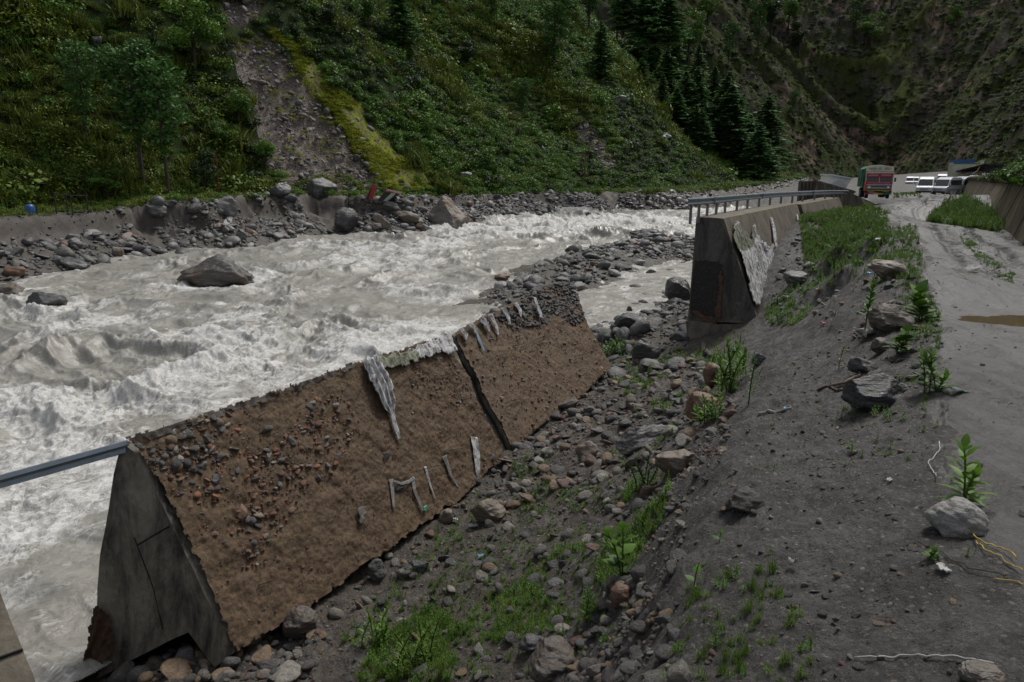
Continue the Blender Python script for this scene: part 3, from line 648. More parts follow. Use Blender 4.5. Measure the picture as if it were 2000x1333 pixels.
def patch(name, poly, P, n, mat, parent=None, cell=3, off=.03, amp=.03, fold=(0, 0), edge=3, thick=.012, moss=None, seed=1, rough=0):
    """a sheet lying on the plane (P,n): outline measured on the photograph, laid out on the plane at its real size;
    wrinkles run along direction `fold` (plane coordinates)"""
    n = Vector(n).normalized(); e1 = Vector((0, 0, 1)).cross(n).normalized(); e2 = n.cross(e1)
    Q = [on_plane(a, b, P, n)-P for a, b in poly]; uv = [(q.dot(e1), q.dot(e2)) for q in Q]
    us = [q[0] for q in uv]; vs = [q[1] for q in uv]; nu = max(4, int((max(us)-min(us))/cell)); nv = max(4, int((max(vs)-min(vs))/cell))
    U, Vv = np.meshgrid(np.linspace(min(us), max(us), nu), np.linspace(min(vs), max(vs), nv), indexing='ij')
    ed = edge*cell
    ins = in_poly(U+ed*fbm(U/cell*.23, Vv/cell*.23, 0, 3, seed+50), Vv+ed*fbm(U/cell*.23, Vv/cell*.23, 0, 3, seed+51), uv)
    fa, fb = fold; c1 = U*fa+Vv*fb; c2 = U*fb-Vv*fa
    h = off+amp*(.5+.5*ridged(c2*6+.6*fbm(U*2, Vv*2, 0, 2, seed+3), c1*.9, 0, 3, seed)) if (fa or fb) else off+amp*fbm(U*3, Vv*3, 0, 5, seed)
    if rough: h = h+rough*fbm(U*14, Vv*14, 0, 3, seed+7)+rough*.8*fbm(U*35, Vv*35, 0, 2, seed+8)
    h = np.maximum(h, .006)
    pos = np.array(P)[None, None]+U[..., None]*np.array(e1)+Vv[..., None]*np.array(e2)+h[..., None]*np.array(n)
    V = pos.reshape(-1, 3); F = grid_faces(nu, nv); k = ins.ravel()[F].all(1)
    at = {}
    if moss:
        a, b = project(V[:, 0], V[:, 1], V[:, 2]); at['moss'] = (((a-moss[0])/moss[2])**2+((b-moss[1])/moss[3])**2+.5*fbm(a*.06, b*.06, 0, 3, 8) < 1).astype(float)
    me = sub_mesh(name, V, F, k, [mat], at); o = obj(name, me, parent)
    if thick:
        m = o.modifiers.new('solid', 'SOLIDIFY'); m.thickness = thick; m.offset = 1
    return o
def ribbon(name, pts, P, n, mat, off=.03, seed=1, strands=3, parent=None):
    """a hanging torn strip: pts = (pixel x, pixel y, pixel width) down its length"""
    n = Vector(n).normalized(); r = random.Random(seed); V = []; F = []; C = [(on_plane(a, b, P, n), w) for a, b, w in pts]
    C2 = []
    for (a, wa), (b, wb) in zip(C[:-1], C[1:]):
        for k in range(6): t = k/6; C2.append((a.lerp(b, t), wa+(wb-wa)*t))
    C2.append(C[-1]); m = 13
    for i, (p, w) in enumerate(C2):
        q = C2[min(i+1, len(C2)-1)][0]-C2[max(i-1, 0)][0]; t = q.normalized(); s = t.cross(n).normalized()
        dep = (p-Vector((0, 0, CAMZ))).length; W = w*dep/FPX
        jit = 1+.12*r.uniform(-1, 1)
        for k in range(m):
            a = k/(m-1)-.5; h = off+W*.28*abs(math.sin(a*9.5+i*.07+seed))+W*.035*r.random()
            V.append(p+s*(a*W*jit)+n*h)
    for i in range(len(C2)-1):
        for k in range(m-1): F.append((i*m+k, i*m+k+1, (i+1)*m+k+1, (i+1)*m+k))
    mb = MB(); mb.add(V, F); o = mb.build(name, mat, parent, smooth=True, solid=.012); return o

# ---- near fallen slab: a wall block with a narrow top, its buried face turned up and covered in soil
D1 = Vector((.4, .916, -.046)).normalized(); L1 = 12.9
A1 = Y(237, 866, 12.26); P1 = Y(455, 1275, 11.3); endn = (P1-A1).cross(G(180, 1300, -5.75)-A1).normalized()
if endn.y > 0: endn = -endn
AF = on_plane(272, 893, A1, endn); Q1 = G(890, 985, -5.3); N1 = (Q1-P1).cross(AF-P1).normalized(); N1 = -N1 if N1.z < 0 else N1
if N1.z < 0: N1 = -N1
RING1 = [(237,866),(222,925),(212,990),(199,1060),(194,1100),(191,1150),(189,1195),(175,1245),(166,1284),(180,1312),(192,1325),(282,1276),(368,1236),(395,1275),(418,1306),(455,1275),(272,893)]
ring1 = [on_plane(a, b, A1, endn) for a, b in RING1]
fw = empty('fallen_wall_block', P1, 0, 'long fallen concrete wall block tilted by the river, brown face strewn with brick rubble', 'concrete wall', 'fallen river wall blocks')
fw.location = (0, 0, 0)
offF = on_plane(982, 884, P1, N1)-P1-N1*.1; offT = on_plane(873, 656, P1, N1)-ring1[0]-N1*.16
body = dense_prism('concrete_body', ring1, lambda v: offF.lerp(offT, max(0, min(1, (v.z-P1.z)/(A1.z-P1.z)))), M_concd, fw, seed=400)
# joint and clay scab on the end face
patch('broken_clay_edge', [(190,1180),(205,1185),(222,1210),(232,1240),(228,1268),(195,1322),(176,1306),(166,1284),(178,1240)], A1, endn, m_soil('red_clay', (.09, .045, .025), (.12, .065, .035), (.05, .028, .018), .1, .8, 0, 2), fw, cell=.03, off=.0, amp=.16, fold=(.3, 1), edge=2, thick=0, seed=11, rough=.02)
jm = MB(); a_, b_ = on_plane(270, 1064, A1, endn), on_plane(331, 1028, A1, endn); nn = endn if endn.y < 0 else -endn
jm.tube([a_+nn*.004, b_+nn*.004], .018, 5); jm.build('joint_line', M_black, fw)
jm = MB(); a_, b_, c_ = on_plane(262, 1050, A1, endn), on_plane(300, 1150, A1, endn), on_plane(318, 1230, A1, endn); jm.tube([a_+nn*.002, b_+nn*.002, c_+nn*.002], .01, 5); jm.build('crack', M_black, fw)
FACE1 = [(239,862),(400,808),(560,758),(700,706),(760,690),(872,655),(874,657),(888,701),(914,740),(928,782),(949,824),(981,882),(975,898),(930,940),(890,985),(862,992),(840,1015),(812,1030),(790,1048),(740,1088),(700,1108),(668,1140),(600,1188),(560,1210),(500,1250),(456,1276),(430,1215),(395,1128),(336,1000),(290,918),(268,884)]
patch('soil_face', FACE1, P1, N1, M_brown, fw, cell=.028, off=.085, amp=.06, edge=2.2, thick=0, seed=21, rough=.016)
patch('ragged_lip', [(400,808),(560,758),(700,706),(690,722),(560,772),(400,826),(300,858),(239,872),(239,862)], P1, N1, M_bankdirt, fw, cell=.035, off=.12, amp=.1, edge=3, thick=0, seed=25, rough=.03)

# ---- far fallen slab, turned a little and sunk lower
A2 = Y(884, 655, 22.6); C2_ = Y(1090, 558, 28.6); P2 = G(992, 878, -5.1); 
N2 = (C2_-A2).cross(P2-A2).normalized()
if N2.z < 0: N2 = -N2
D2v = (C2_-A2); fw2 = empty('fallen_wall_block', (0, 0, 0), 0, 'smaller fallen wall block beyond the dark gap, its far top crusted with grey stones', 'concrete wall', 'fallen river wall blocks')
F2 = [(884,654),(905,640),(960,612),(1010,592),(1060,566),(1090,558),(1112,560),(1128,585),(1142,625),(1165,668),(1192,716),(1150,760),(1110,800),(1060,830),(1010,870),(998,881),(972,824),(942,775),(930,740),(906,701)]
ring2 = [on_plane(a, b, P2, N2) for a, b in F2]
dense_prism('concrete_body', ring2, -N2*.9-Vector((0, 0, .3)), M_concd, fw2, seed=420, amp=.02)
patch('soil_face', F2, P2, N2, M_brown, fw2, cell=.035, off=.07, amp=.05, edge=1.5, thick=0, seed=31, rough=.016)
patch('stony_crust', [(1040,578),(1060,562),(1090,552),(1114,556),(1130,585),(1140,628),(1120,640),(1090,620),(1060,640),(1000,650),(960,632),(975,610)], P2, N2, M_bankdirt, fw2, cell=.05, off=.08, amp=.07, edge=3, thick=0, seed=35, rough=.04)
# black fill that paints in the shade inside the gap
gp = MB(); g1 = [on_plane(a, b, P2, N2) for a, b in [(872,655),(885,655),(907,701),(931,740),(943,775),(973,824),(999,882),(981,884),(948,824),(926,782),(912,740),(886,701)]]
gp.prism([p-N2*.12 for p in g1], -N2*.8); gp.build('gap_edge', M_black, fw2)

# rebar sticking out of the slabs
def rods(P, n, D, parent, lst, seed):
    r = random.Random(seed)
    for a, b, c, d in lst:
        p, q = on_plane(a, b, P, n), on_plane(c, d, P, n); mb = MB(); h = .16
        mid = (p+q)/2+n*(h+.05*r.random()); mb.tube([p+n*.05, p+n*(h-.02), mid, q+n*h], .009, 6); mb.build('rebar', M_rebar, parent)
rods(P1, N1, D1, fw, [(752,938,860,830+80),(728,978,752,955),(640,760,618,790),(700,762,682,778),(560,850,545,866),(500,818,515,808),(860,885,905,878),(865,730,884,722),(716,842,700,852),(605,1050,560,1072),(660,1001,630,1020),(455,955,440,975),(520,855,545,845),(858,840,880,828),(800,745,790,758),(920,852,955,834),(838,880,866,862),(560,1010,590,1002),(500,1145,530,1135)], 3)
rods(P2, N2, D1, fw2, [(1015,682,1075,652),(1085,640,1110,622),(1095,632,1150,615),(1140,690,1165,680),(1160,672,1152,688),(1120,700,1185,680),(985,790,1010,784),(990,830,1012,800),(985,800,1005,790),(1060,655,1072,645),(940,712,985,695),(1000,705,1020,698),(1120,712,1130,712),(1030,690,1055,675)], 4)

# torn cloth on the slabs
def T(o, label, cat='torn fabric', group='torn strips of geotextile on the fallen wall'): return tag(o, label, cat, group)
T(patch('torn_sheet', [(700,708),(716,697),(742,701),(790,688),(830,668),(862,652),(872,664),(880,690),(868,700),(850,692),(835,702),(800,714),(770,722),(735,724),(718,720)], P1, N1, M_cloth, None, .03, .13, .09, (1, .3), 4, .012, (778,700,40,24), 41), 'wide white torn sheet with mossy green centre draped over the top of the fallen wall')
T(ribbon('torn_strip', [(712,706,40),(722,730,46),(735,760,46),(748,795,34),(758,815,12),(765,840,12),(774,864,8)], P1, N1, M_cloth, .13, 5), 'long white pleated strip hanging from the mossy sheet down the brown face')
T(ribbon('torn_strip', [(757,938,9),(760,965,8),(763,997,4)], P1, N1, M_clothg, .1, 6), 'grey strip hanging at the lower left end of the long bent rebar')
T(ribbon('torn_strip', [(760,944,4),(775,949,5),(790,945,6),(800,937,5)], P1, N1, M_clothg, .16, 7), 'short grey swag slung along the bent rebar')
T(ribbon('torn_strip', [(799,938,9),(802,960,6),(812,985,5),(820,1002,3)], P1, N1, M_clothg, .12, 8), 'grey strip hanging from the middle of the bent rebar, ending by a green scrap')
T(ribbon('torn_strip', [(824,914,5),(830,935,5),(836,955,4),(845,978,2)], P1, N1, M_cloth, .1, 9), 'thin pale thread-like strip between the forked strips and the dark knotted one')
T(ribbon('torn_strip', [(860,894,14),(868,912,9),(875,932,6),(890,955,2)], P1, N1, M_clothg, .1, 10), 'dark knotted strip tapering to a point on the lower brown face')
T(ribbon('torn_strip', [(918,857,17),(922,885,17),(925,915,14),(926,935,4)], P1, N1, M_cloth, .1, 12), 'straight pale strip hanging like a towel near the foot of the dark gap')
for i, (a, b, c, d, w, lab) in enumerate([(893,648,905,672,16,'first white tatter just right of the dark gap'),(912,640,925,660,14,'narrow white tatter beside the blue strip'),(932,628,950,655,17,'broad white tatter on the crest of the smaller block'),(950,620,968,662,12,'long pointed white tatter on the crest of the smaller block'),(975,608,990,640,14,'crumpled white tatter before the stony crust'),(1000,598,1012,625,12,'small white tatter on the edge of the stony crust')]):
    T(ribbon('torn_tatter', [(a, b, w), ((a+c)/2+3, (b+d)/2, w*.8), (c, d, 3)], P2, N2, M_cloth, .16, 60+i), lab)
T(ribbon('torn_strip', [(1035,590,8),(1042,608,8),(1050,632,9)], P2, N2, M_cloth, .25, 70), 'single pale strip lying over the stony crust at the top of the smaller block')
T(ribbon('torn_strip', [(925,652,5),(932,670,7),(942,692,3)], P2, N2, m_plain('blue_grey_strip', (.2, .28, .33), .5), .12, 71), 'bluish strip hanging under the white tatters on the smaller block')
T(patch('torn_sheet', [(856,655),(868,650),(876,668),(884,690),(872,688),(860,672)], P1, N1, M_cloth, None, .03, .14, .08, (1, .1), 4, .012, None, 43), 'small white flap at the top corner beside the dark gap')
T(patch('torn_rag', [(692,996),(706,990),(708,1010),(700,1030),(692,1024)], P1, N1, m_plain('grey_rag', (.11, .105, .1), .8, 0, .4, 9), None, .03, .09, .07, (0, 1), 3, .01, None, 45), 'grey muddy rag stuck low on the brown face', 'rag')
T(patch('plastic_scrap', [(818,992),(826,990),(826,1002),(820,1004)], P1, N1, m_plain('green_plastic', (.04, .25, .15), .4), None, .02, .1, .06, (0, 1), 2, .01, None, 47), 'tiny green scrap at the end of the middle grey strip', 'litter', 'scraps of litter')
T(patch('plastic_scrap', [(593,913),(603,909),(604,912),(594,917)], P1, N1, m_plain('blue_plastic', (.04, .2, .45), .4), None, .01, .1, .03, (0, 1), 1, .01, None, 48), 'tiny bright blue scrap among the brick rubble', 'litter', 'scraps of litter')

# ---- guardrail beams
WP = [(-.0, .155), (.012, .15), (.055, .115), (.06, .09), (.015, .045), (.0, .02), (.0, -.02), (.015, -.045), (.06, -.09), (.055, -.115), (.012, -.15), (0, -.155)]
hr = empty('guardrail', A1, 0, 'loose galvanised guardrail beam hanging over the river from the end of the fallen wall', 'guardrail')
hr.location = (0, 0, 0)
g0 = on_plane(236, 874, A1, endn); ds = -D1
def along(px, py_c, o, d):
    # point on the line through o with direction d nearest to the viewing ray
    return o
b0 = Y(238, 873, 12.2); b1 = Y(-10, 942, 11.0); dirb = (b1-b0).normalized(); pts = [b0-dirb*.1+dirb*4.2*t for t in np.linspace(0, 1, 12)]
q = MB(); q.sweep(pts[::-1], [(a*1.3, b) for a, b in WP], Vector((.45, -.35, .8)).normalized()); q.build('beam', M_steel, hr, solid=.006, smooth=False)
for t in (.25, .5, 1.9):
    for s_ in (-.07, .07): q = MB(); q.cyl(b0+dirb*t+Vector((.05, -.05, s_)), (.5, -.7, .3), .014, .03, 8); q.build('bolt', M_steeld, hr)

# ---- standing wall section with its rail
T0 = Y(1413, 427, 31); T1 = Y(1556, 398, 47); TL = Y(1360, 424, 31.6)
B0 = Y(1482, 632, 29.7); BL = Y(1343, 628, 30.6)
dw = (T1-T0); dwn = dw.normalized(); zt = Vector((0, 0, 1))
sw = empty('standing_wall', (0, 0, 0), 0, 'tall standing concrete river wall with guardrail on top and a dark mesh panel in its broken end', 'concrete wall', 'standing river wall sections')
endN = (B0-T0).cross(TL-T0).normalized()
ring = [on_plane(a, b, T0, endN) for a, b in [(1360,424),(1413,427),(1482,632),(1343,628)]]; TL, _, B0, BL = ring
dense_prism('wall_body', ring, dw, M_concs, sw, amp=.02, seed=440, cuts=6)
endP = T0
if endN.y > 0: endN = -endN
FTR = [on_plane(a, b, BL+endN*.25, endN) for a, b in [(1340,628),(1400,636),(1490,634),(1484,645),(1440,652),(1400,682),(1378,690),(1368,680),(1352,668),(1341,652)]]
dense_prism('footing', FTR, dwn*9+Vector((0, 0, 0)), M_conc, sw, amp=.04, seed=450)
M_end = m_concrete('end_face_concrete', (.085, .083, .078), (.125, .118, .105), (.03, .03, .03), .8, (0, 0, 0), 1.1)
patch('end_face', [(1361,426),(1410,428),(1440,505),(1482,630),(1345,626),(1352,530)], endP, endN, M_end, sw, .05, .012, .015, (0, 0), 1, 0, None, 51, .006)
def m_mesh():
    n = NT('mesh_panel'); o = n.obj; v = n.voro(n.mp(o, (1, 1, 1)), 14, 'DISTANCE_TO_EDGE'); c = n.ramp(v, [(.04, (.045, .043, .04)), (.09, (.009, .008, .007))])
    return n.done(c, .7, n.bump(v, .5, .03))
patch('mesh_panel', [(1356,508),(1402,510),(1413,518),(1411,560),(1406,600),(1404,622),(1370,622),(1348,612),(1350,560)], endP, endN, m_mesh(), sw, .04, .035, .02, (0, 0), 1.5, 0, None, 52)
M_clay = m_soil('exposed_clay', (.13, .07, .045), (.17, .1, .065), (.07, .045, .03), .2, .8, 0, 2)
patch('broken_strip', [(1404,540),(1413,520),(1414,560),(1410,600),(1408,626),(1396,622),(1400,590),(1403,560)], endP, endN, M_clay, sw, .03, .06, .05, (0, 1), 3, 0, None, 53, .015)
patch('broken_strip', [(1352,605),(1370,610),(1400,622),(1403,632),(1380,632),(1365,620),(1352,612)], endP, endN, M_clay, sw, .03, .06, .05, (1, 0), 3, 0, None, 54, .015)
fN = (T1-T0).cross(B0-T0).normalized()
if fN.x < 0: fN = -fN
SHEET = [(1428,440),(1434,433),(1440,440),(1450,455),(1462,470),(1466,432),(1471,450),(1478,468),(1490,476),(1500,490),(1506,500),(1510,520),(1504,560),(1508,578),(1500,580),(1490,560),(1478,598),(1470,600),(1462,580),(1455,548),(1447,520),(1441,500),(1432,485),(1426,462)]
T(patch('torn_sheet', SHEET, T0, fN, M_cloth, None, .04, .05, .14, (.25, 1), 3, .012, (1452,462,26,26), 55), 'large shredded grey-white sheet with mossy top hanging on the standing wall', group='torn sheets on the standing wall')
T(ribbon('torn_strip', [(1503,428,7),(1507,450,12),(1508,470,12),(1514,500,9),(1524,520,6)], T0, fN, M_cloth, .08, 80), 'tall white strip in the middle of the standing wall face', group='torn sheets on the standing wall')
T(ribbon('torn_strip', [(1480,476,7),(1488,488,9),(1498,492,9),(1506,480,6)], T0, fN, M_clothg, .1, 81), 'sagging grey swag linking the big sheet to the tall strip', group='torn sheets on the standing wall')
T(ribbon('torn_strip', [(1532,455,4),(1537,468,8),(1541,482,10),(1544,492,4)], T0, fN, M_cloth, .08, 82), 'white tatter left of the pair near the far end of the standing wall', group='torn sheets on the standing wall')
T(ribbon('torn_strip', [(1543,450,4),(1545,468,7),(1543,490,6)], T0, fN, M_cloth, .08, 83), 'white tatter right of the pair near the far end of the standing wall', group='torn sheets on the standing wall')
T(ribbon('torn_strip', [(1554,422,5),(1555,440,7),(1554,458,5)], T0, fN, M_cloth, .08, 84), 'short white strip at the joint between the two standing wall sections', group='torn sheets on the standing wall')
T(ribbon('torn_strip', [(1510,520,8),(1518,540,12),(1526,560,6)], T0, fN, M_clothg, .1, 85), 'grey rag bunched behind the blue pipe', group='torn sheets on the standing wall')
q = MB(); p_, r_ = on_plane(1517, 512, T0+fN*.3, fN), on_plane(1512, 548, T0+fN*.45, fN); q.tube([p_, r_], .06, 14); tag(q.build('plastic_pipe', m_plain('pale_blue_pvc', (.26, .34, .4), .35), smooth=True), 'pale blue plastic drain pipe leaning at the foot of the standing wall', 'pipe')

# second standing section
S0 = T1+dwn*.12+Vector((.25, 0, -.05)); S1 = Y(1640, 386, 60); wd = Vector((-1.2, .7, 0)).normalized()
sw2 = empty('standing_wall', (0, 0, 0), 0, 'low farther section of the river wall half buried in grass, under the far part of the guardrail', 'concrete wall', 'standing river wall sections')
dense_prism('wall_body', [S0+wd*1.2, S0, S0+Vector((1, -.6, -3)), S0+wd*2.2+Vector((0, 0, -4.5))], S1-S0, M_concs, sw2, amp=.02, seed=460)
# end piece with a buttress
E0 = Y(1655, 375, 61); E1 = Y(1706, 400, 57)
ew = empty('end_wall', (0, 0, 0), 0, 'low sloping concrete end wall with two slanted buttresses beside the truck', 'concrete wall')
q = MB(); q.prism([E0, E1, E1+Vector((0, 0, -.9)), E0+Vector((0, 0, -2.2))], (.15, .35, 0)); q.build('wall_body', M_conc, ew, bevel=.02)
q = MB(); q.prism([E0+Vector((-.05, -.1, .05)), E1+Vector((.1, -.1, .05)), E1+Vector((.1, -.1, -.1)), E0+Vector((-.05, -.1, -.1))], (.2, .6, 0)); q.build('coping', M_conc, ew)
for a, b in ((1690, 1698), (1700, 1709)):
    q = MB(); s_ = Y(a-8, 388 if a < 1695 else 396, 57.5); q.prism([s_, s_+Vector((.22, 0, 0)), s_+Vector((.75, -.5, -.95)), s_+Vector((.35, -.5, -.95))], (0, .35, 0)); q.build('buttress', M_conc, ew)

# rail on the standing wall
gr = empty('guardrail', (0, 0, 0), 0, 'long galvanised guardrail running on posts along the top of the standing wall', 'guardrail')
RP = [(1343,395,29.6),(1380,392.5,32),(1420,389,35),(1470,384.5,40),(1520,380.5,45.5),(1570,378,51.5),(1620,376,57.5),(1656,376,62)]
RPW = [Y(a, b, c) for a, b, c in RP]; rp = []
for p, q_ in zip(RPW[:-1], RPW[1:]): rp += [p.lerp(q_, t) for t in np.linspace(0, 1, 6, endpoint=False)]
rp.append(RPW[-1])
q = MB(); q.sweep(rp, WP); q.build('beam', M_steel, gr, solid=.006)
for i in range(16):
    t = i/15*.92+.045; k = t*(len(rp)-1); p = rp[int(k)].lerp(rp[min(int(k)+1, len(rp)-1)], k-int(k))
    zt_ = np.interp(p.y, [31, 47, 60], [T0.z, T1.z, S1.z])
    q = MB(); q.box((p.x-.09, p.y+.05, (p.z+zt_)/2-.08), (.1, .06, p.z-zt_+.25)); q.box((p.x-.14, p.y+.05, (p.z+zt_)/2-.08), (.012, .13, p.z-zt_+.25)); q.build('post', M_steeld, gr)
for i in range(3):
    p = rp[8+i*12]; q = MB(); q.box((p.x+.0, p.y-.02, p.z), (.1, .2, .28)); q.build('splice_plate', M_steeld, gr)

# ribbed wall beyond
rw = empty('ribbed_wall', (0, 0, 0), 0, 'grey ribbed concrete wall stepping down behind the guardrail', 'concrete wall')
W0, W1, W2 = Y(1562, 354, 72), Y(1590, 354, 72), Y(1668, 376, 66)
q = MB(); q.prism([W0, W1, W1+Vector((0, 0, -3)), W0+Vector((0, 0, -3))], (0, .3, 0)); q.prism([W1, W2, W2+Vector((0, 0, -1.6)), W1+Vector((0, 0, -3))], (0, .3, 0)); q.build('wall_body', M_conc, rw)
q = MB(); q.prism([W1+Vector((0, -.3, .12)), W2+Vector((0, -.3, .12)), W2+Vector((0, -.3, -.06)), W1+Vector((0, -.3, -.06))], (0, .7, 0)); q.build('coping', M_conc, rw)
for i in range(13):
    t = i/12; p = W0.lerp(W1, i/4) if i < 4 else W1.lerp(W2, (i-4)/9.); h = 2.9 if i < 5 else 2.9-(i-4)*.16
    q = MB(); q.box(p+Vector((0, -.12, -h/2)), (.14, .22, h)); q.build('rib', M_concs, rw)

# corner of another fallen block at the bottom left
cb = empty('concrete_block', (0, 0, 0), 0, 'corner of another fallen concrete block cut by the lower left edge of the photo', 'concrete wall')
c0, c1, c2 = Y(-6, 1140, 8.9), Y(72, 1340, 8.0), Y(95, 1400, 7.8); bk = Vector((-2.2, -1.6, -.15))
q_ = [c0, c1, c2, c2+Vector((-1.2, -.3, -.5)), c2+bk, c0+bk+Vector((0, 0, .1))]
dense_prism('concrete_body', [c0, c1, c2, c2+Vector((-.5, .6, -2.2)), c0+Vector((-.7, .9, -2.6))], bk, M_concs, cb, amp=.03, seed=470)
u_ = (c1-c0).normalized()
q = MB(); a_ = c0.lerp(c1, .67); q.tube([a_+Vector((.0, 0, .015)), a_+bk*.4+Vector((0, 0, .02))], .02, 5); q.build('joint_line', M_black, cb)

# ---- retaining wall on the right of the road
rt = empty('retaining_wall', (0, 0, 0), 0, 'long sloping stained concrete retaining wall with grass on top, right of the road', 'retaining wall')
foot = [Vector((x, y, .0 if y < 40 else .55)) for x, y in WALL_R[:]]
topz = [3.0, 2.95, 2.92, 2.92, 2.94, 2.97, 3.0]
path = []; 
for i in range(len(WALL_R)-1):
    for t in np.linspace(0, 1, 14, endpoint=False):
        x = WALL_R[i][0]*(1-t)+WALL_R[i+1][0]*t; y = WALL_R[i][1]*(1-t)+WALL_R[i+1][1]*t; path.append((x, y, topz[i]*(1-t)+topz[i+1]*t))
V = []; prof = [(0, -1.2), (.28, .55), (.62, None)]
V = []; m = 7
for x, y, tz in path:
    z0 = nz(x-.3, y)-.8
    nx, ny = .83, -.55
    V += [(x-.35*nx, y-.35*ny, z0), (x+.55*nx, y+.55*ny, tz-.35), (x+.45*nx, y+.45*ny, tz-.32), (x+.45*nx, y+.45*ny, tz-.05), (x+.5*nx, y+.5*ny, tz), (x+1.0*nx, y+1.0*ny, tz), (x+1.1*nx, y+1.1*ny, z0)]
F = []
for i in range(len(path)-1):
    for k in range(m-1): F.append((i*m+k, i*m+k+1, (i+1)*m+k+1, (i+1)*m+k))
mb = MB(); mb.add(V, F+[tuple(range(m)), tuple((len(path)-1)*m+k for k in range(m))[::-1]])
mb.build('wall_body', m_concrete('retaining_concrete', (.15, .12, .08), (.2, .165, .115), (.055, .045, .032), .8, (0, 0, 0), 1.1), rt)
for i in range(8, len(path)-1, 11):
    x, y, tz = path[i]; z0 = nz(x-.3, y)-.4; nx, ny = .83, -.55; q = MB()
    q.prism([(x-.36*nx, y-.36*ny, z0), (x+.54*nx, y+.54*ny, tz-.37), (x+.54*nx, y+.54*ny+.03, tz-.37), (x-.36*nx, y-.36*ny+.03, z0)], (-.012, 0, 0)); q.build('joint', M_black, rt)
# ------------------------------------------------------------------ instanced stuff
SRC = bpy.data.collections.new('sources')        # holds source shapes, not linked to the scene
def src_coll(name, objs):
    c = bpy.data.collections.new(name)
    for i, o in enumerate(objs):
        for k in list(o.users_collection): k.objects.unlink(o)
        o.name = name+'_%03d' % i; c.objects.link(o)
    return c
def stuff(name, coll, pos, rot, scl, idx, label, cat, kind='stuff'):
    pos = np.asarray(pos, np.float32).reshape(-1, 3); n = len(pos)
    me = bpy.data.meshes.new(name); me.vertices.add(n); me.vertices.foreach_set('co', pos.ravel())
    a = me.attributes.new('rot', 'FLOAT_VECTOR', 'POINT'); a.data.foreach_set('vector', np.asarray(rot, np.float32).ravel())
    a = me.attributes.new('scl', 'FLOAT_VECTOR', 'POINT'); a.data.foreach_set('vector', np.asarray(scl, np.float32).ravel())
    a = me.attributes.new('idx', 'INT', 'POINT'); a.data.foreach_set('value', np.asarray(idx, np.int32))
    o = obj(name, me); g = bpy.data.node_groups.new(name, 'GeometryNodeTree')
    g.interface.new_socket('Geometry', in_out='INPUT', socket_type='NodeSocketGeometry'); g.interface.new_socket('Geometry', in_out='OUTPUT', socket_type='NodeSocketGeometry')
    N = g.nodes.new; gi, go, ip, ci = N('NodeGroupInput'), N('NodeGroupOutput'), N('GeometryNodeInstanceOnPoints'), N('GeometryNodeCollectionInfo')
    ci.inputs[0].default_value = coll; ci.inputs[1].default_value = True; ci.inputs[2].default_value = True
    def na(nm, dt): x = N('GeometryNodeInputNamedAttribute'); x.data_type = dt; x.inputs[0].default_value = nm; return x.outputs[0]
    L = g.links.new; L(gi.outputs[0], ip.inputs['Points']); L(ci.outputs[0], ip.inputs['Instance']); ip.inputs['Pick Instance'].default_value = True
    e = N('FunctionNodeEulerToRotation'); L(na('rot', 'FLOAT_VECTOR'), e.inputs[0]); L(e.outputs[0], ip.inputs['Rotation'])
    L(na('scl', 'FLOAT_VECTOR'), ip.inputs['Scale']); L(na('idx', 'INT'), ip.inputs['Instance Index']); L(ip.outputs[0], go.inputs[0])
    m = o.modifiers.new('scatter', 'NODES'); m.node_group = g
    return tag(o, label, cat, kind=kind)

def rock_mesh(name, seed, sub=3, cuts=7, round_=.0, mat=None, flat=(1, 1, 1), noise=.12):
    bm = bmesh.new(); bmesh.ops.create_icosphere(bm, subdivisions=sub, radius=1); co = np.array([v.co[:] for v in bm.verts]); r = np.random.default_rng(seed)
    for _ in range(cuts):
        d = r.normal(size=3); d /= np.linalg.norm(d); h = r.uniform(.5, .85); q = co @ d; m = q > h; co[m] -= np.outer((q[m]-h)*(1-round_), d)
    if noise:
        f = fbm(co[:, 0]*1.6+seed, co[:, 1]*1.6, co[:, 2]*1.6+.01, 5, seed); co *= (1+noise*f)[:, None]
        if sub >= 4: st = ridged(co[:, 2]*5+co[:, 0]*1.2+seed, co[:, 1]*.9, co[:, 0]*.9+.01, 3, seed+3); co *= (1+.1*(st-.4))[:, None]
    co *= np.array(flat)
    for v, c in zip(bm.verts, co): v.co = c
    me = bpy.data.meshes.new(name); bm.to_mesh(me); bm.free()
    for p in me.polygons: p.use_smooth = True
    if mat: me.materials.append(mat)
    return me
def rock_set(mat, tagn):
    out = []
    for i in range(8):
        ang = i < 5; out.append(rock_mesh(tagn, 100+i, 3, 9 if ang else 3, .1 if ang else .5, mat, [(1, .8, .6), (1, .65, .45), (1, .85, .5), (1, .6, .62), (1, .9, .35), (1, .8, .62), (1, .85, .75), (1, .68, .5)][i], .14 if ang else .07))
    return out
RK_G = rock_set(M_rock, 'grey'); RK_M = rock_set(M_rockmix, 'mixed'); RK_B = rock_set(M_brick, 'brick')
def coll_of(meshes, nm): return src_coll(nm, [bpy.data.objects.new(nm, m) for m in meshes])
PALE = [(0, (.12, .115, .11)), (.4, (.22, .2, .185)), (.7, (.3, .28, .26)), (.9, (.16, .13, .115))]
C_P = coll_of(rock_set(m_rock('scree_stone', PALE, .8, 1, .3), 'pale'), 'pale_stone_shapes')
C_G, C_M, C_B = coll_of(RK_G, 'grey_stone_shapes'), coll_of(RK_M, 'mixed_stone_shapes'), coll_of(RK_B, 'brick_stone_shapes')

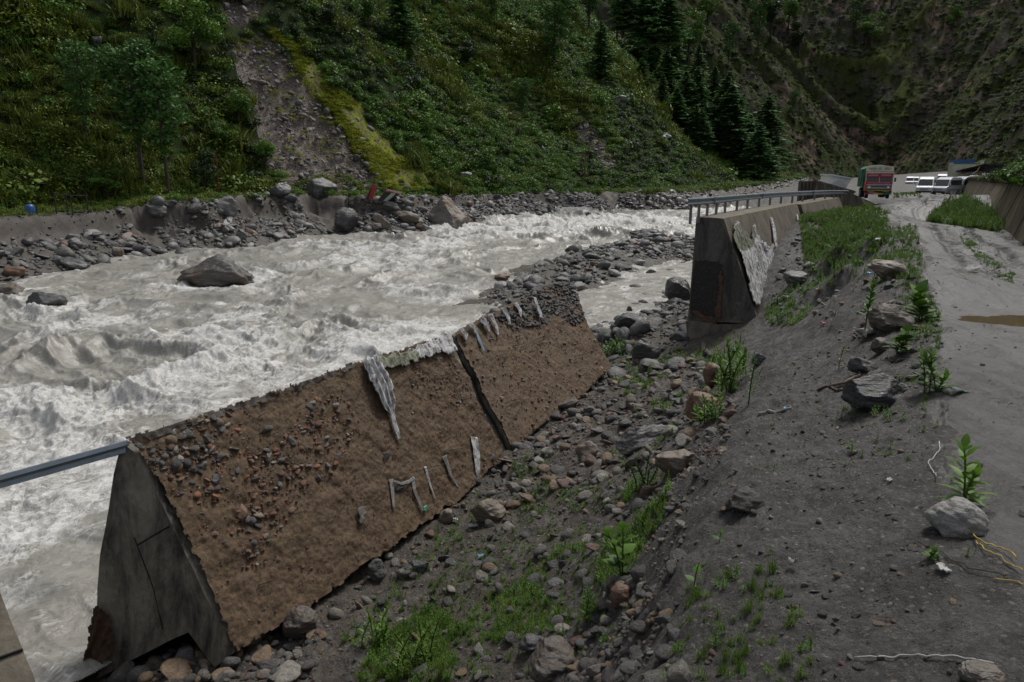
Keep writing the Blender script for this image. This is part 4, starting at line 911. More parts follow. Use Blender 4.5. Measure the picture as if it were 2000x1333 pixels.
def scatter(poly, n, fn, zguess, seed, minpx=0, bounds=None):
    """points spread evenly over the plan of the area whose outline on the photograph is `poly`"""
    r = np.random.default_rng(seed)
    if bounds is None:
        W = [zguess(a, b) for a, b in poly]; xs = [w.x for w in W]; ys = [w.y for w in W]; bounds = (min(xs)-2, max(xs)+2, min(ys)-2, max(ys)+2)
    out = np.zeros((0, 3)); it = 0
    while len(out) < n and it < 40:
        m = 6000; x = r.uniform(bounds[0], bounds[1], m); y = r.uniform(bounds[2], bounds[3], m); z = fn(x, y)
        a, b = project(x, y, z); k = in_poly(a, b, poly); out = np.concatenate([out, np.stack([x[k], y[k], z[k]], 1)]); it += 1
    return out[:n]
ALLROCK = []
def sizes(n, a, b, p, seed): return a*(1+(np.random.default_rng(seed).pareto(p, n))).clip(1, b/a)
def rocks(pts, size, seed, setn, sink=.25, area=''):
    r = np.random.default_rng(seed)
    for p, s in zip(pts, size):
        rot = (r.normal(0, .35), r.normal(0, .35), r.uniform(0, 6.28)); sc_ = s*.5*np.array([1, r.uniform(.75, 1.1), r.uniform(.7, 1.15)])
        d = math.hypot(p[0], p[1]); ALLROCK.append(((p[0], p[1], p[2]+s*(.5*.5-sink)), rot, tuple(sc_), int(r.integers(0, 8)), setn, area, s/max(d, 3)))

zr = lambda a, b: rz(a, b)
# far bank
FB = [(0,470),(110,462),(240,462),(380,440),(540,428),(640,420),(700,425),(820,420),(930,405),(1000,395),(1200,384),(1345,395),(1345,411),(1200,409),(1080,418),(960,428),(915,432),(850,452),(700,456),(560,467),(480,482),(330,494),(230,507),(100,530),(0,552),(-60,570),(-60,480)]
def band(n, lo, hi, seed, pxr=(-500, 1350)):
    r = np.random.default_rng(seed); seg = []; P = EDGE
    for (x0, y0), (x1, y1) in zip(P[:-1], P[1:]):
        seg.append(math.hypot(x1-x0, y1-y0))
    tot = np.cumsum(seg); o = []
    while len(o) < n:
        t = r.uniform(0, tot[-1]); i = int(np.searchsorted(tot, t)); f = (t-(tot[i-1] if i else 0))/seg[i]; (x0, y0), (x1, y1) = P[i], P[i+1]
        d = r.uniform(lo, hi); nx, ny = -(y1-y0)/seg[i], (x1-x0)/seg[i]; x, y = x0+(x1-x0)*f+nx*d, y0+(y1-y0)*f+ny*d
        a, b = project(x, y, 0*x-2)
        if pxr[0] < a < pxr[1]: o.append((x, y))
    o = np.array(o); return np.concatenate([o, far(o[:, 0], o[:, 1])[:, None]], 1)
p = band(2600, -.6, 4.9, 501); rocks(p, sizes(2600, .38, 1.9, 2.1, 502), 503, 0, .2, 'far')
p = band(2600, .5, 6.8, 513, (-100, 1350)); rocks(p, sizes(2600, .16, .6, 2.2, 518), 519, 0, .1, 'far')
p = band(1500, 3.5, 7.2, 505, (230, 1350)); rocks(p, sizes(1500, .3, 2.2, 2.2, 506), 507, 0, .3, 'far')
p = band(1100, -.6, 6.5, 515, (1350, 1640)); rocks(p, sizes(1100, .4, 1.8, 2.1, 516), 517, 0, .2, 'far')
p = band(90, 4.5, 9.0, 509, (230, 780)); rocks(p, sizes(90, .8, 2.6, 2.0, 510), 511, 0, .35, 'far')
# bar in the river
BAR = [(925,600),(960,570),(1000,545),(1060,515),(1130,488),(1230,466),(1350,452),(1365,500),(1340,515),(1270,505),(1200,540),(1130,570),(1100,610),(1060,620),(980,625)]
p = scatter(BAR, 2300, near_base, zr, 520); rocks(p, sizes(2300, .27, 1.5, 2.3, 521), 522, 0, .15, 'bar')
p = scatter([(1150,585),(1250,540),(1360,505),(1365,530),(1250,590),(1190,620)], 40, near_base, zr, 524); rocks(p, sizes(40, .3, 1.2, 2.3, 525), 526, 0, .2, 'bar')
# near bank: stones by the channel and behind the gap
NBK = [(1150,640),(1200,615),(1260,590),(1345,545),(1350,640),(1342,700),(1300,740),(1240,730),(1200,760),(1190,720),(1165,670)]
zb = lambda z: (lambda a, b: G(a, b, z))
p = scatter(NBK, 900, near, zb(-4.8), 530); rocks(p, sizes(900, .16, 1.1, 1.9, 531), 532, 0, .15, 'channel')
GUL = [(1190,720),(1240,700),(1345,690),(1400,740),(1380,830),(1330,880),(1290,960),(1250,1050),(1180,1000),(1060,1010),(960,1010),(880,990),(990,890),(1050,810),(1130,770)]
p = scatter(GUL, 4200, near, zb(-4.3), 534); rocks(p, sizes(4200, .045, .5, 1.65, 535), 536, 1, .12, 'gully')
LOW = [(500,1270),(600,1195),(740,1095),(885,992),(985,900),(1010,1000),(1150,1000),(1240,1080),(1200,1250),(1100,1320),(900,1333),(500,1333)]
p = scatter(LOW, 2600, near, zb(-5), 540); rocks(p, sizes(2600, .025, .34, 1.65, 541), 542, 1, .1, 'gully')
p = scatter([(200,1333),(300,1290),(380,1250),(430,1300),(560,1200),(640,1200),(620,1333)], 150, near, zb(-5.4), 544); rocks(p, sizes(150, .14, .6, 2.0, 545), 546, 1, .12, 'under')
p = scatter([(1250,1050),(1290,930),(1330,860),(1400,760),(1445,790),(1410,900),(1350,1000),(1335,1100),(1290,1160)], 1300, near, zb(-2), 568); rocks(p, sizes(1300, .025, .28, 1.7, 569), 572, 1, .12, 'gully')
HEAP = [(1080,1333),(1130,1240),(1190,1150),(1250,1120),(1290,1190),(1340,1260),(1330,1333)]
p = scatter(HEAP, 420, near, zb(-2), 548); rocks(p, sizes(420, .05, .26, 1.9, 549), 550, 1, .1, 'heap')
MND = [(1560,580),(1620,560),(1700,540),(1790,520),(1830,620),(1850,700),(1830,760),(1690,770),(1640,700),(1600,640)]
p = scatter(MND, 900, near, zb(0), 552); rocks(p, sizes(900, .02, .3, 1.6, 553), 554, 1, .12, 'mound')
p = scatter([(1500,560),(1560,440),(1580,480),(1620,560),(1560,620),(1500,620)], 360, near, zb(-.8), 556); rocks(p, sizes(360, .07, .7, 1.8, 557), 558, 0, .15, 'wallside')
p = scatter([(1290,850),(1400,780),(1600,680),(1800,700),(1850,1000),(1900,1333),(1250,1333),(1300,1000)], 6500, near, zb(-.8), 560); rocks(p, sizes(6500, .008, .09, 1.7, 561), 562, 1, .1, 'slope')
p = scatter([(1570,430),(1640,418),(1735,430),(1735,470),(1700,500),(1640,560),(1575,590)], 700, near, zb(.2), 574); rocks(p, sizes(700, .04, .4, 1.9, 575), 577, 1, .12, 'verge')
p = scatter([(1740,410),(1900,388),(1960,520),(2000,600),(2000,1333),(1930,1100),(1850,800),(1800,560)], 2600, near, zb(0), 564); rocks(p, sizes(2600, .01, .1, 1.8, 565), 566, 0, .1, 'road')
# rubble lying on the slab faces
def on_face(poly, n, P, N, seed):
    r = np.random.default_rng(seed); xs = [a for a, _ in poly]; ys = [b for _, b in poly]; o = []
    e1 = Vector((0, 0, 1)).cross(N).normalized(); e2 = N.cross(e1); Q = [on_plane(a, b, P, N)-P for a, b in poly]; uv = [(q.dot(e1), q.dot(e2)) for q in Q]
    while len(o) < n:
        u = r.uniform(min(q[0] for q in uv), max(q[0] for q in uv), 3000); v = r.uniform(min(q[1] for q in uv), max(q[1] for q in uv), 3000); k = in_poly(u, v, uv)
        for a, b in zip(u[k], v[k]): o.append(tuple(P+e1*a+e2*b+N*.09))
    return o[:n]
RUB = [(270,905),(400,810),(440,800),(500,880),(560,850),(600,770),(680,780),(690,860),(640,930),(600,960),(560,1010),(520,1080),(470,1120),(400,1060),(330,960)]
for pl, n_, a_, b_, sd_, st_ in [(RUB, 1150, .035, .2, 570, 2), ([(250,880),(400,815),(470,830),(440,900),(380,930),(300,930)], 110, .07, .26, 573, 1), (FACE1, 4200, .012, .085, 576, 2), ([(760,700),(870,690),(930,790),(900,800),(800,760)], 380, .03, .12, 579, 2)]:
    rocks(on_face(pl, n_, P1, N1, sd_), sizes(n_, a_, b_, 1.9, sd_+1), sd_+2, st_, .22, 'slab')
rocks(on_face(F2, 2000, P2, N2, 590), sizes(2000, .02, .14, 1.9, 591), 592, 2, .2, 'slab2')
rocks(on_face([(960,625),(1040,575),(1090,556),(1116,560),(1140,628),(1120,636),(1080,615),(1050,640),(1000,645)], 520, P2, N2, 594), sizes(520, .09, .22, 2.5, 595), 596, 0, .1, 'crust')

LAB = {'far': ('grey boulder in the stony heap along the far edge of the river', 'boulders along the far river bank'),
 'bar': ('grey cobble on the stony bar in the middle of the river', 'cobbles on the river bar'),
 'channel': ('wet grey boulder between the small channel and the standing wall', 'boulders by the side channel'),
 'gully': ('stone in the stony gully below the grey slope', 'stones in the gully'),
 'under': ('stone in the shadow under the near end of the fallen wall', 'stones under the fallen wall'),
 'heap': ('stone in the blurred heap at the bottom of the photo below the weeds', 'stones in the near heap'),
 'mound': ('stone on the muddy mound beside the road', 'stones on the roadside mound'),
 'wallside': ('grey stone between the standing wall and the green verge', 'stones behind the standing wall'),
 'slab': ('stone lying on the brown face of the long fallen wall block', 'stones on the long fallen block'),
 'crust': ('grey stone in the crust on top of the smaller fallen block', 'stones crusting the smaller block')}
ALLROCK.sort(key=lambda t: -t[6]); quota = {'far': 95, 'bar': 50, 'channel': 35, 'gully': 30, 'under': 14, 'heap': 12, 'mound': 6, 'wallside': 6, 'slab': 12, 'crust': 8}
rest = {}
for t in ALLROCK:
    (loc, rot, sc_, ix, st, ar, ap) = t
    if quota.get(ar, 0) > 0:
        quota[ar] -= 1; o = bpy.data.objects.new('rock', (RK_G, RK_M, RK_B)[st][ix]); COL.objects.link(o); o.location = loc; o.rotation_euler = rot; o.scale = sc_
        tag(o, LAB[ar][0], 'rock', LAB[ar][1])
    else: rest.setdefault((ar, st), []).append(t)
NM = {'far': ('bank_stones', 'loose grey stones heaped along the far river bank'), 'bar': ('bar_stones', 'small grey cobbles covering the bar in the river'), 'channel': ('channel_stones', 'small wet stones beside the side channel'),
 'gully': ('gully_stones', 'mixed brown and grey stones filling the gully'), 'under': ('small_stones', 'small stones under the end of the fallen wall'), 'heap': ('heap_stones', 'mixed small stones in the near heap'),
 'mound': ('mound_stones', 'small stones in the roadside mound'), 'wallside': ('verge_stones', 'grey stones behind the standing wall'), 'slope': ('slope_gravel', 'fine pale gravel on the grey slope'), 'road': ('road_gravel', 'fine grit on the muddy road'),
 'verge': ('verge_rubble', 'stones and debris among the weeds of the verge'), 'slab': ('brick_rubble', 'reddish brick rubble and grit on the brown face'), 'slab2': ('rubble', 'small rubble on the smaller fallen block'), 'crust': ('crust_stones', 'grey stones crusting the top of the smaller block')}
for (ar, st), L in rest.items():
    stuff(NM[ar][0], (C_G, C_M, C_B)[st], [t[0] for t in L], [t[1] for t in L], [t[2] for t in L], [t[3] for t in L], NM[ar][1], 'stones')

# ---- boulders one can tell apart: px, py of the foot, width px, height px, kind
def mh(name, pal, rough=.55, sc_=.5, streak=.5, tint=None): return m_rock(name, [(0, pal[0]), (1, pal[1])], rough, sc_, streak, tint)
MH = {'grey': mh('boulder_grey', ((.1, .1, .1), (.12, .118, .112)), .5, .8, .5), 'dark': mh('boulder_dark', ((.04, .042, .046), (.05, .052, .055)), .4, .8, .3), 'tan': mh('boulder_tan', ((.2, .15, .1), (.22, .17, .12)), .6, 2, .3),
      'rust': mh('boulder_rust', ((.17, .08, .035), (.2, .095, .04)), .55, 2, .1), 'pale': mh('boulder_pale', ((.33, .32, .3), (.35, .34, .32)), .7, 4, .2), 'brown': mh('boulder_brown', ((.1, .075, .055), (.12, .09, .065)), .6, 1.5, .25), 'buff': mh('boulder_buff', ((.2, .185, .16), (.22, .2, .175)), .6, .45, .35, (.16, .09, .045))}
def boulder(px, py, w, h, kind, lab, depth=.8, seed=0, where='near', rot=0, cuts=9, peak=0, sink=.12, tiltv=(0, 0), name='boulder', prof=None):
    d = {'near': hitN, 'far': hitF, 'river': rz}[where](px, py); dist = (d-Vector((0, 0, CAMZ))).length; k = dist/FPX; W, H = w*k, h*k
    me = rock_mesh('boulder', 900+seed, 5 if w > 60 else 4, cuts, .05, MH[kind] if isinstance(kind, str) else kind, (1, 1, 1), .24)
    co = np.array([v.co[:] for v in me.vertices])
    if peak: s_ = 1-.55*peak*np.clip(co[:, 2], 0, 1); co[:, 0] *= s_; co[:, 1] *= s_
    mn, mx = co.min(0), co.max(0); co = (co-(mn+mx)/2)/((mx-mn)/2)
    if prof: co[:, 2] = np.where(co[:, 2] > 0, co[:, 2]*np.interp(co[:, 0], np.linspace(-1, 1, len(prof)), prof), co[:, 2])
    co *= np.array([W/2, W*depth/2, H*(1+sink)/2])
    for v, c in zip(me.vertices, co): v.co = c
    o = obj(name, me); o.rotation_euler = (tiltv[0], tiltv[1], rot); x_, y_ = d.x, d.y+W*depth*.28; gz = {'near': nz, 'far': fz, 'river': lambda a, b: d.z-.1}[where](x_, y_); gz = min(gz, d.z+.1*H) if where == 'near' else min(gz, d.z+H*.25)
    o.location = (x_, y_, (gz+d.z)/2+H*(1-sink)/2-.04*H); return tag(o, lab, 'rock')
boulder(412, 557, 138, 56, mh('river_boulder', ((.085, .08, .075), (.11, .1, .09)), .4, .5, .5, (.1, .068, .05)), 'large wedge-shaped grey boulder breaking the rapids in mid river', .7, 1, 'river', .0, 12, .3, .35, prof=[.15,.35,.5,.9,1.15,1.1,.9,.5])
boulder(82, 602, 60, 28, 'dark', 'small dark veined boulder in the rapids at the left', .8, 2, 'river', .4, 8, .4, .3)
boulder(6, 582, 60, 24, 'brown', 'reddish brown boulder at the left edge of the photo in the water', .8, 3, 'river', 0, 8)
boulder(872, 452, 86, 62, 'buff', 'biggest pointed buff boulder standing in the water at the far bank', .8, 4, 'far', .0, 12, .45, .1, prof=[.35,.7,.85,1.2,1.15,.85,.6,.35])
boulder(675, 455, 52, 46, 'dark', 'blocky dark boulder at the water below the broken red sign', .8, 5, 'far', .5, 7)
boulder(745, 447, 44, 22, 'tan', 'tan striped slab-like boulder just right of the blocky dark boulder', .6, 6, 'far', .2, 8, 0, .1, (0, .5))
boulder(795, 436, 48, 22, 'tan', 'flat brown layered boulder just left of the pointed buff boulder', .7, 7, 'far', .1, 9, 0, .1, (0, .15))
boulder(765, 417, 38, 19, 'grey', 'smooth grey boulder right beneath the tilted striped sign block', .6, 8, 'far', .4, 7, 0, .1, (0, .4))
boulder(733, 452, 26, 15, 'buff', 'small olive boulder at the waterline below the tan striped slab', .8, 9, 'far', .1, 6)
boulder(818, 447, 14, 9, 'rust', 'small salmon boulder touching the left foot of the pointed buff boulder', .8, 10, 'far', 0, 6)
boulder(435, 418, 46, 36, 'grey', 'round striped boulder on top of the far bank below the red pole', .8, 11, 'far', .2, 7)
boulder(300, 428, 40, 24, 'grey', 'flat-topped pale boulder embedded in the top of the far bank', .8, 12, 'far', .2, 9)
boulder(545, 390, 42, 30, 'dark', 'dark boulder on the far bank at the left foot of the landslide scar', .8, 13, 'far', .2, 9)
boulder(625, 388, 60, 38, 'grey', 'broad grey outcrop boulder at the foot of the landslide scar', .7, 14, 'far', .2, 11)
boulder(22, 540, 38, 16, 'rust', 'orange brown boulder at the water near the left edge of the photo', .8, 15, 'far', .3, 6)
boulder(136, 527, 50, 18, 'dark', 'dark flat slab boulder dipping into the water at the far bank', .7, 16, 'far', .1, 9, 0, .1, (0, .25))
boulder(145, 487, 24, 20, 'grey', 'veined pale blue-grey boulder topmost in the heap at the left', .8, 17, 'far', .3, 5)
boulder(228, 502, 20, 18, 'tan', 'egg-shaped tan boulder in the heap at the left', .8, 18, 'far', .3, 4)
boulder(980, 550, 30, 16, 'rust', 'bright rust red boulder at the river edge of the stony bar', .8, 19, 'river', .3, 7)
boulder(1160, 425, 30, 12, 'grey', 'small pale boulder awash in the far rapids', .8, 20, 'river', .3, 7)
boulder(1228, 429, 26, 8, 'dark', 'long dark boulder awash in the far rapids near the rail', .8, 21, 'river', .3, 7)
boulder(1265, 468, 70, 20, 'dark', 'long dark boulder at the far tip of the stony bar', .7, 22, 'river', .1, 8)
boulder(1120, 470+20, 34, 14, 'dark', 'dark boulder on the outer edge of the stony bar', .7, 23, 'river', .1, 8)
# near bank
boulder(1325, 925, 86, 42, 'tan', 'tan weathered boulder with a cut right end on the edge of the grey slope', .6, 30, 'near', -.15, 6, 0, .5, (0, .05))
boulder(952, 1020, 68, 44, 'tan', 'angular tan boulder lying in the mud below the fallen wall', .8, 31, 'near', .2, 8, .3)
boulder(585, 1254, 64, 54, 'brown', 'round brown boulder by the foot of the long fallen block', .9, 32, 'near', .2, 5)
boulder(1400, 752, 46, 44, 'rust', 'orange brown upright boulder in the tall weeds', .8, 33, 'near', .2, 7)
boulder(1372, 822, 74, 58, 'rust', 'large rust orange boulder below the tall weeds', .8, 34, 'near', -.5, 5, .2, .2, (0, -.5))
boulder(1262, 868, 120, 40, 'grey', 'long flat grey slab of rock lying in the gully', .5, 35, 'near', .4, 9, 0, .3, (0, -.2))
boulder(1150, 902, 46, 38, 'tan', 'brown banded rounded boulder in the middle of the gully', .8, 36, 'near', -.4, 5, 0, .15, (0, -.4))
boulder(1110, 800, 42, 20, 'brown', 'dark reddish block resting against the foot of the smaller fallen block', .8, 37, 'near', .2, 8, 0, .2, (0, -.3))
boulder(1246, 808, 26, 20, 'brown', 'maroon rounded boulder in the upper gully', .8, 38, 'near', .2, 6)
boulder(1152, 812, 26, 18, 'grey', 'pale grey banded cobble in the upper gully', .8, 39, 'near', .2, 4)
boulder(1740, 545, 72, 34, 'tan', 'big buff rounded boulder on top of the roadside mound', .7, 40, 'near', -.25, 5, 0, .2, (0, .15))
boulder(1748, 645, 74, 44, 'brown', 'broad pale brown boulder half hidden by leaves beside the road', .8, 41, 'near', -.2, 8, 0, .2)
boulder(1732, 790, 130, 52, 'dark', 'large dark angular slab of rock at the side of the road', .55, 42, 'near', .1, 9, .5, .25)
boulder(1690, 728, 52, 24, 'dark', 'dark curved flat rock left of the big angular slab', .5, 43, 'near', -.3, 6, 0, .2, (0, .2))
boulder(1722, 690, 30, 28, 'brown', 'rounded brown cobble on the mound beside the road', .8, 44, 'near', .2, 4)
boulder(1880, 1046, 92, 56, 'pale', 'speckled pale granite boulder beside the road under the leafy plant', .75, 45, 'near', -.3, 3, .2, .25)
boulder(1458, 998, 70, 36, M_silt, 'lump of grey mud with a dark hollow on the silt slope', .9, 46, 'near', .2, 6, .2, .75, name='mud_lump')
boulder(1482, 712, 28, 22, 'dark', 'dark stone just right of the tall weeds', .8, 47, 'near', .2, 7)
boulder(1560, 556, 46, 24, 'grey', 'grey boulder beneath the standing wall by the green verge', .8, 48, 'near', .3, 6)
boulder(1265, 710, 60, 44, 'dark', 'dark blocky boulder with weeds growing around it in the gully top', .8, 49, 'near', .1, 7)
boulder(1230, 598+48, 60, 36, 'dark', 'big dark rounded boulder at the water of the side channel', .8, 50, 'near', .2, 5)
boulder(1330, 590, 56, 50, 'dark', 'black and pale angular boulder touching the river side of the standing wall', .8, 51, 'near', .2, 9)
boulder(1035, 1276, 46, 30, 'dark', 'dark wet stone in the mud at the bottom centre of the photo', .8, 52, 'near', .2, 7)
boulder(1215, 1182, 44, 38, 'rust', 'rust brown stone above the blurred stone heap', .9, 53, 'near', .2, 4)
boulder(1080, 1333, 90, 60, 'brown', 'large brown stone at the bottom edge of the photo', .9, 54, 'near', .2, 4)
boulder(735, 1135, 36, 38, 'grey', 'rounded grey stone at the jagged foot of the long fallen block', .9, 55, 'near', .2, 4)
boulder(1930, 1342, 64, 28, 'buff', 'pale stone cut by the bottom edge of the photo beside the road', .9, 56, 'near', .2, 4)
boulder(820, 1120, 0+34, 22, 'dark', 'dark stone in the mud left of the small banded pebbles', .8, 57, 'near', .2, 7)
boulder(870, 1022, 28, 28, 'tan', 'small orange stone beneath the jagged edge of the long fallen block', .8, 58, 'near', .2, 7)
def stuck(px, py, w, P, N, kind, seed, lab, fl=.5, asp=.6):
    p = on_plane(px, py, P, N)+N*.1; k = (p-Vector((0, 0, CAMZ))).length/FPX; me = rock_mesh('stone', 700+seed, 4, 9, .05, MH[kind], (w*k/2, w*k/2*asp, w*k/2*fl), .1); o = obj('stone', me)
    o.rotation_euler = (N.to_track_quat('Z', 'Y').to_matrix() @ Matrix.Rotation(seed*1.3, 3, 'Z')).to_euler(); o.location = p; return tag(o, lab, 'rock')
for i, (a, b, w, k, l, asp) in enumerate([(513,842,32,'brown','long purplish flat stone on the upper brown face',.5),(467,1003,34,'rust','squared terracotta brick piece low in the rubble patch',.7),(500,1010,24,'tan','ochre stone right beside the squared terracotta brick piece',.6),(415,940,24,'dark','dark blue-grey stone in the left part of the brick rubble',.7),
    (399,860,20,'dark','slate stone among the pale cobbles near the top left corner of the brown face',.8),(335,845,18,'pale','palest cobble near the top left corner of the brown face',.6),(337,880,20,'buff','round buff cobble near the top left corner of the brown face',.9),(357,880,16,'tan','yellowish cobble near the top left corner of the brown face',.8),
    (348,899,16,'pale','small grey round cobble below the buff one on the brown face',.8),(600,798,18,'grey','angular grey stone near the upper middle of the brown face',.8),(750,892,24,'dark','angular dark stone left of the torn strips on the brown face',.6),(564,864,22,'grey','blocky grey stone in the middle of the brown face',.8),(775,955,26,'dark','dark cobble caught behind the grey swag on the bent rebar',.7),(518,895,26,'brown','pinkish brown stone in the middle of the brick rubble',.7),(660,893,14,'dark','small dark cube-like stone in the middle of the brown face',.9),(958,897,18,'dark','dark stone beside the foot of the gap on the brown face',.6)]):
    stuck(a, b, w, P1, N1, k, i, l, .45, asp)
# ------------------------------------------------------------------ foliage
def cards(C, Nn, L, W, r, droop=0.0, updir=None):
    """leaf-sized rhombs: centres C, facing Nn, length L, width W"""
    C = np.asarray(C, float); n = len(C); Nn = Nn/np.linalg.norm(Nn, axis=1, keepdims=True)
    t = r.normal(size=(n, 3)) if updir is None else updir+r.normal(size=(n, 3))*.35
    t[:, 2] -= droop; t -= (t*Nn).sum(1, keepdims=True)*Nn; t /= np.linalg.norm(t, axis=1, keepdims=True)+1e-9; b = np.cross(Nn, t)
    L = np.broadcast_to(L, (n,))[:, None]; W = np.broadcast_to(W, (n,))[:, None]
    V = np.stack([C-t*L/2, C+b*W/2-t*L*.05, C+t*L/2, C-b*W/2-t*L*.05], 1).reshape(-1, 3); F = np.arange(4*n).reshape(-1, 4); return V, F
def join(parts):
    V = []; F = []; n = 0
    for v, f in parts: V.append(v); F.append(f+n); n += len(v)
    return np.concatenate(V), np.concatenate(F)
def blob_cards(n, blobs, L, W, r, droop=.2, shell=.75):
    C = []; Nn = []
    w = np.array([b[3]*b[4]*b[5] for b in blobs])**.67; w = w/w.sum()
    for b, k in zip(blobs, r.multinomial(n, w)):
        d = r.normal(size=(k, 3)); d /= np.linalg.norm(d, axis=1, keepdims=True); q = d*(shell+(1-shell)*r.random((k, 1)))*(1+.18*np.sin(d[:, :1]*7+d[:, 1:2]*5+b[0]))
        C.append(np.array(b[:3])+q*np.array(b[3:6])); Nn.append(d*.7+r.normal(size=(k, 3))*.5+np.array([0, 0, .45]))
    C = np.concatenate(C); Nn = np.concatenate(Nn); s = r.uniform(.6, 1.3, len(C)); return cards(C, Nn, L*s, W*s, r, droop)
M_bush = m_leaf('shrub_leaf', (.045, .115, .013), (.1, .195, .024)); M_bushy = m_leaf('yellow_green_leaf', (.068, .115, .013), (.14, .19, .022)); M_needle = m_leaf('conifer_needle', (.06, .135, .05), (.11, .21, .07), .6, .3, .4)
M_pine = m_leaf('pine_needle', (.042, .11, .025), (.075, .16, .036), .6, .3, .2); M_darkleaf = m_leaf('dark_leaf', (.018, .04, .01), (.035, .062, .014)); M_grass = m_leaf('grass_blade', (.06, .12, .014), (.12, .19, .028), .5, .8, .3)
M_moss = m_leaf('moss', (.17, .2, .012), (.3, .33, .025), .8, 1, .1); M_weed = m_leaf('weed_leaf', (.045, .11, .015), (.1, .19, .025), .5, 1.5, .3); M_drygrass = m_leaf('long_grass', (.055, .085, .012), (.105, .135, .02), .6, .3, .25)
M_bark = m_plain('bark', (.045, .036, .028), .9, 0, .35, 8, .6)
def srcmesh(V, F, mat, nm): return bpy.data.objects.new(nm, np_mesh(nm, V, F, [mat], False))
def bush_src(seed, mat, n=420, L=.24, W=.11, flat=.75):
    r = np.random.default_rng(seed); bl = [(0, 0, .3, .8, .8, .55)]+[(r.uniform(-.7, .7), r.uniform(-.7, .7), r.uniform(.25, .75)*flat, r.uniform(.3, .55), r.uniform(.3, .55), r.uniform(.25, .5)) for _ in range(6)]
    return srcmesh(*blob_cards(n, bl, L, W, r), mat, 'shrub')
def tuft_src(seed, mat, n=90, h=1.0, spread=.5, w=.035, bend=.6, base=.12):
    r = np.random.default_rng(seed); parts = []; V = []; F = []; 
    for i in range(n):
        a = r.uniform(0, 6.28); b0 = np.array([r.normal(0, base), r.normal(0, base), 0]); L = h*r.uniform(.5, 1); out = np.array([math.cos(a), math.sin(a), 0]); side = np.array([-out[1], out[0], 0])*w
        sp = spread*r.uniform(.2, 1); k = len(V)
        for j, t in enumerate((0, .4, .75, 1)):
            c = b0+out*sp*L*(t**1.6)+np.array([0, 0, L*(t-bend*sp*t*t)]); ww = [1, .9, .6, .06][j]; V += [c-side*ww, c+side*ww]
        F += [(k+2*j, k+2*j+1, k+2*j+3, k+2*j+2) for j in range(3)]
    return srcmesh(np.array(V), np.array(F), mat, 'tuft')
def weed_parts(r, h, nl, L, W, lean=.15, droop=.3, start=.15):
    """one stem with narrow leaves in a spiral; returns stem points and leaf quads"""
    a = r.uniform(0, 6.28); st = [np.array([math.cos(a)*lean*h*t*t, math.sin(a)*lean*h*t*t, h*t]) for t in np.linspace(0, 1, 6)]; V = []; F = []
    for i in range(nl):
        t = start+(1-start)*i/nl; p = np.array([np.interp(t, np.linspace(0, 1, 6), [q[k] for q in st]) for k in range(3)]); an = i*2.4+r.uniform(-.3, .3)
        l = L*(1-.45*t)*r.uniform(.8, 1.2); el = .25+.9*t+r.uniform(-.15, .15); o = np.array([math.cos(an), math.sin(an), 0]); s_ = np.array([-o[1], o[0], 0]); k = len(V)
        for j, q in enumerate((0, .3, .65, 1)):
            c = p+o*l*q*math.cos(el)+np.array([0, 0, l*(q*math.sin(el)-droop*q*q)]); ww = W*[.25, 1, .7, .03][j]; V += [c-s_*ww, c+np.array([0, 0, -.12*ww]), c+s_*ww]
        for j in range(3): F += [(k+3*j, k+3*j+1, k+3*j+4, k+3*j+3), (k+3*j+1, k+3*j+2, k+3*j+5, k+3*j+4)]
    return st, np.array(V), np.array(F)
def weed_src(seed, mat, stems=3, h=.5, nl=18, L=.14, W=.018, spread=.08):
    r = np.random.default_rng(seed); P = []
    for _ in range(stems):
        st, V, F = weed_parts(r, h*r.uniform(.6, 1), nl, L, W); o = np.array([r.normal(0, spread), r.normal(0, spread), 0]); P.append((V+o, F))
        s = []; 
        for a in st: s += [a+o+np.array([-.004, 0, 0]), a+o+np.array([.004, 0, 0])]
        P.append((np.array(s), np.array([(2*i, 2*i+1, 2*i+3, 2*i+2) for i in range(len(st)-1)])))
    return srcmesh(*join(P), mat, 'weed')

C_bush = src_coll('shrub_shapes', [bush_src(1, M_bush), bush_src(2, M_bush), bush_src(3, M_bushy), bush_src(4, M_darkleaf), bush_src(5, M_bush, 380, .3, .08), tuft_src(6, M_drygrass, 130, 1.2, .9, .03, .7, .3), tuft_src(7, M_drygrass, 150, .9, 1.1, .028, .8, .35), bush_src(8, M_bushy, 300, .16, .1, .4)])
C_moss = src_coll('moss_shapes', [bush_src(11, M_moss, 260, .2, .14, .3), bush_src(12, M_moss, 200, .16, .12, .3)])
C_weed = src_coll('weed_shapes', [weed_src(21, M_weed, 3), weed_src(22, M_weed, 4, .4, 16, .1, .014), weed_src(23, M_grass, 5, .35, 20, .07, .008, .06), tuft_src(24, M_grass, 60, .35, .8, .006, .5, .05), tuft_src(25, M_grass, 45, .5, .5, .006, .4, .04), tuft_src(26, M_weed, 40, .22, 1.1, .012, .5, .07), weed_src(27, M_grass, 2, .6, 26, .08, .01, .04)])

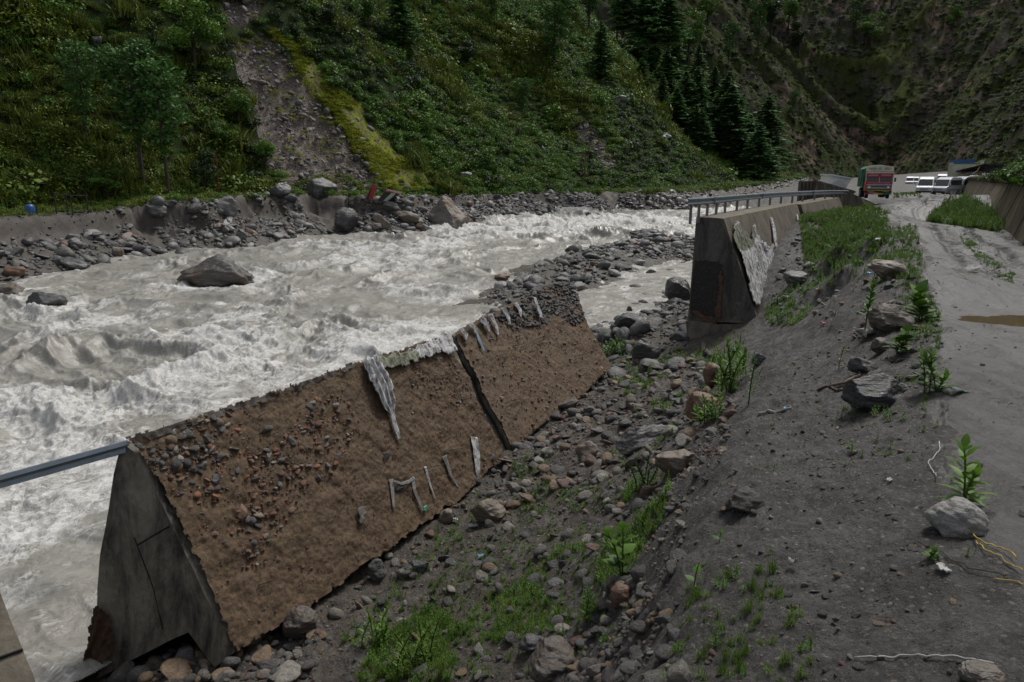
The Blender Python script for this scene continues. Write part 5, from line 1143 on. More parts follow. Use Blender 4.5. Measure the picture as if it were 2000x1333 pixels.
# ---- hillside cover
def hill_scatter(n, seed, fn):
    r = np.random.default_rng(seed); o = np.zeros((0, 5))
    while len(o) < n:
        m = 20000; t = r.uniform(0, 1, m); y = 55+t**1.0*420; a = r.uniform(math.tan(math.radians(-47)), .60, m); x = a*y; k = r.random(m) < (y/475); x, y = x[k], y[k]
        h = pdist(x, y, HILL)[0]; k = (h > -16) & (h < 260) & (pdist(x, y, EDGE)[0] > 6.5); x, y, h = x[k], y[k], h[k]; z = far(x, y); px, py = project(x, y, z)
        k = (px > -250) & (px < 1660) & (py > -160); x, y, z, px, py, h = x[k], y[k], z[k], px[k], py[k], h[k]; k = fn(x, y, px, py, h); o = np.concatenate([o, np.stack([x, y, z, px, py], 1)[k]])
    return o[:n]
inS = lambda px, py: grow(SCAR, 201, 14, px, py) | grow(SOILP, 209, 10, px, py) | grow([(430,0),(520,0),(500,30),(470,50),(440,40)], 213, 8, px, py)
inM = lambda px, py: grow(MOSS, 205, 20, px, py)
rr_ = np.random.default_rng(900)
H = hill_scatter(50000, 901, lambda x, y, px, py, h: ~inS(px, py) & ~inM(px, py) & ~inS(px, py-14) & ~inM(px, py-14) & (rr_.random(len(x)) < .55+.45*sstep(-.2, .2, fbm(x*.05, y*.05, 0, 3, 905))))
px, py = H[:, 3], H[:, 4]; u = rr_.random(len(H)); grassy = (fbm(H[:, 0]*.03, H[:, 1]*.03, 0, 3, 910)+.35*(px < 430)+.1 > .12); dark = fbm(H[:, 0]*.025+9, H[:, 1]*.025, 0, 3, 912) > .1
idx = np.where(grassy, rr_.choice([5, 6, 2, 7, 5, 0], len(H)), rr_.choice([0, 1, 4, 0, 1, 3, 2], len(H))); idx = np.where(dark & (u < .45), 3, idx)
s = rr_.uniform(.5, 1.35, len(H))*np.where(idx >= 5, 1.5, 1.0)*np.interp(H[:, 1], [60, 120, 400], [.8, 1.1, 1.9])*np.where(u > .97, 1.9, 1)*np.where(fbm(H[:, 0]*.06, H[:, 1]*.06, 0, 3, 915) > .2, 1.35, 1)
low_ = (pdist(H[:, 0], H[:, 1], HILL)[0] < 0); s = np.where(low_, s*.5, s)
rot = np.stack([rr_.normal(0, .15, len(H)), rr_.normal(0, .15, len(H)), rr_.uniform(0, 6.28, len(H))], 1)
stuff('hillside_scrub', C_bush, H[:, :3]+np.stack([0*s, 0*s, -.15*s], 1), rot, np.stack([s, s, s*rr_.uniform(.7, 1.1, len(s))], 1), idx, 'dense green shrubs and long grass covering the hillside', 'vegetation')
Mo = hill_scatter(5000, 920, lambda x, y, px, py, h: (inM(px, py) & (h > -4)) | ((rr_.random(len(x)) < .035) & inS(px, py)))
s = rr_.uniform(.25, .75, len(Mo)); rot = np.stack([0*s, 0*s, rr_.uniform(0, 6.28, len(s))], 1)
Mo = Mo[fbm(Mo[:, 0]*.35, Mo[:, 1]*.2, 0, 4, 925) > -.08]
s = rr_.uniform(.2, .7, len(Mo)); rot = rot[:len(s)]
stuff('yellow_moss', C_moss, Mo[:, :3]+np.array([0, 0, -.05]), rot, np.stack([s*1.2, s*1.2, s*.6], 1), rr_.integers(0, 2, len(s)), 'yellow-green mossy growth in a strip beside the landslide scar', 'vegetation')
Sc = hill_scatter(5500, 930, lambda x, y, px, py, h: (inS(px, py)) | (inM(px, py) & (rr_.random(len(x)) < .2)) | (rr_.random(len(x)) < .004))
s = sizes(len(Sc), .13, 1.0, 2.0, 931)*np.interp(Sc[:, 1], [80, 200], [1, 1.6]); rot = np.stack([rr_.normal(0, .5, len(s)), rr_.normal(0, .5, len(s)), rr_.uniform(0, 6.28, len(s))], 1)
stuff('scree', C_P, Sc[:, :3], rot, np.stack([s*.6, s*.6, s*.5], 1), rr_.integers(0, 8, len(s)), 'pale broken stones scattered over the landslide scar', 'stones')
# terrace edge along the far bank
T_ = hill_scatter(5200, 940, lambda x, y, px, py, h: (h < 4) & (pdist(x, y, EDGE)[0] > np.where(px < 240, 12, 7.0)))
s = rr_.uniform(.45, 1.0, len(T_)); rot = np.stack([0*s, 0*s, rr_.uniform(0, 6.28, len(s))], 1)
stuff('terrace_grass', C_bush, T_[:, :3]+np.array([0, 0, -.1]), rot, np.stack([s, s, s], 1), rr_.choice([0, 2, 7, 5, 1], len(s)), 'low bright grass and weeds along the top of the far bank', 'vegetation')

# ---- far mountains: dark scrub
def mount_scatter(n, seed):
    r = np.random.default_rng(seed); o = np.zeros((0, 4))
    while len(o) < n:
        m = 20000; y = r.uniform(130, 900, m); x = r.uniform(-.05, .78, m)*y; z, rd = mount(x, y); k = (z > 1.5) & (np.maximum(pdist(x, y, MB_BASE)[0], pdist(x, y, MC_BASE)[0]) > 1); x, y, z, rd = x[k], y[k], z[k], rd[k]
        px, py = project(x, y, z); k = (py > -60) & (px > 1180) & (px < 2080) & (rd+.35*fbm(x*.03, y*.03, 0, 3, 950) < .8); o = np.concatenate([o, np.stack([x, y, z, px], 1)[k]])
    return o[:n]
Q = mount_scatter(7500, 951); s = rr_.uniform(1.0, 2.8, len(Q)); rot = np.stack([0*s, 0*s, rr_.uniform(0, 6.28, len(s))], 1)
stuff('mountain_scrub', C_bush, Q[:, :3]-np.array([0, 0, .6]), rot, np.stack([s, s, s*.8], 1), rr_.choice([3, 3, 0, 5, 3, 6], len(s)), 'dark scrub clinging to the steep far mountains', 'vegetation')

# ------------------------------------------------------------------ trees
def conifer_meshes(seed, h=1.0, mat=None, kind='fir'):
    r = np.random.default_rng(seed); C = []; Nn = []; T = []; Ls = []; tr = MB(); ph = .0
    tr.tube([(0, 0, -.03), (.004, 0, .3), (-.004, .004, .65), (0, 0, .99)], [.017, .013, .008, .002], 7)
    if kind == 'fir': z0, whorls = .1, 26
    else: z0, whorls = (.36 if kind == 'pine' else .22), 15
    for w in range(whorls):
        t = w/(whorls-1); z = z0+(1-z0)*t**.92
        if kind == 'fir': rad = .26*(1-t)**.8*(1 if t > .06 else .8)+.012
        else: rad = .24*math.sin(math.pi*min(1, (.12+.88*(1-t)**.8)))**.6*(.5+.5*r.random())+.02
        for k in range(6 if kind == 'fir' else 5):
            a = r.uniform(0, 6.28); L = rad*r.uniform(.75, 1.2); d = np.array([math.cos(a), math.sin(a), 0]); dz = (-.22 if kind == 'fir' else .28)
            n = int(8+L*190) if kind == 'fir' else int(6+L*190)
            if L > .06: tr.tube([(0, 0, z), tuple(d*L*.9+np.array([0, 0, z+dz*L*.7]))], [.0045, .001], 4, False)
            for j in range(n):
                q = (j+1)/n if kind == 'fir' else .35+.65*(j+1)/n; sidew = L*.32*(1-q*.6) if kind == 'fir' else L*.38; c = d*L*q+np.array([0, 0, z+dz*L*q+(.08*L*q*q if kind == 'fir' else 0)])+np.cross(d, [0, 0, 1])*r.uniform(-1, 1)*sidew+np.array([0, 0, r.uniform(-.012, .006) if kind == 'fir' else r.uniform(-.03, .03)])
                C.append(c); Nn.append(np.array([r.normal(0, .35), r.normal(0, .35), 1.0]) if kind == 'fir' else r.normal(size=3)+np.array([0, 0, .5])); T.append(d*1.0+np.array([0, 0, -.35 if kind == 'fir' else .1])); Ls.append(r.uniform(.03, .065) if kind == 'fir' else r.uniform(.024, .05))
    C, Nn, T, Ls = map(np.array, (C, Nn, T, Ls)); V, F = cards(C, Nn, Ls, Ls*.5, r, 0, T)
    cm = np_mesh('crown', V, F, [mat], False); tm = bpy.data.meshes.new('trunk'); tm.from_pydata([tuple(v) for v in tr.v], [], tr.f); tm.update(); tm.materials.append(M_bark)
    return tm, cm
def broad_meshes(seed, mat):
    r = np.random.default_rng(seed); tr = MB(); tr.tube([(0, 0, -.05), (.02, .01, .25), (.0, .02, .5)], [.028, .02, .012], 7); bl = []
    for i in range(11):
        a = r.uniform(0, 6.28); q = r.uniform(.05, .27); z = r.uniform(.38, .85); bl.append((math.cos(a)*q, math.sin(a)*q, z, r.uniform(.1, .2), r.uniform(.1, .2), r.uniform(.07, .14)))
        tr.tube([(0, .01, .2+.03*i), (math.cos(a)*q, math.sin(a)*q, z)], [.009, .002], 4, False)
    V, F = blob_cards(2600, bl, .045, .026, r, .3, .6); tm = bpy.data.meshes.new('trunk'); tm.from_pydata([tuple(v) for v in tr.v], [], tr.f); tm.update(); tm.materials.append(M_bark)
    return tm, np_mesh('crown', V, F, [mat], False)
TM = {'fir': [conifer_meshes(31+i, 1, M_needle, 'fir') for i in range(3)], 'pine': [conifer_meshes(41+i, 1, M_pine, 'pine') for i in range(2)], 'young': [conifer_meshes(46, 1, M_pine, 'young')], 'broad': [broad_meshes(51+i, M_darkleaf if i == 0 else M_bush) for i in range(3)]}
tree_n = 0
def tree(kind, px, py, hpx, label, where='far', group=None, wide=1.0, name=None):
    """foot at the pixel, hpx its height on the photograph"""
    global tree_n; tree_n += 1; p = {'far': hitF, 'm': hitM}[where](px, py)
    if p is None: return
    h = hpx*(p-Vector((0, 0, CAMZ))).length/FPX; tm, cm = TM[kind][tree_n % len(TM[kind])]
    nm = name or {'fir': 'fir_tree', 'pine': 'pine_tree', 'young': 'pine_tree', 'broad': 'broadleaf_tree'}[kind]
    e = empty(nm, p-Vector((0, 0, .2)), R.uniform(0, 6.28), label, 'tree', group); e.scale = (h*wide, h*wide, h)
    obj('trunk', tm, e); obj('crown', cm, e); return e
tree('pine', 281, 372, 232, 'broad-crowned pine with bare lower trunk, left of the pair above the far bank', wide=1.15)
tree('pine', 330, 388, 225, 'broad-crowned pine with pale bare trunk, right of the pair above the far bank', wide=1.0)
tree('young', 172, 290, 160, 'tall dim slender pine on the slope left of the two broad pines', wide=.9)
tree('fir', 780, 92, 120, 'dense layered conical fir at the top, above the middle of the hillside', wide=1.3)
tree('fir', 1172, 165, 108, 'dark conical fir below the tall pines left of the wooded spur', wide=1.25)
tree('young', 1083, 140, 135, 'pine with rounded crown and visible bare trunk high on the slope', wide=1.3)
tree('young', 1150, 60, 110, 'tall pine cut by the top edge above the dark conical fir', wide=1.2)
tree('young', 1205, 70, 120, 'tall thin pine right beside the pine cut by the top edge', wide=.9)
tree('young', 960, 50, 80, 'dark pine at the top edge above the mid hillside', wide=1.2)
tree('young', 1020, 232, 70, 'small dim fir alone in the lower brush below the rounded pine', wide=1.3)
tree('broad', 380, 140, 120, 'dark broadleaf tree in the shaded gully left of the landslide scar', wide=1.1)
tree('broad', 905, 140, 60, 'dark round tree right of the dense layered fir', wide=1.3)
tree('broad', 470, 250, 72, 'dark bushy tree at the left edge of the landslide scar', wide=1.1)
tree('broad', 440, 300, 62, 'dark shrub-like tree below the bushy tree beside the scar', wide=1.1)
tree('broad', 640, 60, 52, 'dark tree left of the dense layered fir near the top', wide=1.1)
tree('broad', 720, 55, 60, 'dark tree at the very top touching the dense layered fir', wide=1.1)
tree('broad', 213, 392, 60, 'yellowish bushy tree on the terrace left of the two broad pines', wide=1.4)
tree('broad', 400, 385, 90, 'dark tree right of the two broad pines by the red pole', wide=.9)
tree('broad', 520, 330, 60, 'light green bushy tree hugging the lower left side of the scar', wide=1.1)
# the fir wood on the spur: rows of dark firs behind one another
SPUR = [(1255,175,85),(1240,130,80),(1278,150,90),(1300,205,95),(1320,160,80),(1335,235,105),(1352,190,85),(1368,262,110),(1385,225,95),(1402,285,115),(1375,300,95),(1420,262,95),(1432,312,120),(1412,322,95),(1450,290,100),(1462,332,125),(1440,338,90),(1478,320,110),(1492,345,120),(1472,350,90),(1505,348,95),(1345,275,80),(1310,245,75),(1285,215,70),(1265,90,90),(1300,100,80),(1225,60,85)]
for i, (a, b, h) in enumerate(SPUR):
    e_ = tree('fir', a+R.uniform(-8, 8), b+R.uniform(-8, 8), h*R.uniform(.68, 1.22), 'dark fir in the dense wood along the spur above the guardrail', group='firs in the wood on the spur', wide=R.uniform(1.15, 1.9)); e_.rotation_euler = (R.uniform(-.06, .06), R.uniform(-.06, .06), R.uniform(0, 6))
MT = [(1345,120,90),(1480,95,85),(1540,60,60),(1422,130,70),(1505,75,90),(1668,75,70),(1700,95,60),(1548,225,40),(1380,60,70),(1455,40,60),(1560,110,60),(1740,20,50),(1860,60,40)]
for i, (a, b, h) in enumerate(MT):
    tree('young' if i % 2 else 'broad', a, b, h, 'dim %s tree scattered on the steep ridges of the far mountain' % ('slender' if i % 2 else 'round'), 'm', 'slender trees on the far mountain' if i % 2 else 'round trees on the far mountain', wide=.9)

# ---- weeds and grass on the near side
WD = []
def weeds(poly, n, zg, seed, choice, smin, smax, dens=None):
    p = scatter(poly, n, near, zb(zg), seed); r = np.random.default_rng(seed+1)
    if dens: p = p[fbm(p[:, 0]*dens, p[:, 1]*dens, 0, 3, seed) > 0.02]
    for q in p: WD.append((tuple(q-np.array([0, 0, .03])), (r.normal(0, .12), r.normal(0, .12), r.uniform(0, 6.28)), r.uniform(smin, smax), r.choice(choice)))
weeds([(1562,428),(1640,418),(1735,428),(1735,470),(1700,500),(1640,560),(1575,590),(1570,500)], 9000, .3, 601, [0,1,2,3,4,5,5,6,2,3,0,4], .2, .8, .55)
weeds([(1562,428),(1640,418),(1735,428),(1730,455),(1650,480),(1570,500)], 2600, .3, 603, [0,2,3,4,5,6], .3, .9)
weeds([(1560,415),(1700,402),(1740,418),(1700,425),(1560,432)], 1000, .8, 604, [3,4,5,5], .4, .9)
weeds([(1562,428),(1640,418),(1735,428),(1735,470),(1700,500),(1640,560),(1575,590),(1570,500)], 420, .3, 641, [0,1,6,0,5], .7, 1.25)
weeds([(1600,520),(1700,470),(1790,450),(1800,520),(1760,560),(1640,560)], 160, .3, 643, [0,1,6,5], .5, 1.0)
weeds([(1700,450),(1790,440),(1800,520),(1780,560),(1700,520)], 900, .5, 606, [0,1,2,5,3,4], .25, .7)
weeds([(1740,555),(1800,530),(1835,620),(1840,680),(1800,700),(1760,640)], 420, .2, 608, [0,1,5,5,2], .2, .5)
weeds([(1490,600),(1560,560),(1600,580),(1560,640),(1500,640)], 160, -1.8, 610, [0,1,3,5], .5, 1.0)
weeds([(760,1250),(900,1060),(1050,1000),(1250,1060),(1240,1300),(900,1333)], 900, -4.2, 645, [0,2,3,4,1], .15, .42)
weeds([(1160,1130),(1240,930),(1310,950),(1290,1020),(1240,1100),(1200,1160)], 700, -2.6, 612, [0,1,2,3,6,5,2], .25, .8, .9)
weeds([(700,1333),(740,1240),(850,1190),(900,1230),(880,1333)], 700, -4.8, 614, [0,1,2,3,4,6,2], .25, .65)
weeds([(880,1240),(1040,1080),(1200,1060),(1200,1180),(1000,1260),(940,1260)], 1100, -4.3, 616, [0,1,2,6,3,2], .2, .6, .8)
weeds([(1000,900),(1200,860),(1330,830),(1310,930),(1180,1000),(1000,1010)], 900, -4.3, 618, [0,1,2,3,5], .2, .55, .7)
weeds([(1170,690),(1300,650),(1400,700),(1380,800),(1240,820)], 260, -4.3, 620, [0,1,5,5,3], .5, 1.1, .6)
weeds([(1385,700),(1440,680),(1470,700),(1460,800),(1400,800)], 46, -2.6, 622, [0,1,6,6], .9, 1.6)
weeds([(1370,800),(1400,790),(1405,830),(1370,835)], 8, -2.4, 624, [0,0,1], .9, 1.3)
weeds([(1290,1333),(1340,1150),(1500,1080),(1560,1200),(1600,1333)], 130, -.8, 626, [3,2,1,4], .15, .45)
weeds([(640,1280),(720,1190),(800,1100),(880,1010),(930,960),(960,990),(800,1180),(700,1290)], 110, -5.2, 628, [0,1,3], .25, .6)
weeds([(1610,780),(1850,700),(1850,900),(1650,900)], 40, -.4, 630, [3,1,0], .2, .5)
weeds([(1812,434),(1838,405),(1885,390),(1930,410),(1965,448),(1940,452),(1900,445),(1860,440)], 3400, .4, 632, [3,4,5,3,2,6,0], .45, 1.5)
weeds([(1868,462),(1885,458),(1930,500),(1985,540),(1975,556),(1920,520),(1885,480)], 240, .1, 634, [3,5,1], .25, .6)
weeds([(1745,380),(1790,378),(1805,385),(1745,389)], 160, .7, 636, [3,4,5], .5, 1.0)
weeds([(1480,640),(1850,900),(1900,1100),(1700,1300),(1500,1200)], 26, -.6, 638, [1,3], .15, .35)
stuff('weeds', C_weed, [w[0] for w in WD], [w[1] for w in WD], [(w[2],)*3 for w in WD], [w[3] for w in WD], 'green weeds and grass growing through the stones and verges of the near bank', 'vegetation')
# bushes on top of the right wall
r = np.random.default_rng(650); B_ = []
for i in range(2200):
    t = r.uniform(0, 1); q = path[int(t*(len(path)-2))]; d = r.uniform(1.0, 9)*(.6 if r.random() < .5 else 1); x, y = q[0]+.83*d, q[1]-.55*d; B_.append((x, y, q[2]-.5+.5*d*(1+.3*math.sin(y*.3))))
B_ = np.array(B_); kf = np.clip((82-B_[:, 1])/38, .08, 1); B_[:, 2] = 2.6+(B_[:, 2]-2.6)*kf; s = r.uniform(.5, 1.1, len(B_))*(.45+.55*kf); s[:500] *= .6
stuff('wall_top_bushes', C_bush, B_, np.stack([0*s, 0*s, r.uniform(0, 6.28, len(s))], 1), np.stack([s, s, s], 1), r.choice([0, 1, 3, 2, 4, 3], len(s)), 'dense green bushes overhanging the top of the right retaining wall', 'vegetation')

# ---- plants one can tell apart
def plant(px, py, hpx, label, stems=1, nl=22, Lf=.45, Wf=.05, mat=None, seed=0, droop=.35, cat='plant', start=.15, spread=.04):
    p = hitN(px, py); h = hpx*(p-Vector((0, 0, CAMZ))).length/FPX; e = empty('plant', p-Vector((0, 0, .02)), 0, label, cat); r = np.random.default_rng(seed); L = []
    for k in range(stems):
        st, V, F = weed_parts(r, h*(1 if k == 0 else r.uniform(.5, .9)), nl, h*Lf, h*Wf, .12+.25*(k > 0), droop, start); o = np.array([r.normal(0, spread*h), r.normal(0, spread*h), 0])*(k > 0); L.append((V+o, F))
        mb = MB(); mb.tube([Vector(a+o) for a in st], [.011*h+.002]*5+[.003*h], 6); mb.build('stem', M_weed, e, smooth=True)
    V, F = join(L); obj('leaves', np_mesh('leaves', V, F, [mat or M_weed], True), e); return e
plant(1880, 990, 112, 'leafy roadside plant with toothed pointed leaves behind the pale granite boulder', 2, 17, .5, .06, seed=1)
plant(1815, 768, 74, 'bushy plant with long narrow leaves right of the dark angular slab', 4, 20, .55, .05, seed=2, spread=.15)
plant(1688, 655, 92, 'tall single-stemmed plant with a star of leaves on the roadside mound', 1, 24, .38, .045, seed=3, start=.35)
plant(1638, 722, 46, 'slim seedling alone on the grey silt left of the mound rocks', 1, 10, .4, .05, seed=4)
plant(1462, 790, 92, 'tallest thin weed right of the orange boulders', 1, 40, .16, .018, seed=5)
plant(1425, 770, 110, 'dense yellowish weed clump beside the orange upright boulder', 5, 26, .26, .03, seed=6, spread=.16)
plant(1375, 830, 56, 'bright green narrow-leaved plant on the large rust orange boulder', 3, 20, .5, .05, seed=7, spread=.1)
plant(1796, 625, 60, 'broad-leaved dark plant at the road edge beside the half hidden boulder', 3, 9, .7, .17, seed=8, spread=.1, droop=.2)
plant(1760, 690, 46, 'plant with bright broad leaves below the half hidden boulder', 3, 8, .7, .2, seed=9, spread=.12, droop=.4)
plant(1355, 1150, 60, 'seedling with three wide oval leaves on the near silt', 1, 6, .55, .14, seed=10, droop=.3)
plant(1405, 1060, 26, 'tiny two-leaved seedling on the silt slope', 1, 5, .9, .22, seed=11)
plant(1215, 1130, 110, 'plant with large heart-like leaves in the weeds above the rust stone', 2, 8, .45, .12, seed=12, droop=.3)
plant(1258, 960, 84, 'dark tall weed column rising from the gully beside the tan boulder', 6, 34, .2, .022, mat=M_darkleaf, seed=13, spread=.12)
plant(1816, 1092, 24, 'small round-leaved green seedling on the silt near the road', 3, 7, .8, .2, seed=14, spread=.2)
plant(825, 1290, 96, 'feathery grass clump at the bottom left of the gully', 9, 26, .2, .012, mat=M_grass, seed=15, spread=.25)
plant(730, 1262, 80, 'bushy dark green weed clump at the bottom near the brown boulder', 7, 20, .25, .03, seed=16, spread=.25)
plant(1145, 1215, 66, 'blue-green ferny tuft left of the rust stone', 8, 20, .4, .02, mat=M_bush, seed=17, spread=.2)
plant(1205, 690, 34, 'bright green bush among boulders near the smaller fallen block', 9, 16, .5, .06, seed=18, spread=.35)
# ------------------------------------------------------------------ vehicles
P_white = m_plain('white_paint', (.58, .6, .62), .35, 0, .06, 2); P_silver = m_plain('silver_paint', (.4, .42, .45), .35, .15, .08, 2); P_glass = m_plain('dark_glass', (.02, .024, .03), .12, 0, .1, 2, 0, .7)
P_red = m_plain('red_paint', (.5, .02, .04), .45, 0, .15, 5); P_green = m_plain('green_tarpaulin', (.015, .12, .06), .6, 0, .35, 2, .6); P_blue = m_plain('blue_paint', (.03, .08, .25), .5); P_yellow = m_plain('yellow_paint', (.6, .33, .02), .5)
P_cream = m_plain('cream_paint', (.5, .48, .4), .6, 0, .15, 3); P_tyre = m_plain('tyre_rubber', (.02, .02, .02), .85); P_rim = m_plain('steel_rim', (.3, .31, .32), .4, .5); P_black = m_plain('black_trim', (.02, .02, .022), .6); P_lamp = m_plain('lamp_glass', (.6, .62, .65), .15)
P_orange = m_plain('rust_paint', (.35, .1, .03), .6); P_dgreen = m_plain('green_paint', (.02, .2, .09), .5); P_bluetarp = m_plain('blue_tarpaulin', (.02, .06, .2), .6, 0, .3, 2, .5)
def wheel(e, x, y, r, w, s=1):
    q = MB(); q.cyl((x, y, r), (1, 0, 0), r, w, 22); t = q.build('wheel', P_tyre, e, smooth=False, bevel=.02)
    q = MB(); q.cyl((x+s*w*.5, y, r), (1, 0, 0), r*.58, .03, 18); q.cyl((x+s*(w*.5+.02), y, r), (1, 0, 0), r*.2, .04, 10); q.build('rim', P_rim, t)
def van(px, py, dist, head, label, paint, wide=1.0):
    b = Y(px, py, dist); e = empty('van', b, 0, label, 'van', 'parked vans'); e.rotation_euler = (0, 0, math.radians(head))
    # front faces -y
    prof = [(-2.35,.32),(-2.42,.62),(-2.3,.98),(-1.75,1.18),(-1.05,1.95),(-.7,2.16),(-.2,2.26),(2.1,2.24),(2.4,2.1),(2.48,1.2),(2.46,.4),(2.3,.3)]
    V = []; F = []; n = len(prof); xs = [(-.94, .0), (-.80, 0)]
    def hw(z): return .93 if z < 1.1 else .93-(z-1.1)*.13
    for side in (-1, 1):
        for y, z in prof: V.append((side*hw(z), y, z))
    F = [tuple(range(n)), tuple(range(n, 2*n))[::-1]]+[(i, i+n, (i+1) % n+n, (i+1) % n) for i in range(n)]
    q = MB(); q.add(V, F); q.build('body', paint, e, bevel=.07)
    q = MB(); a, c = Vector((0, -1.72, 1.24)), Vector((0, -1.10, 1.90)); nn = Vector((0, -.745, .667))*.075
    q.prism([a+Vector((-.8, 0, 0)), a+Vector((.8, 0, 0)), c+Vector((.7, 0, 0)), c+Vector((-.7, 0, 0))], nn); q.build('windscreen', P_glass, e)
    for s in (-1, 1):
        for y0, y1 in ((-1.2, -.55), (-.45, .55), (.65, 1.45), (1.55, 2.2)):
            q = MB(); w0, w1 = hw(1.28)+.012, hw(1.86)+.012; y0b = y0+(.3 if y0 < -1 else 0)
            q.prism([(s*w0, y0, 1.28), (s*w0, y1, 1.28), (s*w1, y1, 1.86), (s*w1, y0b, 1.86)], (-s*.03, 0, 0)); q.build('window', P_glass, e)
        q = MB(); q.box((s*.72, -2.3, .86), (.4, .22, .18)); q.build('headlight', P_lamp, e, bevel=.04)
        q = MB(); q.box((s*1.05, -1.55, 1.32), (.14, .12, .24)); q.build('mirror', paint, e, bevel=.03)
        for y in (-1.5, 1.45): wheel(e, s*.84, y, .34, .2, s)
    q = MB(); q.box((0, -2.41, .8), (.9, .08, .14)); q.box((0, -2.4, .68), (1.0, .06, .05)); q.build('grille', P_rim, e)
    q = MB(); q.box((0, -2.42, .44), (1.6, .12, .16)); q.build('bumper_intake', P_black, e)
    q = MB(); q.box((0, -2.47, .5), (.4, .02, .12)); q.build('number_plate', P_red, e)
    q = MB(); q.box((.94, .2, .75), (.02, 3.6, .05)); q.build('side_stripe', P_black, e)
    q = MB(); q.box((-.94, .2, .75), (.02, 3.6, .05)); q.build('side_stripe', P_black, e)
    e.scale = (wide,)*3; return e
van(1808, 381, 93, -36, 'tall-roofed white van at the left end of the parked row, seen head on', P_white)
van(1846, 382, 92, -52, 'silver van second in the parked row, turned to show its side windows', P_silver)
van(1880, 381, 95, -70, 'silver minibus third in the row with its long side showing', P_silver, 1.03)
van(1903, 376, 101, -38, 'white van at the right end of the row, partly hidden by the retaining wall', P_white)
for i, (a, b, c, h, l) in enumerate([(1776, 363, 185, -30, 'tiny white van farther back just right of the truck rubble'),(1787, 363, 188, -34, 'tiny pale van farther back between the truck and the first parked van'),(1796, 363, 190, -28, 'tiny grey van farther back closest to the first parked van'),(1839, 364, 140, -35, 'white roof of a van behind the gap between first and second parked vans')]):
    van(a, b, c, h, l, P_white if i != 2 else P_silver)

def glyphs(parent, mat, x0, x1, y, z, h, seed, name='lettering', bar=True):
    """a short line of hanging-stroke letters under a head bar"""
    r = random.Random(seed); q = MB()
    if bar: q.box(((x0+x1)/2, y, z+h*.45), (x1-x0, .02, h*.12))
    n = max(3, int((x1-x0)/(h*.62)))
    for i in range(n):
        x = x0+(i+.5)*(x1-x0)/n; w = (x1-x0)/n; q.box((x+w*.28, y, z), (w*.18, .02, h*.8)); q.box((x-w*.08, y, z+h*r.choice((-.15, .05, .2))), (w*.55, .02, h*.14)); q.box((x-w*.3, y, z-h*.1), (w*.15, .02, h*r.uniform(.3, .6)))
    return q.build(name, mat, parent)
tb = Y(1713, 388.5, 73); tr_ = empty('truck', tb, 0, 'decorated red and white lorry with a green tarpaulin load, parked beside the road', 'truck'); tr_.rotation_euler = (0, 0, math.radians(-21))
q = MB(); q.box((0, 3.8, .95), (1.9, 7.6, .28)); q.build('chassis', P_black, tr_)
cb_ = MB(); cb_.prism([(-1.2, -.1, .75), (-1.22, -.16, 1.45), (-1.18, .05, 2.45), (-1.18, 1.5, 2.5), (-1.2, 1.5, .75)], (2.4, 0, 0)); cabm = cb_.build('cab', P_red, tr_, bevel=.05)
q = MB(); q.box((0, -.02, 2.52), (2.5, .5, .14)); q.box((-1.2, -.05, 1.95), (.09, .1, 1.0)); q.box((1.2, -.05, 1.95), (.09, .1, 1.0)); q.build('cab_trim', P_cream, tr_, bevel=.02)
for s in (-1, 1):
    q = MB(); q.prism([(s*.6-.53, -.135, 1.6), (s*.6+.53, -.135, 1.6), (s*.6+.53, -.02, 2.15), (s*.6-.53, -.02, 2.15)], (0, -.04, .0)); q.build('windscreen', P_glass, cabm)
    q = MB(); q.prism([(s*1.195, .25, 1.6), (s*1.195, 1.1, 1.6), (s*1.185, 1.1, 2.15), (s*1.185, .3, 2.15)], (s*.03, 0, 0)); q.build('side_window', P_glass, cabm)
    q = MB(); q.box((s*1.4, -.15, 1.85), (.16, .06, .4)); q.build('mirror', P_black, tr_)
    q = MB(); q.cyl((s*.85, -.24, 1.12), (0, 1, 0), .13, .1); q.build('headlight', P_lamp, tr_)
    wheel(tr_, s*.95, .75, .5, .28, s); wheel(tr_, s*.95, 5.2, .5, .5, s); wheel(tr_, s*.95, 6.4, .5, .5, s)
q = MB(); q.box((0, -.1, 1.88), (.05, .08, .6)); q.build('pillar', P_cream, tr_)
q = MB(); q.box((0, -.13, 2.27), (2.3, .07, .3)); q.box((0, -.2, 1.5), (2.3, .05, .22)); q.build('sun_visor', P_red, tr_)
glyphs(tr_, P_white, -1.0, -.12, -.18, 2.27, .15, 1); glyphs(tr_, P_white, .12, 1.0, -.18, 2.27, .15, 2); glyphs(tr_, P_white, -.95, .95, -.24, 1.54, .08, 3, bar=False)
for k, (z, h, m) in enumerate([(1.36, .09, P_cream), (1.25, .1, P_blue), (1.14, .09, P_dgreen), (1.04, .08, P_cream), (.93, .1, P_black), (.83, .08, P_yellow)]):
    q = MB(); q.box((0, -.2, z), (2.2-(k > 3)*.0, .05, h)); q.build('grille_band', m, tr_)
q = MB(); q.box((0, -.28, .68), (2.4, .12, .22)); q.build('bumper', P_black, tr_)
glyphs(tr_, P_cream, -.95, -.35, -.35, .7, .12, 4, bar=False); glyphs(tr_, P_cream, .35, .95, -.35, .7, .12, 5, bar=False)
q = MB(); q.box((0, -.26, .48), (.8, .05, .13)); q.build('number_plate', P_yellow, tr_)
q = MB(); q.box((-.8, -.24, .48), (.8, .04, .13)); q.build('skirt_panel', P_red, tr_)
q = MB(); q.box((.8, -.24, .48), (.8, .04, .13)); q.build('skirt_panel', P_dgreen, tr_)
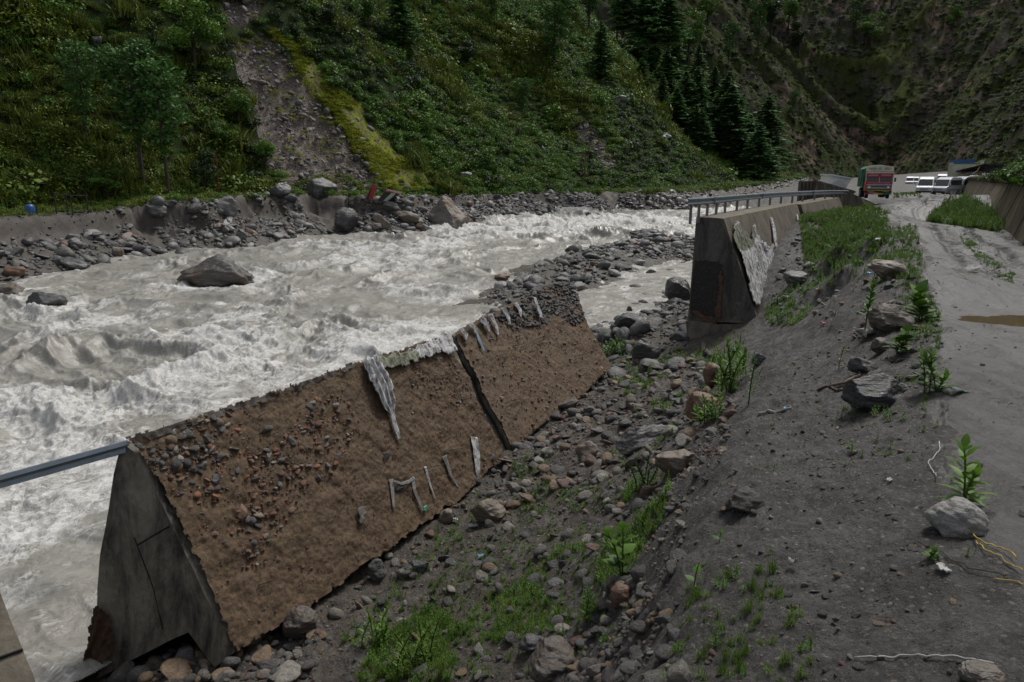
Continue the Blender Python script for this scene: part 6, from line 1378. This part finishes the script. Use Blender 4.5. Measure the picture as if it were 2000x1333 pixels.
q = MB(); q.prism([(-1.25, .15, 2.66), (1.25, .15, 2.66), (1.22, .25, 3.12), (.6, .25, 3.2), (-.6, .25, 3.2), (-1.22, .25, 3.12)], (0, .1, 0)); hb_ = q.build('header_board', P_cream, tr_)
glyphs(tr_, P_orange, -1.0, -.38, .12, 2.9, .24, 6); glyphs(tr_, P_orange, .38, 1.0, .12, 2.9, .24, 7)
q = MB(); q.cyl((0, .14, 2.92), (0, 1, 0), .16, .05); q.build('emblem', m_plain('grey_green_paint', (.25, .36, .32), .5), tr_)
q = MB(); q.box((-.9, -.05, 2.62), (.05, .2, .1)); q.box((.9, -.05, 2.62), (.05, .2, .1)); q.box((0, -.1, 2.66), (1.9, .04, .04)); q.build('roof_rail', P_rim, tr_)
V = []; F = []; nn_ = 16
for i in range(9):
    y = 1.6+i*.78; sag = .06*math.sin(i*2.1)
    for k in range(nn_):
        a = k/(nn_-1); x = -1.32+2.64*a; z = 1.1 if k in (0, nn_-1) else (3.0+.25*math.sin(a*math.pi)+sag) if 1 < k < nn_-2 else (2.9 if k in (1, nn_-2) else 3.0); x = -1.34 if k <= 1 else 1.34 if k >= nn_-2 else x; V.append((x+.03*math.sin(i*3+k), y, z))
for i in range(8):
    for k in range(nn_-1): F.append((i*nn_+k, (i+1)*nn_+k, (i+1)*nn_+k+1, i*nn_+k+1))
F += [tuple(range(nn_)), tuple(8*nn_+k for k in range(nn_))[::-1]]; q = MB(); q.add(V, F); q.build('tarpaulin', P_green, tr_)
for s in (-1, 1):
    q = MB(); q.prism([(s*1.36, 1.7, 2.9), (s*1.36, 3.6, 1.3), (s*1.36, 3.75, 1.3), (s*1.36, 1.95, 2.95)], (s*.05, 0, 0)); q.build('tarpaulin_fold', P_green, tr_)

t2b = Y(1880, 366, 112); t2 = empty('truck', t2b, 0, 'cream box lorry with a rust star and blue tarpaulin top behind the parked vans', 'truck'); t2.rotation_euler = (0, 0, math.radians(-16))
q = MB(); q.box((0, 0, 2.3), (4.0, 2.3, 2.6)); bx = q.build('cargo_box', P_cream, t2, bevel=.03)
q = MB(); q.prism([(-1.9, -1.2, 3.62), (.9, -1.2, 3.62), (.85, -1.0, 4.15), (-1.75, -1.0, 4.05)], (0, 2.2, 0)); q.build('blue_tarpaulin', P_bluetarp, t2)
for z, m in ((3.5, P_dgreen), (1.15, P_dgreen)):
    q = MB(); q.box((0, -1.17, z), (4.0, .06, .16)); q.box((2.02, 0, z), (.06, 2.3, .16)); q.build('rim_band', m, t2)
q = MB(); q.box((1.35, -1.18, 2.3), (.5, .07, 2.2)); q.build('ochre_panel', P_yellow, t2)
q = MB(); q.box((1.8, -1.18, 3.7), (.55, .06, .5)); q.box((1.8, -1.18, 2.4), (.45, .06, 1.9)); q.build('end_panel', P_cream, t2)
st_ = [(math.sin(i*math.pi/5)*(.55 if i % 2 == 0 else .24), math.cos(i*math.pi/5)*(.55 if i % 2 == 0 else .24)) for i in range(10)]
q = MB(); q.prism([(-.55+a, -1.19, 2.35+b) for a, b in st_], (0, -.03, 0)); q.build('star_emblem', P_orange, t2)
for s in (-1.4, 1.4):
    q = MB(); q.cyl((s, -.9, .5), (0, 1, 0), .5, .3); q.build('wheel', P_tyre, t2)
# open shed roof over the vehicles
sh = empty('shed', Y(1920, 366, 108), 0, 'open shed with dark roof and white slanted struts at the right of the vans', 'shed')
o_ = Y(1920, 366, 108); loc = lambda a, b, c: Y(a, b, c)-o_
q = MB(); q.prism([loc(1862, 337, 112), loc(1925, 322, 104), loc(1962, 322, 104), loc(1962, 340, 112)], Vector((0, 0, .14))); q.build('roof', P_black, sh)
q = MB(); q.prism([loc(1862, 339, 113), loc(1960, 322, 105), loc(1960, 325, 105), loc(1862, 341, 113)], Vector((0, .2, 0))); q.build('roof_beam', P_black, sh)
for a, b, c, d in ((1899, 341, 1911, 332), (1901, 345, 1908, 340), (1910, 331, 1914, 326), (1913, 350, 1925, 336)):
    q = MB(); q.tube([loc(a, b, 106), loc(c, d, 106)], .05, 6); q.build('strut', P_white, sh)
for a in (1926, 1944):
    q = MB(); q.tube([loc(a, 324, 105), loc(a, 366, 105)], .08, 6); q.build('post', P_black, sh)

# white tilted house beyond the ribbed wall
hb0 = Y(1640, 366, 84); hs_ = empty('tilted_house', hb0, 0, 'small white house tipped on its side beyond the ribbed wall left of the truck', 'house')
lc = lambda a, b, c: Y(a, b, c)-hb0
q = MB(); q.prism([lc(1617, 366, 83), lc(1652, 370, 82), lc(1664, 348, 82), lc(1623, 341, 83)], (.6, 4, -.2)); q.build('wall', m_plain('off_white_wall', (.7, .7, .68), .8), hs_)
q = MB(); q.prism([lc(1621, 342.5, 82.6), lc(1665, 350, 81.6), lc(1666, 348, 81.6), lc(1622, 340, 82.6)], (.7, 4.4, 0)); q.build('roof_edge', P_white, hs_)
q = MB(); q.prism([lc(1620, 366, 82), lc(1618, 361, 82), lc(1637, 352.5, 82), lc(1650, 357, 82), lc(1652, 368, 82)], (.2, .7, 0)); q.build('gable', P_white, hs_)

# ------------------------------------------------------------------ far bank things
M_signred = m_plain('sign_red', (.33, .015, .02), .5, 0, .1); M_signpink = m_plain('sign_edge', (.5, .05, .08), .5); M_darkwood = m_plain('dark_board', (.035, .033, .03), .8, 0, .4, 3)
sb = hitF(742, 402); k_ = (sb-Vector((0, 0, CAMZ))).length; sg = empty('broken_sign', sb, 0, 'broken red and dark striped signboard block tipped over on the far bank', 'sign')
ls = lambda a, b, dd=0: Y(a, b, sb.y+dd)-sb
q = MB(); q.prism([ls(720, 390), ls(727, 362), ls(734, 362), ls(728, 390)], (0, .4, 0)); q.build('red_panel', M_signred, sg)
q = MB(); q.prism([ls(713, 390), ls(722, 372), ls(727, 364), ls(720, 390)], (.1, .5, 0)); q.build('back_panel', M_darkwood, sg)
q = MB(); q.prism([ls(735, 394), ls(753, 373), ls(782, 379), ls(757, 394)], (0, 1.6, .2)); q.build('block', M_darkwood, sg)
q = MB(); q.prism([ls(748, 393, -.1), ls(765, 377, -.1), ls(773, 379, -.1), ls(757, 393, -.1)], (0, .1, 0)); q.build('white_band', m_plain('faded_green_white', (.3, .36, .31), .7), sg)
q = MB(); q.prism([ls(753, 374.5, -.1), ls(755, 372, -.1), ls(769, 375, -.1), ls(768, 377, -.1)], (0, .1, 0)); q.prism([ls(775, 379, -.1), ls(776, 377, -.1), ls(782, 379, -.1), ls(781, 381, -.1)], (0, .1, 0)); q.build('pink_edge', M_signpink, sg)
q = MB(); q.prism([ls(735, 394, -.2), ls(757, 394, -.2), ls(757, 396, -.2), ls(735, 396, -.2)], (0, 1.2, 0)); q.build('base_slab', M_conc, sg)
for a, b, c, l in ((428, 382, 70, 'thin red pole standing above the round striped boulder on the far bank'), (1142, 352, 54, 'thin rusty red pole at the foot of the green hillside')):
    p = hitF(a, b); k = (p-Vector((0, 0, CAMZ))).length/FPX; q = MB(); q.tube([(0, 0, -.3), (.05, 0, c*k)], .07*k*14, 8); q.tube([(.05, 0, c*k*.97), (c*k*.06, 0, c*k*1.0)], .03, 6); o = q.build('pole', m_plain('red_pole', (.2, .03, .015), .6), loc=p); tag(o, l, 'pole')
p0, p1 = hitF(111, 418), hitF(176, 418); fe = empty('fence', p0, 0, 'small dark rusty post fence on the far bank right of the blue water drum', 'fence')
for t in (0, .33, .47, .95):
    p = p0.lerp(p1, t)-p0; q = MB(); q.tube([p-Vector((0, 0, .3)), p+Vector((0, 0, 2.0))], .06, 6); q.build('post', P_black, fe)
q = MB(); q.tube([Vector((0, 0, 1.75)), p1-p0+Vector((0, 0, 1.75))], .035, 6); q.build('top_rail', P_black, fe)
q = MB(); q.tube([Vector((0, 0, .5)), p1-p0+Vector((0, 0, .5))], .02, 6); q.build('lower_rail', P_black, fe)
p = hitF(60, 420); dr = empty('water_drum', p, 0, 'small blue domed plastic drum on the far bank near the left edge', 'drum')
q = MB(); q.tube([(0, 0, -.1), (0, 0, .0), (0, 0, .75), (0, 0, .9), (0, 0, 1.0)], [.38, .4, .4, .3, .12], 16); q.build('tank', m_plain('blue_plastic_tank', (.02, .08, .25), .4), dr, smooth=True)
q = MB(); q.tube([(0, 0, 1.0), (0, 0, 1.07)], .14, 12); q.build('lid', P_black, dr)
q = MB(); q.tube([(.6, 0, -.1), (.6, .05, 1.0)], .05, 6); tag(q.build('stake', P_black, loc=p), 'short dark stake standing beside the blue drum', 'stake')
p = hitF(462, 412); 
p = hitF(681, 402); q = MB(); q.tube([(0, 0, -.2), (.02, 0, 1.9)], .06, 6); tag(q.build('post', P_black, loc=p), 'short thin dark post on the far bank left of the broken red sign', 'post')
for i, (a, b, w, h, l) in enumerate([(188, 90, 16, 14, 'pale jagged rock outcrop alone high on the grassy hillside at the left'),(906, 346, 30, 9, 'pale flat rock lying in the green brush near the hill foot'),(1215, 205, 26, 16, 'cluster-like pale rock on the slope below the dark fir'),(862, 316, 16, 9, 'pale rock in the brush above the moss strip end'),(1300, 275, 24, 14, 'pale rock at the lower edge of the fir wood'),(1062, 302, 9, 16, 'thin upright pale rock in the brush left of the rusty pole'),(1360, 97, 50, 14, 'whitish cliff band at the top of the ridge beyond the fir wood')]):
    if i < 6: boulder(a, b, w, h, 'grey', l, .8, 80+i, 'far', .3, 12)

# ------------------------------------------------------------------ small things on the near ground
def line_on_ground(name, pts, rad, mat, label, cat, lift=.0, flat=False):
    P_ = [hitN(a, b)+Vector((0, 0, rad+lift)) for a, b in pts]; Q_ = []
    for i in range(len(P_)-1):
        for t in np.linspace(0, 1, 5, endpoint=False):
            p = P_[i].lerp(P_[i+1], t); Q_.append(Vector((p.x, p.y, nz(p.x, p.y)+rad+lift*(1+.5*math.sin(i*2+t*3)))))
    Q_.append(P_[-1]); q = MB(); q.tube(Q_, rad, 7); o = q.build(name, mat, smooth=True); return tag(o, label, cat)
M_cord = m_plain('dirty_white_plastic', (.34, .34, .34), .5, 0, .2, 8); M_straw = m_plain('yellow_strap', (.42, .3, .04), .5, 0, .25, 9); M_twig = m_plain('dark_twig', (.04, .033, .028), .8)
line_on_ground('cord', [(1834,866),(1836,880),(1826,892),(1814,903),(1812,912),(1822,922),(1828,938)], .006, M_cord, 'white flat cord curling on the silt left of the leafy roadside plant', 'cord', .02)
line_on_ground('strap', [(1895,1040),(1905,1062),(1935,1068),(1960,1080),(1984,1100)], .006, M_straw, 'upper yellow straw-like strap leading right from the pale granite boulder', 'strap', .03)
line_on_ground('strap', [(1905,1062),(1925,1085),(1960,1100),(1980,1112),(1998,1122)], .005, M_straw, 'lower yellow strap looping under the upper one', 'strap', .02)
line_on_ground('strap', [(1940,1134),(1970,1138),(2000,1146)], .005, M_straw, 'short yellow strap at the right edge below the loop', 'strap', .01)
line_on_ground('twig', [(1786,1058),(1820,1075),(1850,1092),(1890,1115),(1940,1125),(1968,1128)], .005, M_twig, 'long thin dark twig on the silt below the pale granite boulder', 'twig', .02)
line_on_ground('plastic_strip', [(1668,1290),(1720,1289),(1765,1284),(1810,1288),(1860,1289),(1900,1292),(1940,1302)], .006, M_cord, 'long white plastic strip lying across the silt at the bottom', 'strip', .015)
line_on_ground('stick', [(1480,812),(1500,806),(1530,804),(1545,800)], .02, m_plain('wrapped_stick', (.25, .25, .24), .6), 'thin pale stick with a blue tip lying on the silt slope', 'stick', .01)
line_on_ground('driftwood', [(1620,760),(1650,752),(1668,742),(1680,738)], .03, m_plain('driftwood', (.13, .1, .075), .8, 0, .3, 9, .5), 'bleached forked driftwood stick left of the dark angular slab', 'driftwood', .01)
line_on_ground('driftwood', [(1598,764),(1620,758),(1640,765),(1660,757)], .025, m_plain('driftwood_dark', (.07, .055, .045), .8, 0, .3, 9, .5), 'darker driftwood stick crossing the bleached forked one', 'driftwood', .0)
line_on_ground('driftwood', [(1372,676),(1378,690),(1388,703)], .09, m_plain('log_bark', (.07, .06, .052), .85, 0, .3, 6, .6), 'short thick dark log under the footing of the standing wall', 'driftwood', .02)
def scrap(px, py, w, h, mat, label, seed):
    p = hitN(px, py); k = (p-Vector((0, 0, CAMZ))).length/FPX; r = random.Random(seed); n = 7; V = []; F = []
    for i in range(n):
        for j in range(n):
            a, b = i/(n-1)-.5, j/(n-1)-.5; V.append((a*w*k*(1+.3*r.uniform(-1, 1)), b*w*k*.6*(1+.3*r.uniform(-1, 1)), h*k*(.25+.5*r.random())+.01))
    for i in range(n-1):
        for j in range(n-1): F.append((i*n+j, (i+1)*n+j, (i+1)*n+j+1, i*n+j+1))
    q = MB(); q.add(V, F); o = q.build('litter', mat, loc=p, smooth=True, solid=.004); o.rotation_euler = (r.uniform(-.3, .3), r.uniform(-.3, .3), r.uniform(0, 6)); return tag(o, label, 'litter', 'scraps of litter')
for i, (a, b, w, h, m, l) in enumerate([(1436,692,22,10,m_plain('bright_blue_plastic', (.03, .16, .5), .4),'crumpled bright blue plastic among the tall weeds'),(1534,800,7,5,m_plain('sky_blue_cap', (.03, .3, .7), .4),'blue tip at the right end of the thin pale stick'),(1697,537,8,6,m_plain('cyan_scrap', (.03, .35, .6), .4),'small cyan scrap left of the buff boulder on the mound'),
    (1548,1108,14,22,M_cord,'white crumpled paper scrap in the middle of the near silt'),(1736,942,10,8,M_cord,'small white torn scrap on the silt left of the cord'),(1688,662,44,24,M_clothg,'pale crumpled sheet at the foot of the tall star-leaved plant'),(1705,678,16,10,M_straw,'yellow crumpled scrap beside the rounded brown cobble'),
    (1607,634,8,5,m_plain('red_scrap', (.5, .03, .06), .5),'tiny red scrap on the silt below the mound'),(1626,628,10,30,M_clothg,'grey knotted plastic hanging on the face of the mound'),(1840,1117,22,12,M_cord,'translucent plastic scrap on the silt below the pale boulder'),(1650,408,50,8,P_white,'white litter strewn along the verge before the low wall end'),
    (1715,470,12,5,P_white,'small white scrap on the far end of the mound'),(1034,845,7,14,m_plain('pale_bottle', (.4, .5, .55), .3),'pale bottle lying at the foot of the smaller fallen block'),(885,1020,14,12,M_cord,'clear plastic scrap beside the small orange stone'),(925,1032,18,10,M_cord,'white plastic loop in the mud left of the angular tan boulder'),(938,1090,12,10,m_plain('bluish_scrap', (.2, .35, .42), .5),'bluish wrapper among the banded pebbles'),(1870,768,26,10,m_plain('dark_teal', (.03, .07, .07), .5),'dark teal rag pressed into the wet road')]):
    scrap(a, b, w, h, m, l, 300+i)
# ------------------------------------------------------------------ each repeat told apart by the landmark beside it
LM = {'rock': [(415,530,'the big boulder in mid river'),(82,590,'the small veined boulder in the rapids'),(872,425,'the pointed buff boulder'),(675,432,'the blocky dark boulder'),(745,435,'the tan slab-like boulder'),(795,425,'the flat brown layered boulder'),(740,380,'the broken red sign'),(435,402,'the round boulder under the red pole'),
  (300,415,'the flat-topped boulder in the bank'),(22,532,'the orange boulder at the left edge'),(136,515,'the dark slab dipping into the water'),(145,477,'the pale veined boulder'),(228,495,'the egg-shaped tan boulder'),(60,410,'the blue drum'),(980,542,'the rust red boulder'),(1265,458,'the bar tip boulder'),(1120,485,'the dark boulder edging the bar'),
  (1095,560,'the stony crust of the small block'),(1160,418,'the pale boulder in the far rapids'),(1325,908,'the tan boulder with a cut end'),(952,1000,'the angular tan boulder'),(585,1230,'the round brown boulder'),(1400,730,'the orange upright boulder'),(1372,795,'the rust orange boulder'),(1262,850,'the long flat grey slab'),(1150,885,'the banded rounded boulder'),
  (1110,793,'the dark reddish block'),(1265,690,'the blocky boulder with weeds'),(1230,630,'the rounded boulder at the channel'),(1330,565,'the angular boulder by the wall'),(1035,1262,'the wet stone in the mud'),(1215,1165,'the rust brown stone'),(1080,1310,'the large brown stone at the bottom'),(735,1118,'the rounded stone under the jagged foot'),
  (1740,525,'the big buff mound boulder'),(1732,765,'the dark angular slab'),(1560,545,'the boulder under the standing wall'),(513,842,'the purplish flat stone'),(467,1003,'the terracotta brick piece'),(600,798,'the angular upper stone'),(750,892,'the dark stone by the strips'),(399,860,'the slate stone'),(1185,715,'the foot of the small block'),(300,1300,'the notch in the block end')],
 'tree': [(780,60,'the layered fir at the top'),(1172,120,'the dark conical fir'),(1370,100,'the whitish cliff band'),(1500,350,'the foot of the spur'),(1215,200,'the pale rocks on the slope'),(1300,270,'the pale rock under the wood'),(1400,380,'the near end of the guardrail'),(1270,60,'the top of the spur'),(1640,350,'the tilted house'),(1700,350,'the lorry'),(1690,60,'the deep gully'),(1560,220,'the reddish cliff')]}
LM['rock'] += [(px_, py_, nm_) for px_, py_, nm_ in [(190,470,'the sandy bank foot'),(380,455,'the bank below the round boulder'),(520,450,'the bank below the scar'),(1050,410,'the far rapids')]]
SHAPE = ['angular', 'narrow angular', 'blocky', 'thick angular', 'flat', 'rounded', 'very round', 'long rounded']
ORD = ['nearest', 'second', 'third', 'fourth', 'fifth', 'sixth', 'seventh', 'eighth', 'ninth', 'tenth', 'eleventh', 'twelfth']
def relabel(items, marks, what):
    """items: (object, pixel x, pixel y, word)"""
    B = {}
    for o, px, py, wd in items:
        D = sorted((math.hypot(px-a, (py-b)*1.4), i) for i, (a, b, _) in enumerate(marks)); d, i = D[0]; a, b, nm = marks[i]; dx, dy = px-a, (py-b)*1.4
        rel = ('right of' if dx > 0 else 'left of') if abs(dx) > abs(dy) else ('below' if dy > 0 else 'above'); B.setdefault((i, rel), []).append((d, o, wd))
    for (i, rel), L in B.items():
        L.sort(key=lambda t: t[0]); cnt = {}
        for d, o, wd in L:
            k = cnt.get(wd, 0); cnt[wd] = k+1; n_ = ORD[min(k, 11)]
            o['label'] = ' '.join(('%s, %s %s %s' % (wd+' '+what, n_ if k else 'nearest', rel, marks[i][2])).split())
it = []
for o in list(COL.objects):
    if o.name.split('.')[0] == 'rock' and o.parent is None:
        a, b = project(np.array([o.location.x]), np.array([o.location.y]), np.array([o.location.z])); s_ = o.scale[0]
        ix = int(o.data.name.split('.')[0][-1]) if o.data.name[-1].isdigit() and '.' not in o.data.name else [i for S in (RK_G, RK_M, RK_B) for i, m in enumerate(S) if m == o.data][0]
        it.append((o, float(a[0]), float(b[0]), SHAPE[ix]))
WHAT = {'boulders along the far river bank': 'far bank boulder', 'cobbles on the river bar': 'cobble on the bar', 'boulders by the side channel': 'wet boulder', 'stones in the gully': 'gully stone', 'stones under the fallen wall': 'shaded stone', 'stones in the near heap': 'heap stone', 'stones on the roadside mound': 'mound stone', 'stones behind the standing wall': 'grey stone', 'stones on the long fallen block': 'face stone', 'stones crusting the smaller block': 'crust stone'}
for gname, w in WHAT.items(): relabel([t for t in it if t[0].get('group') == gname], LM['rock'], w)
tt = []
for o in list(COL.objects):
    if o.parent is None and o.get('group') in ('firs in the wood on the spur', 'slender trees on the far mountain', 'round trees on the far mountain'):
        a, b = project(np.array([o.location.x]), np.array([o.location.y]), np.array([o.location.z+o.scale[2]*.5])); tt.append((o, float(a[0]), float(b[0]), 'dark' if 'firs' in o['group'] else 'dim slender' if 'slender' in o['group'] else 'dim round'))
relabel([t for t in tt if 'firs' in t[0]['group']], LM['tree'], 'fir in the spur wood'); relabel([t for t in tt if 'firs' not in t[0]['group']], LM['tree'], 'mountain tree')
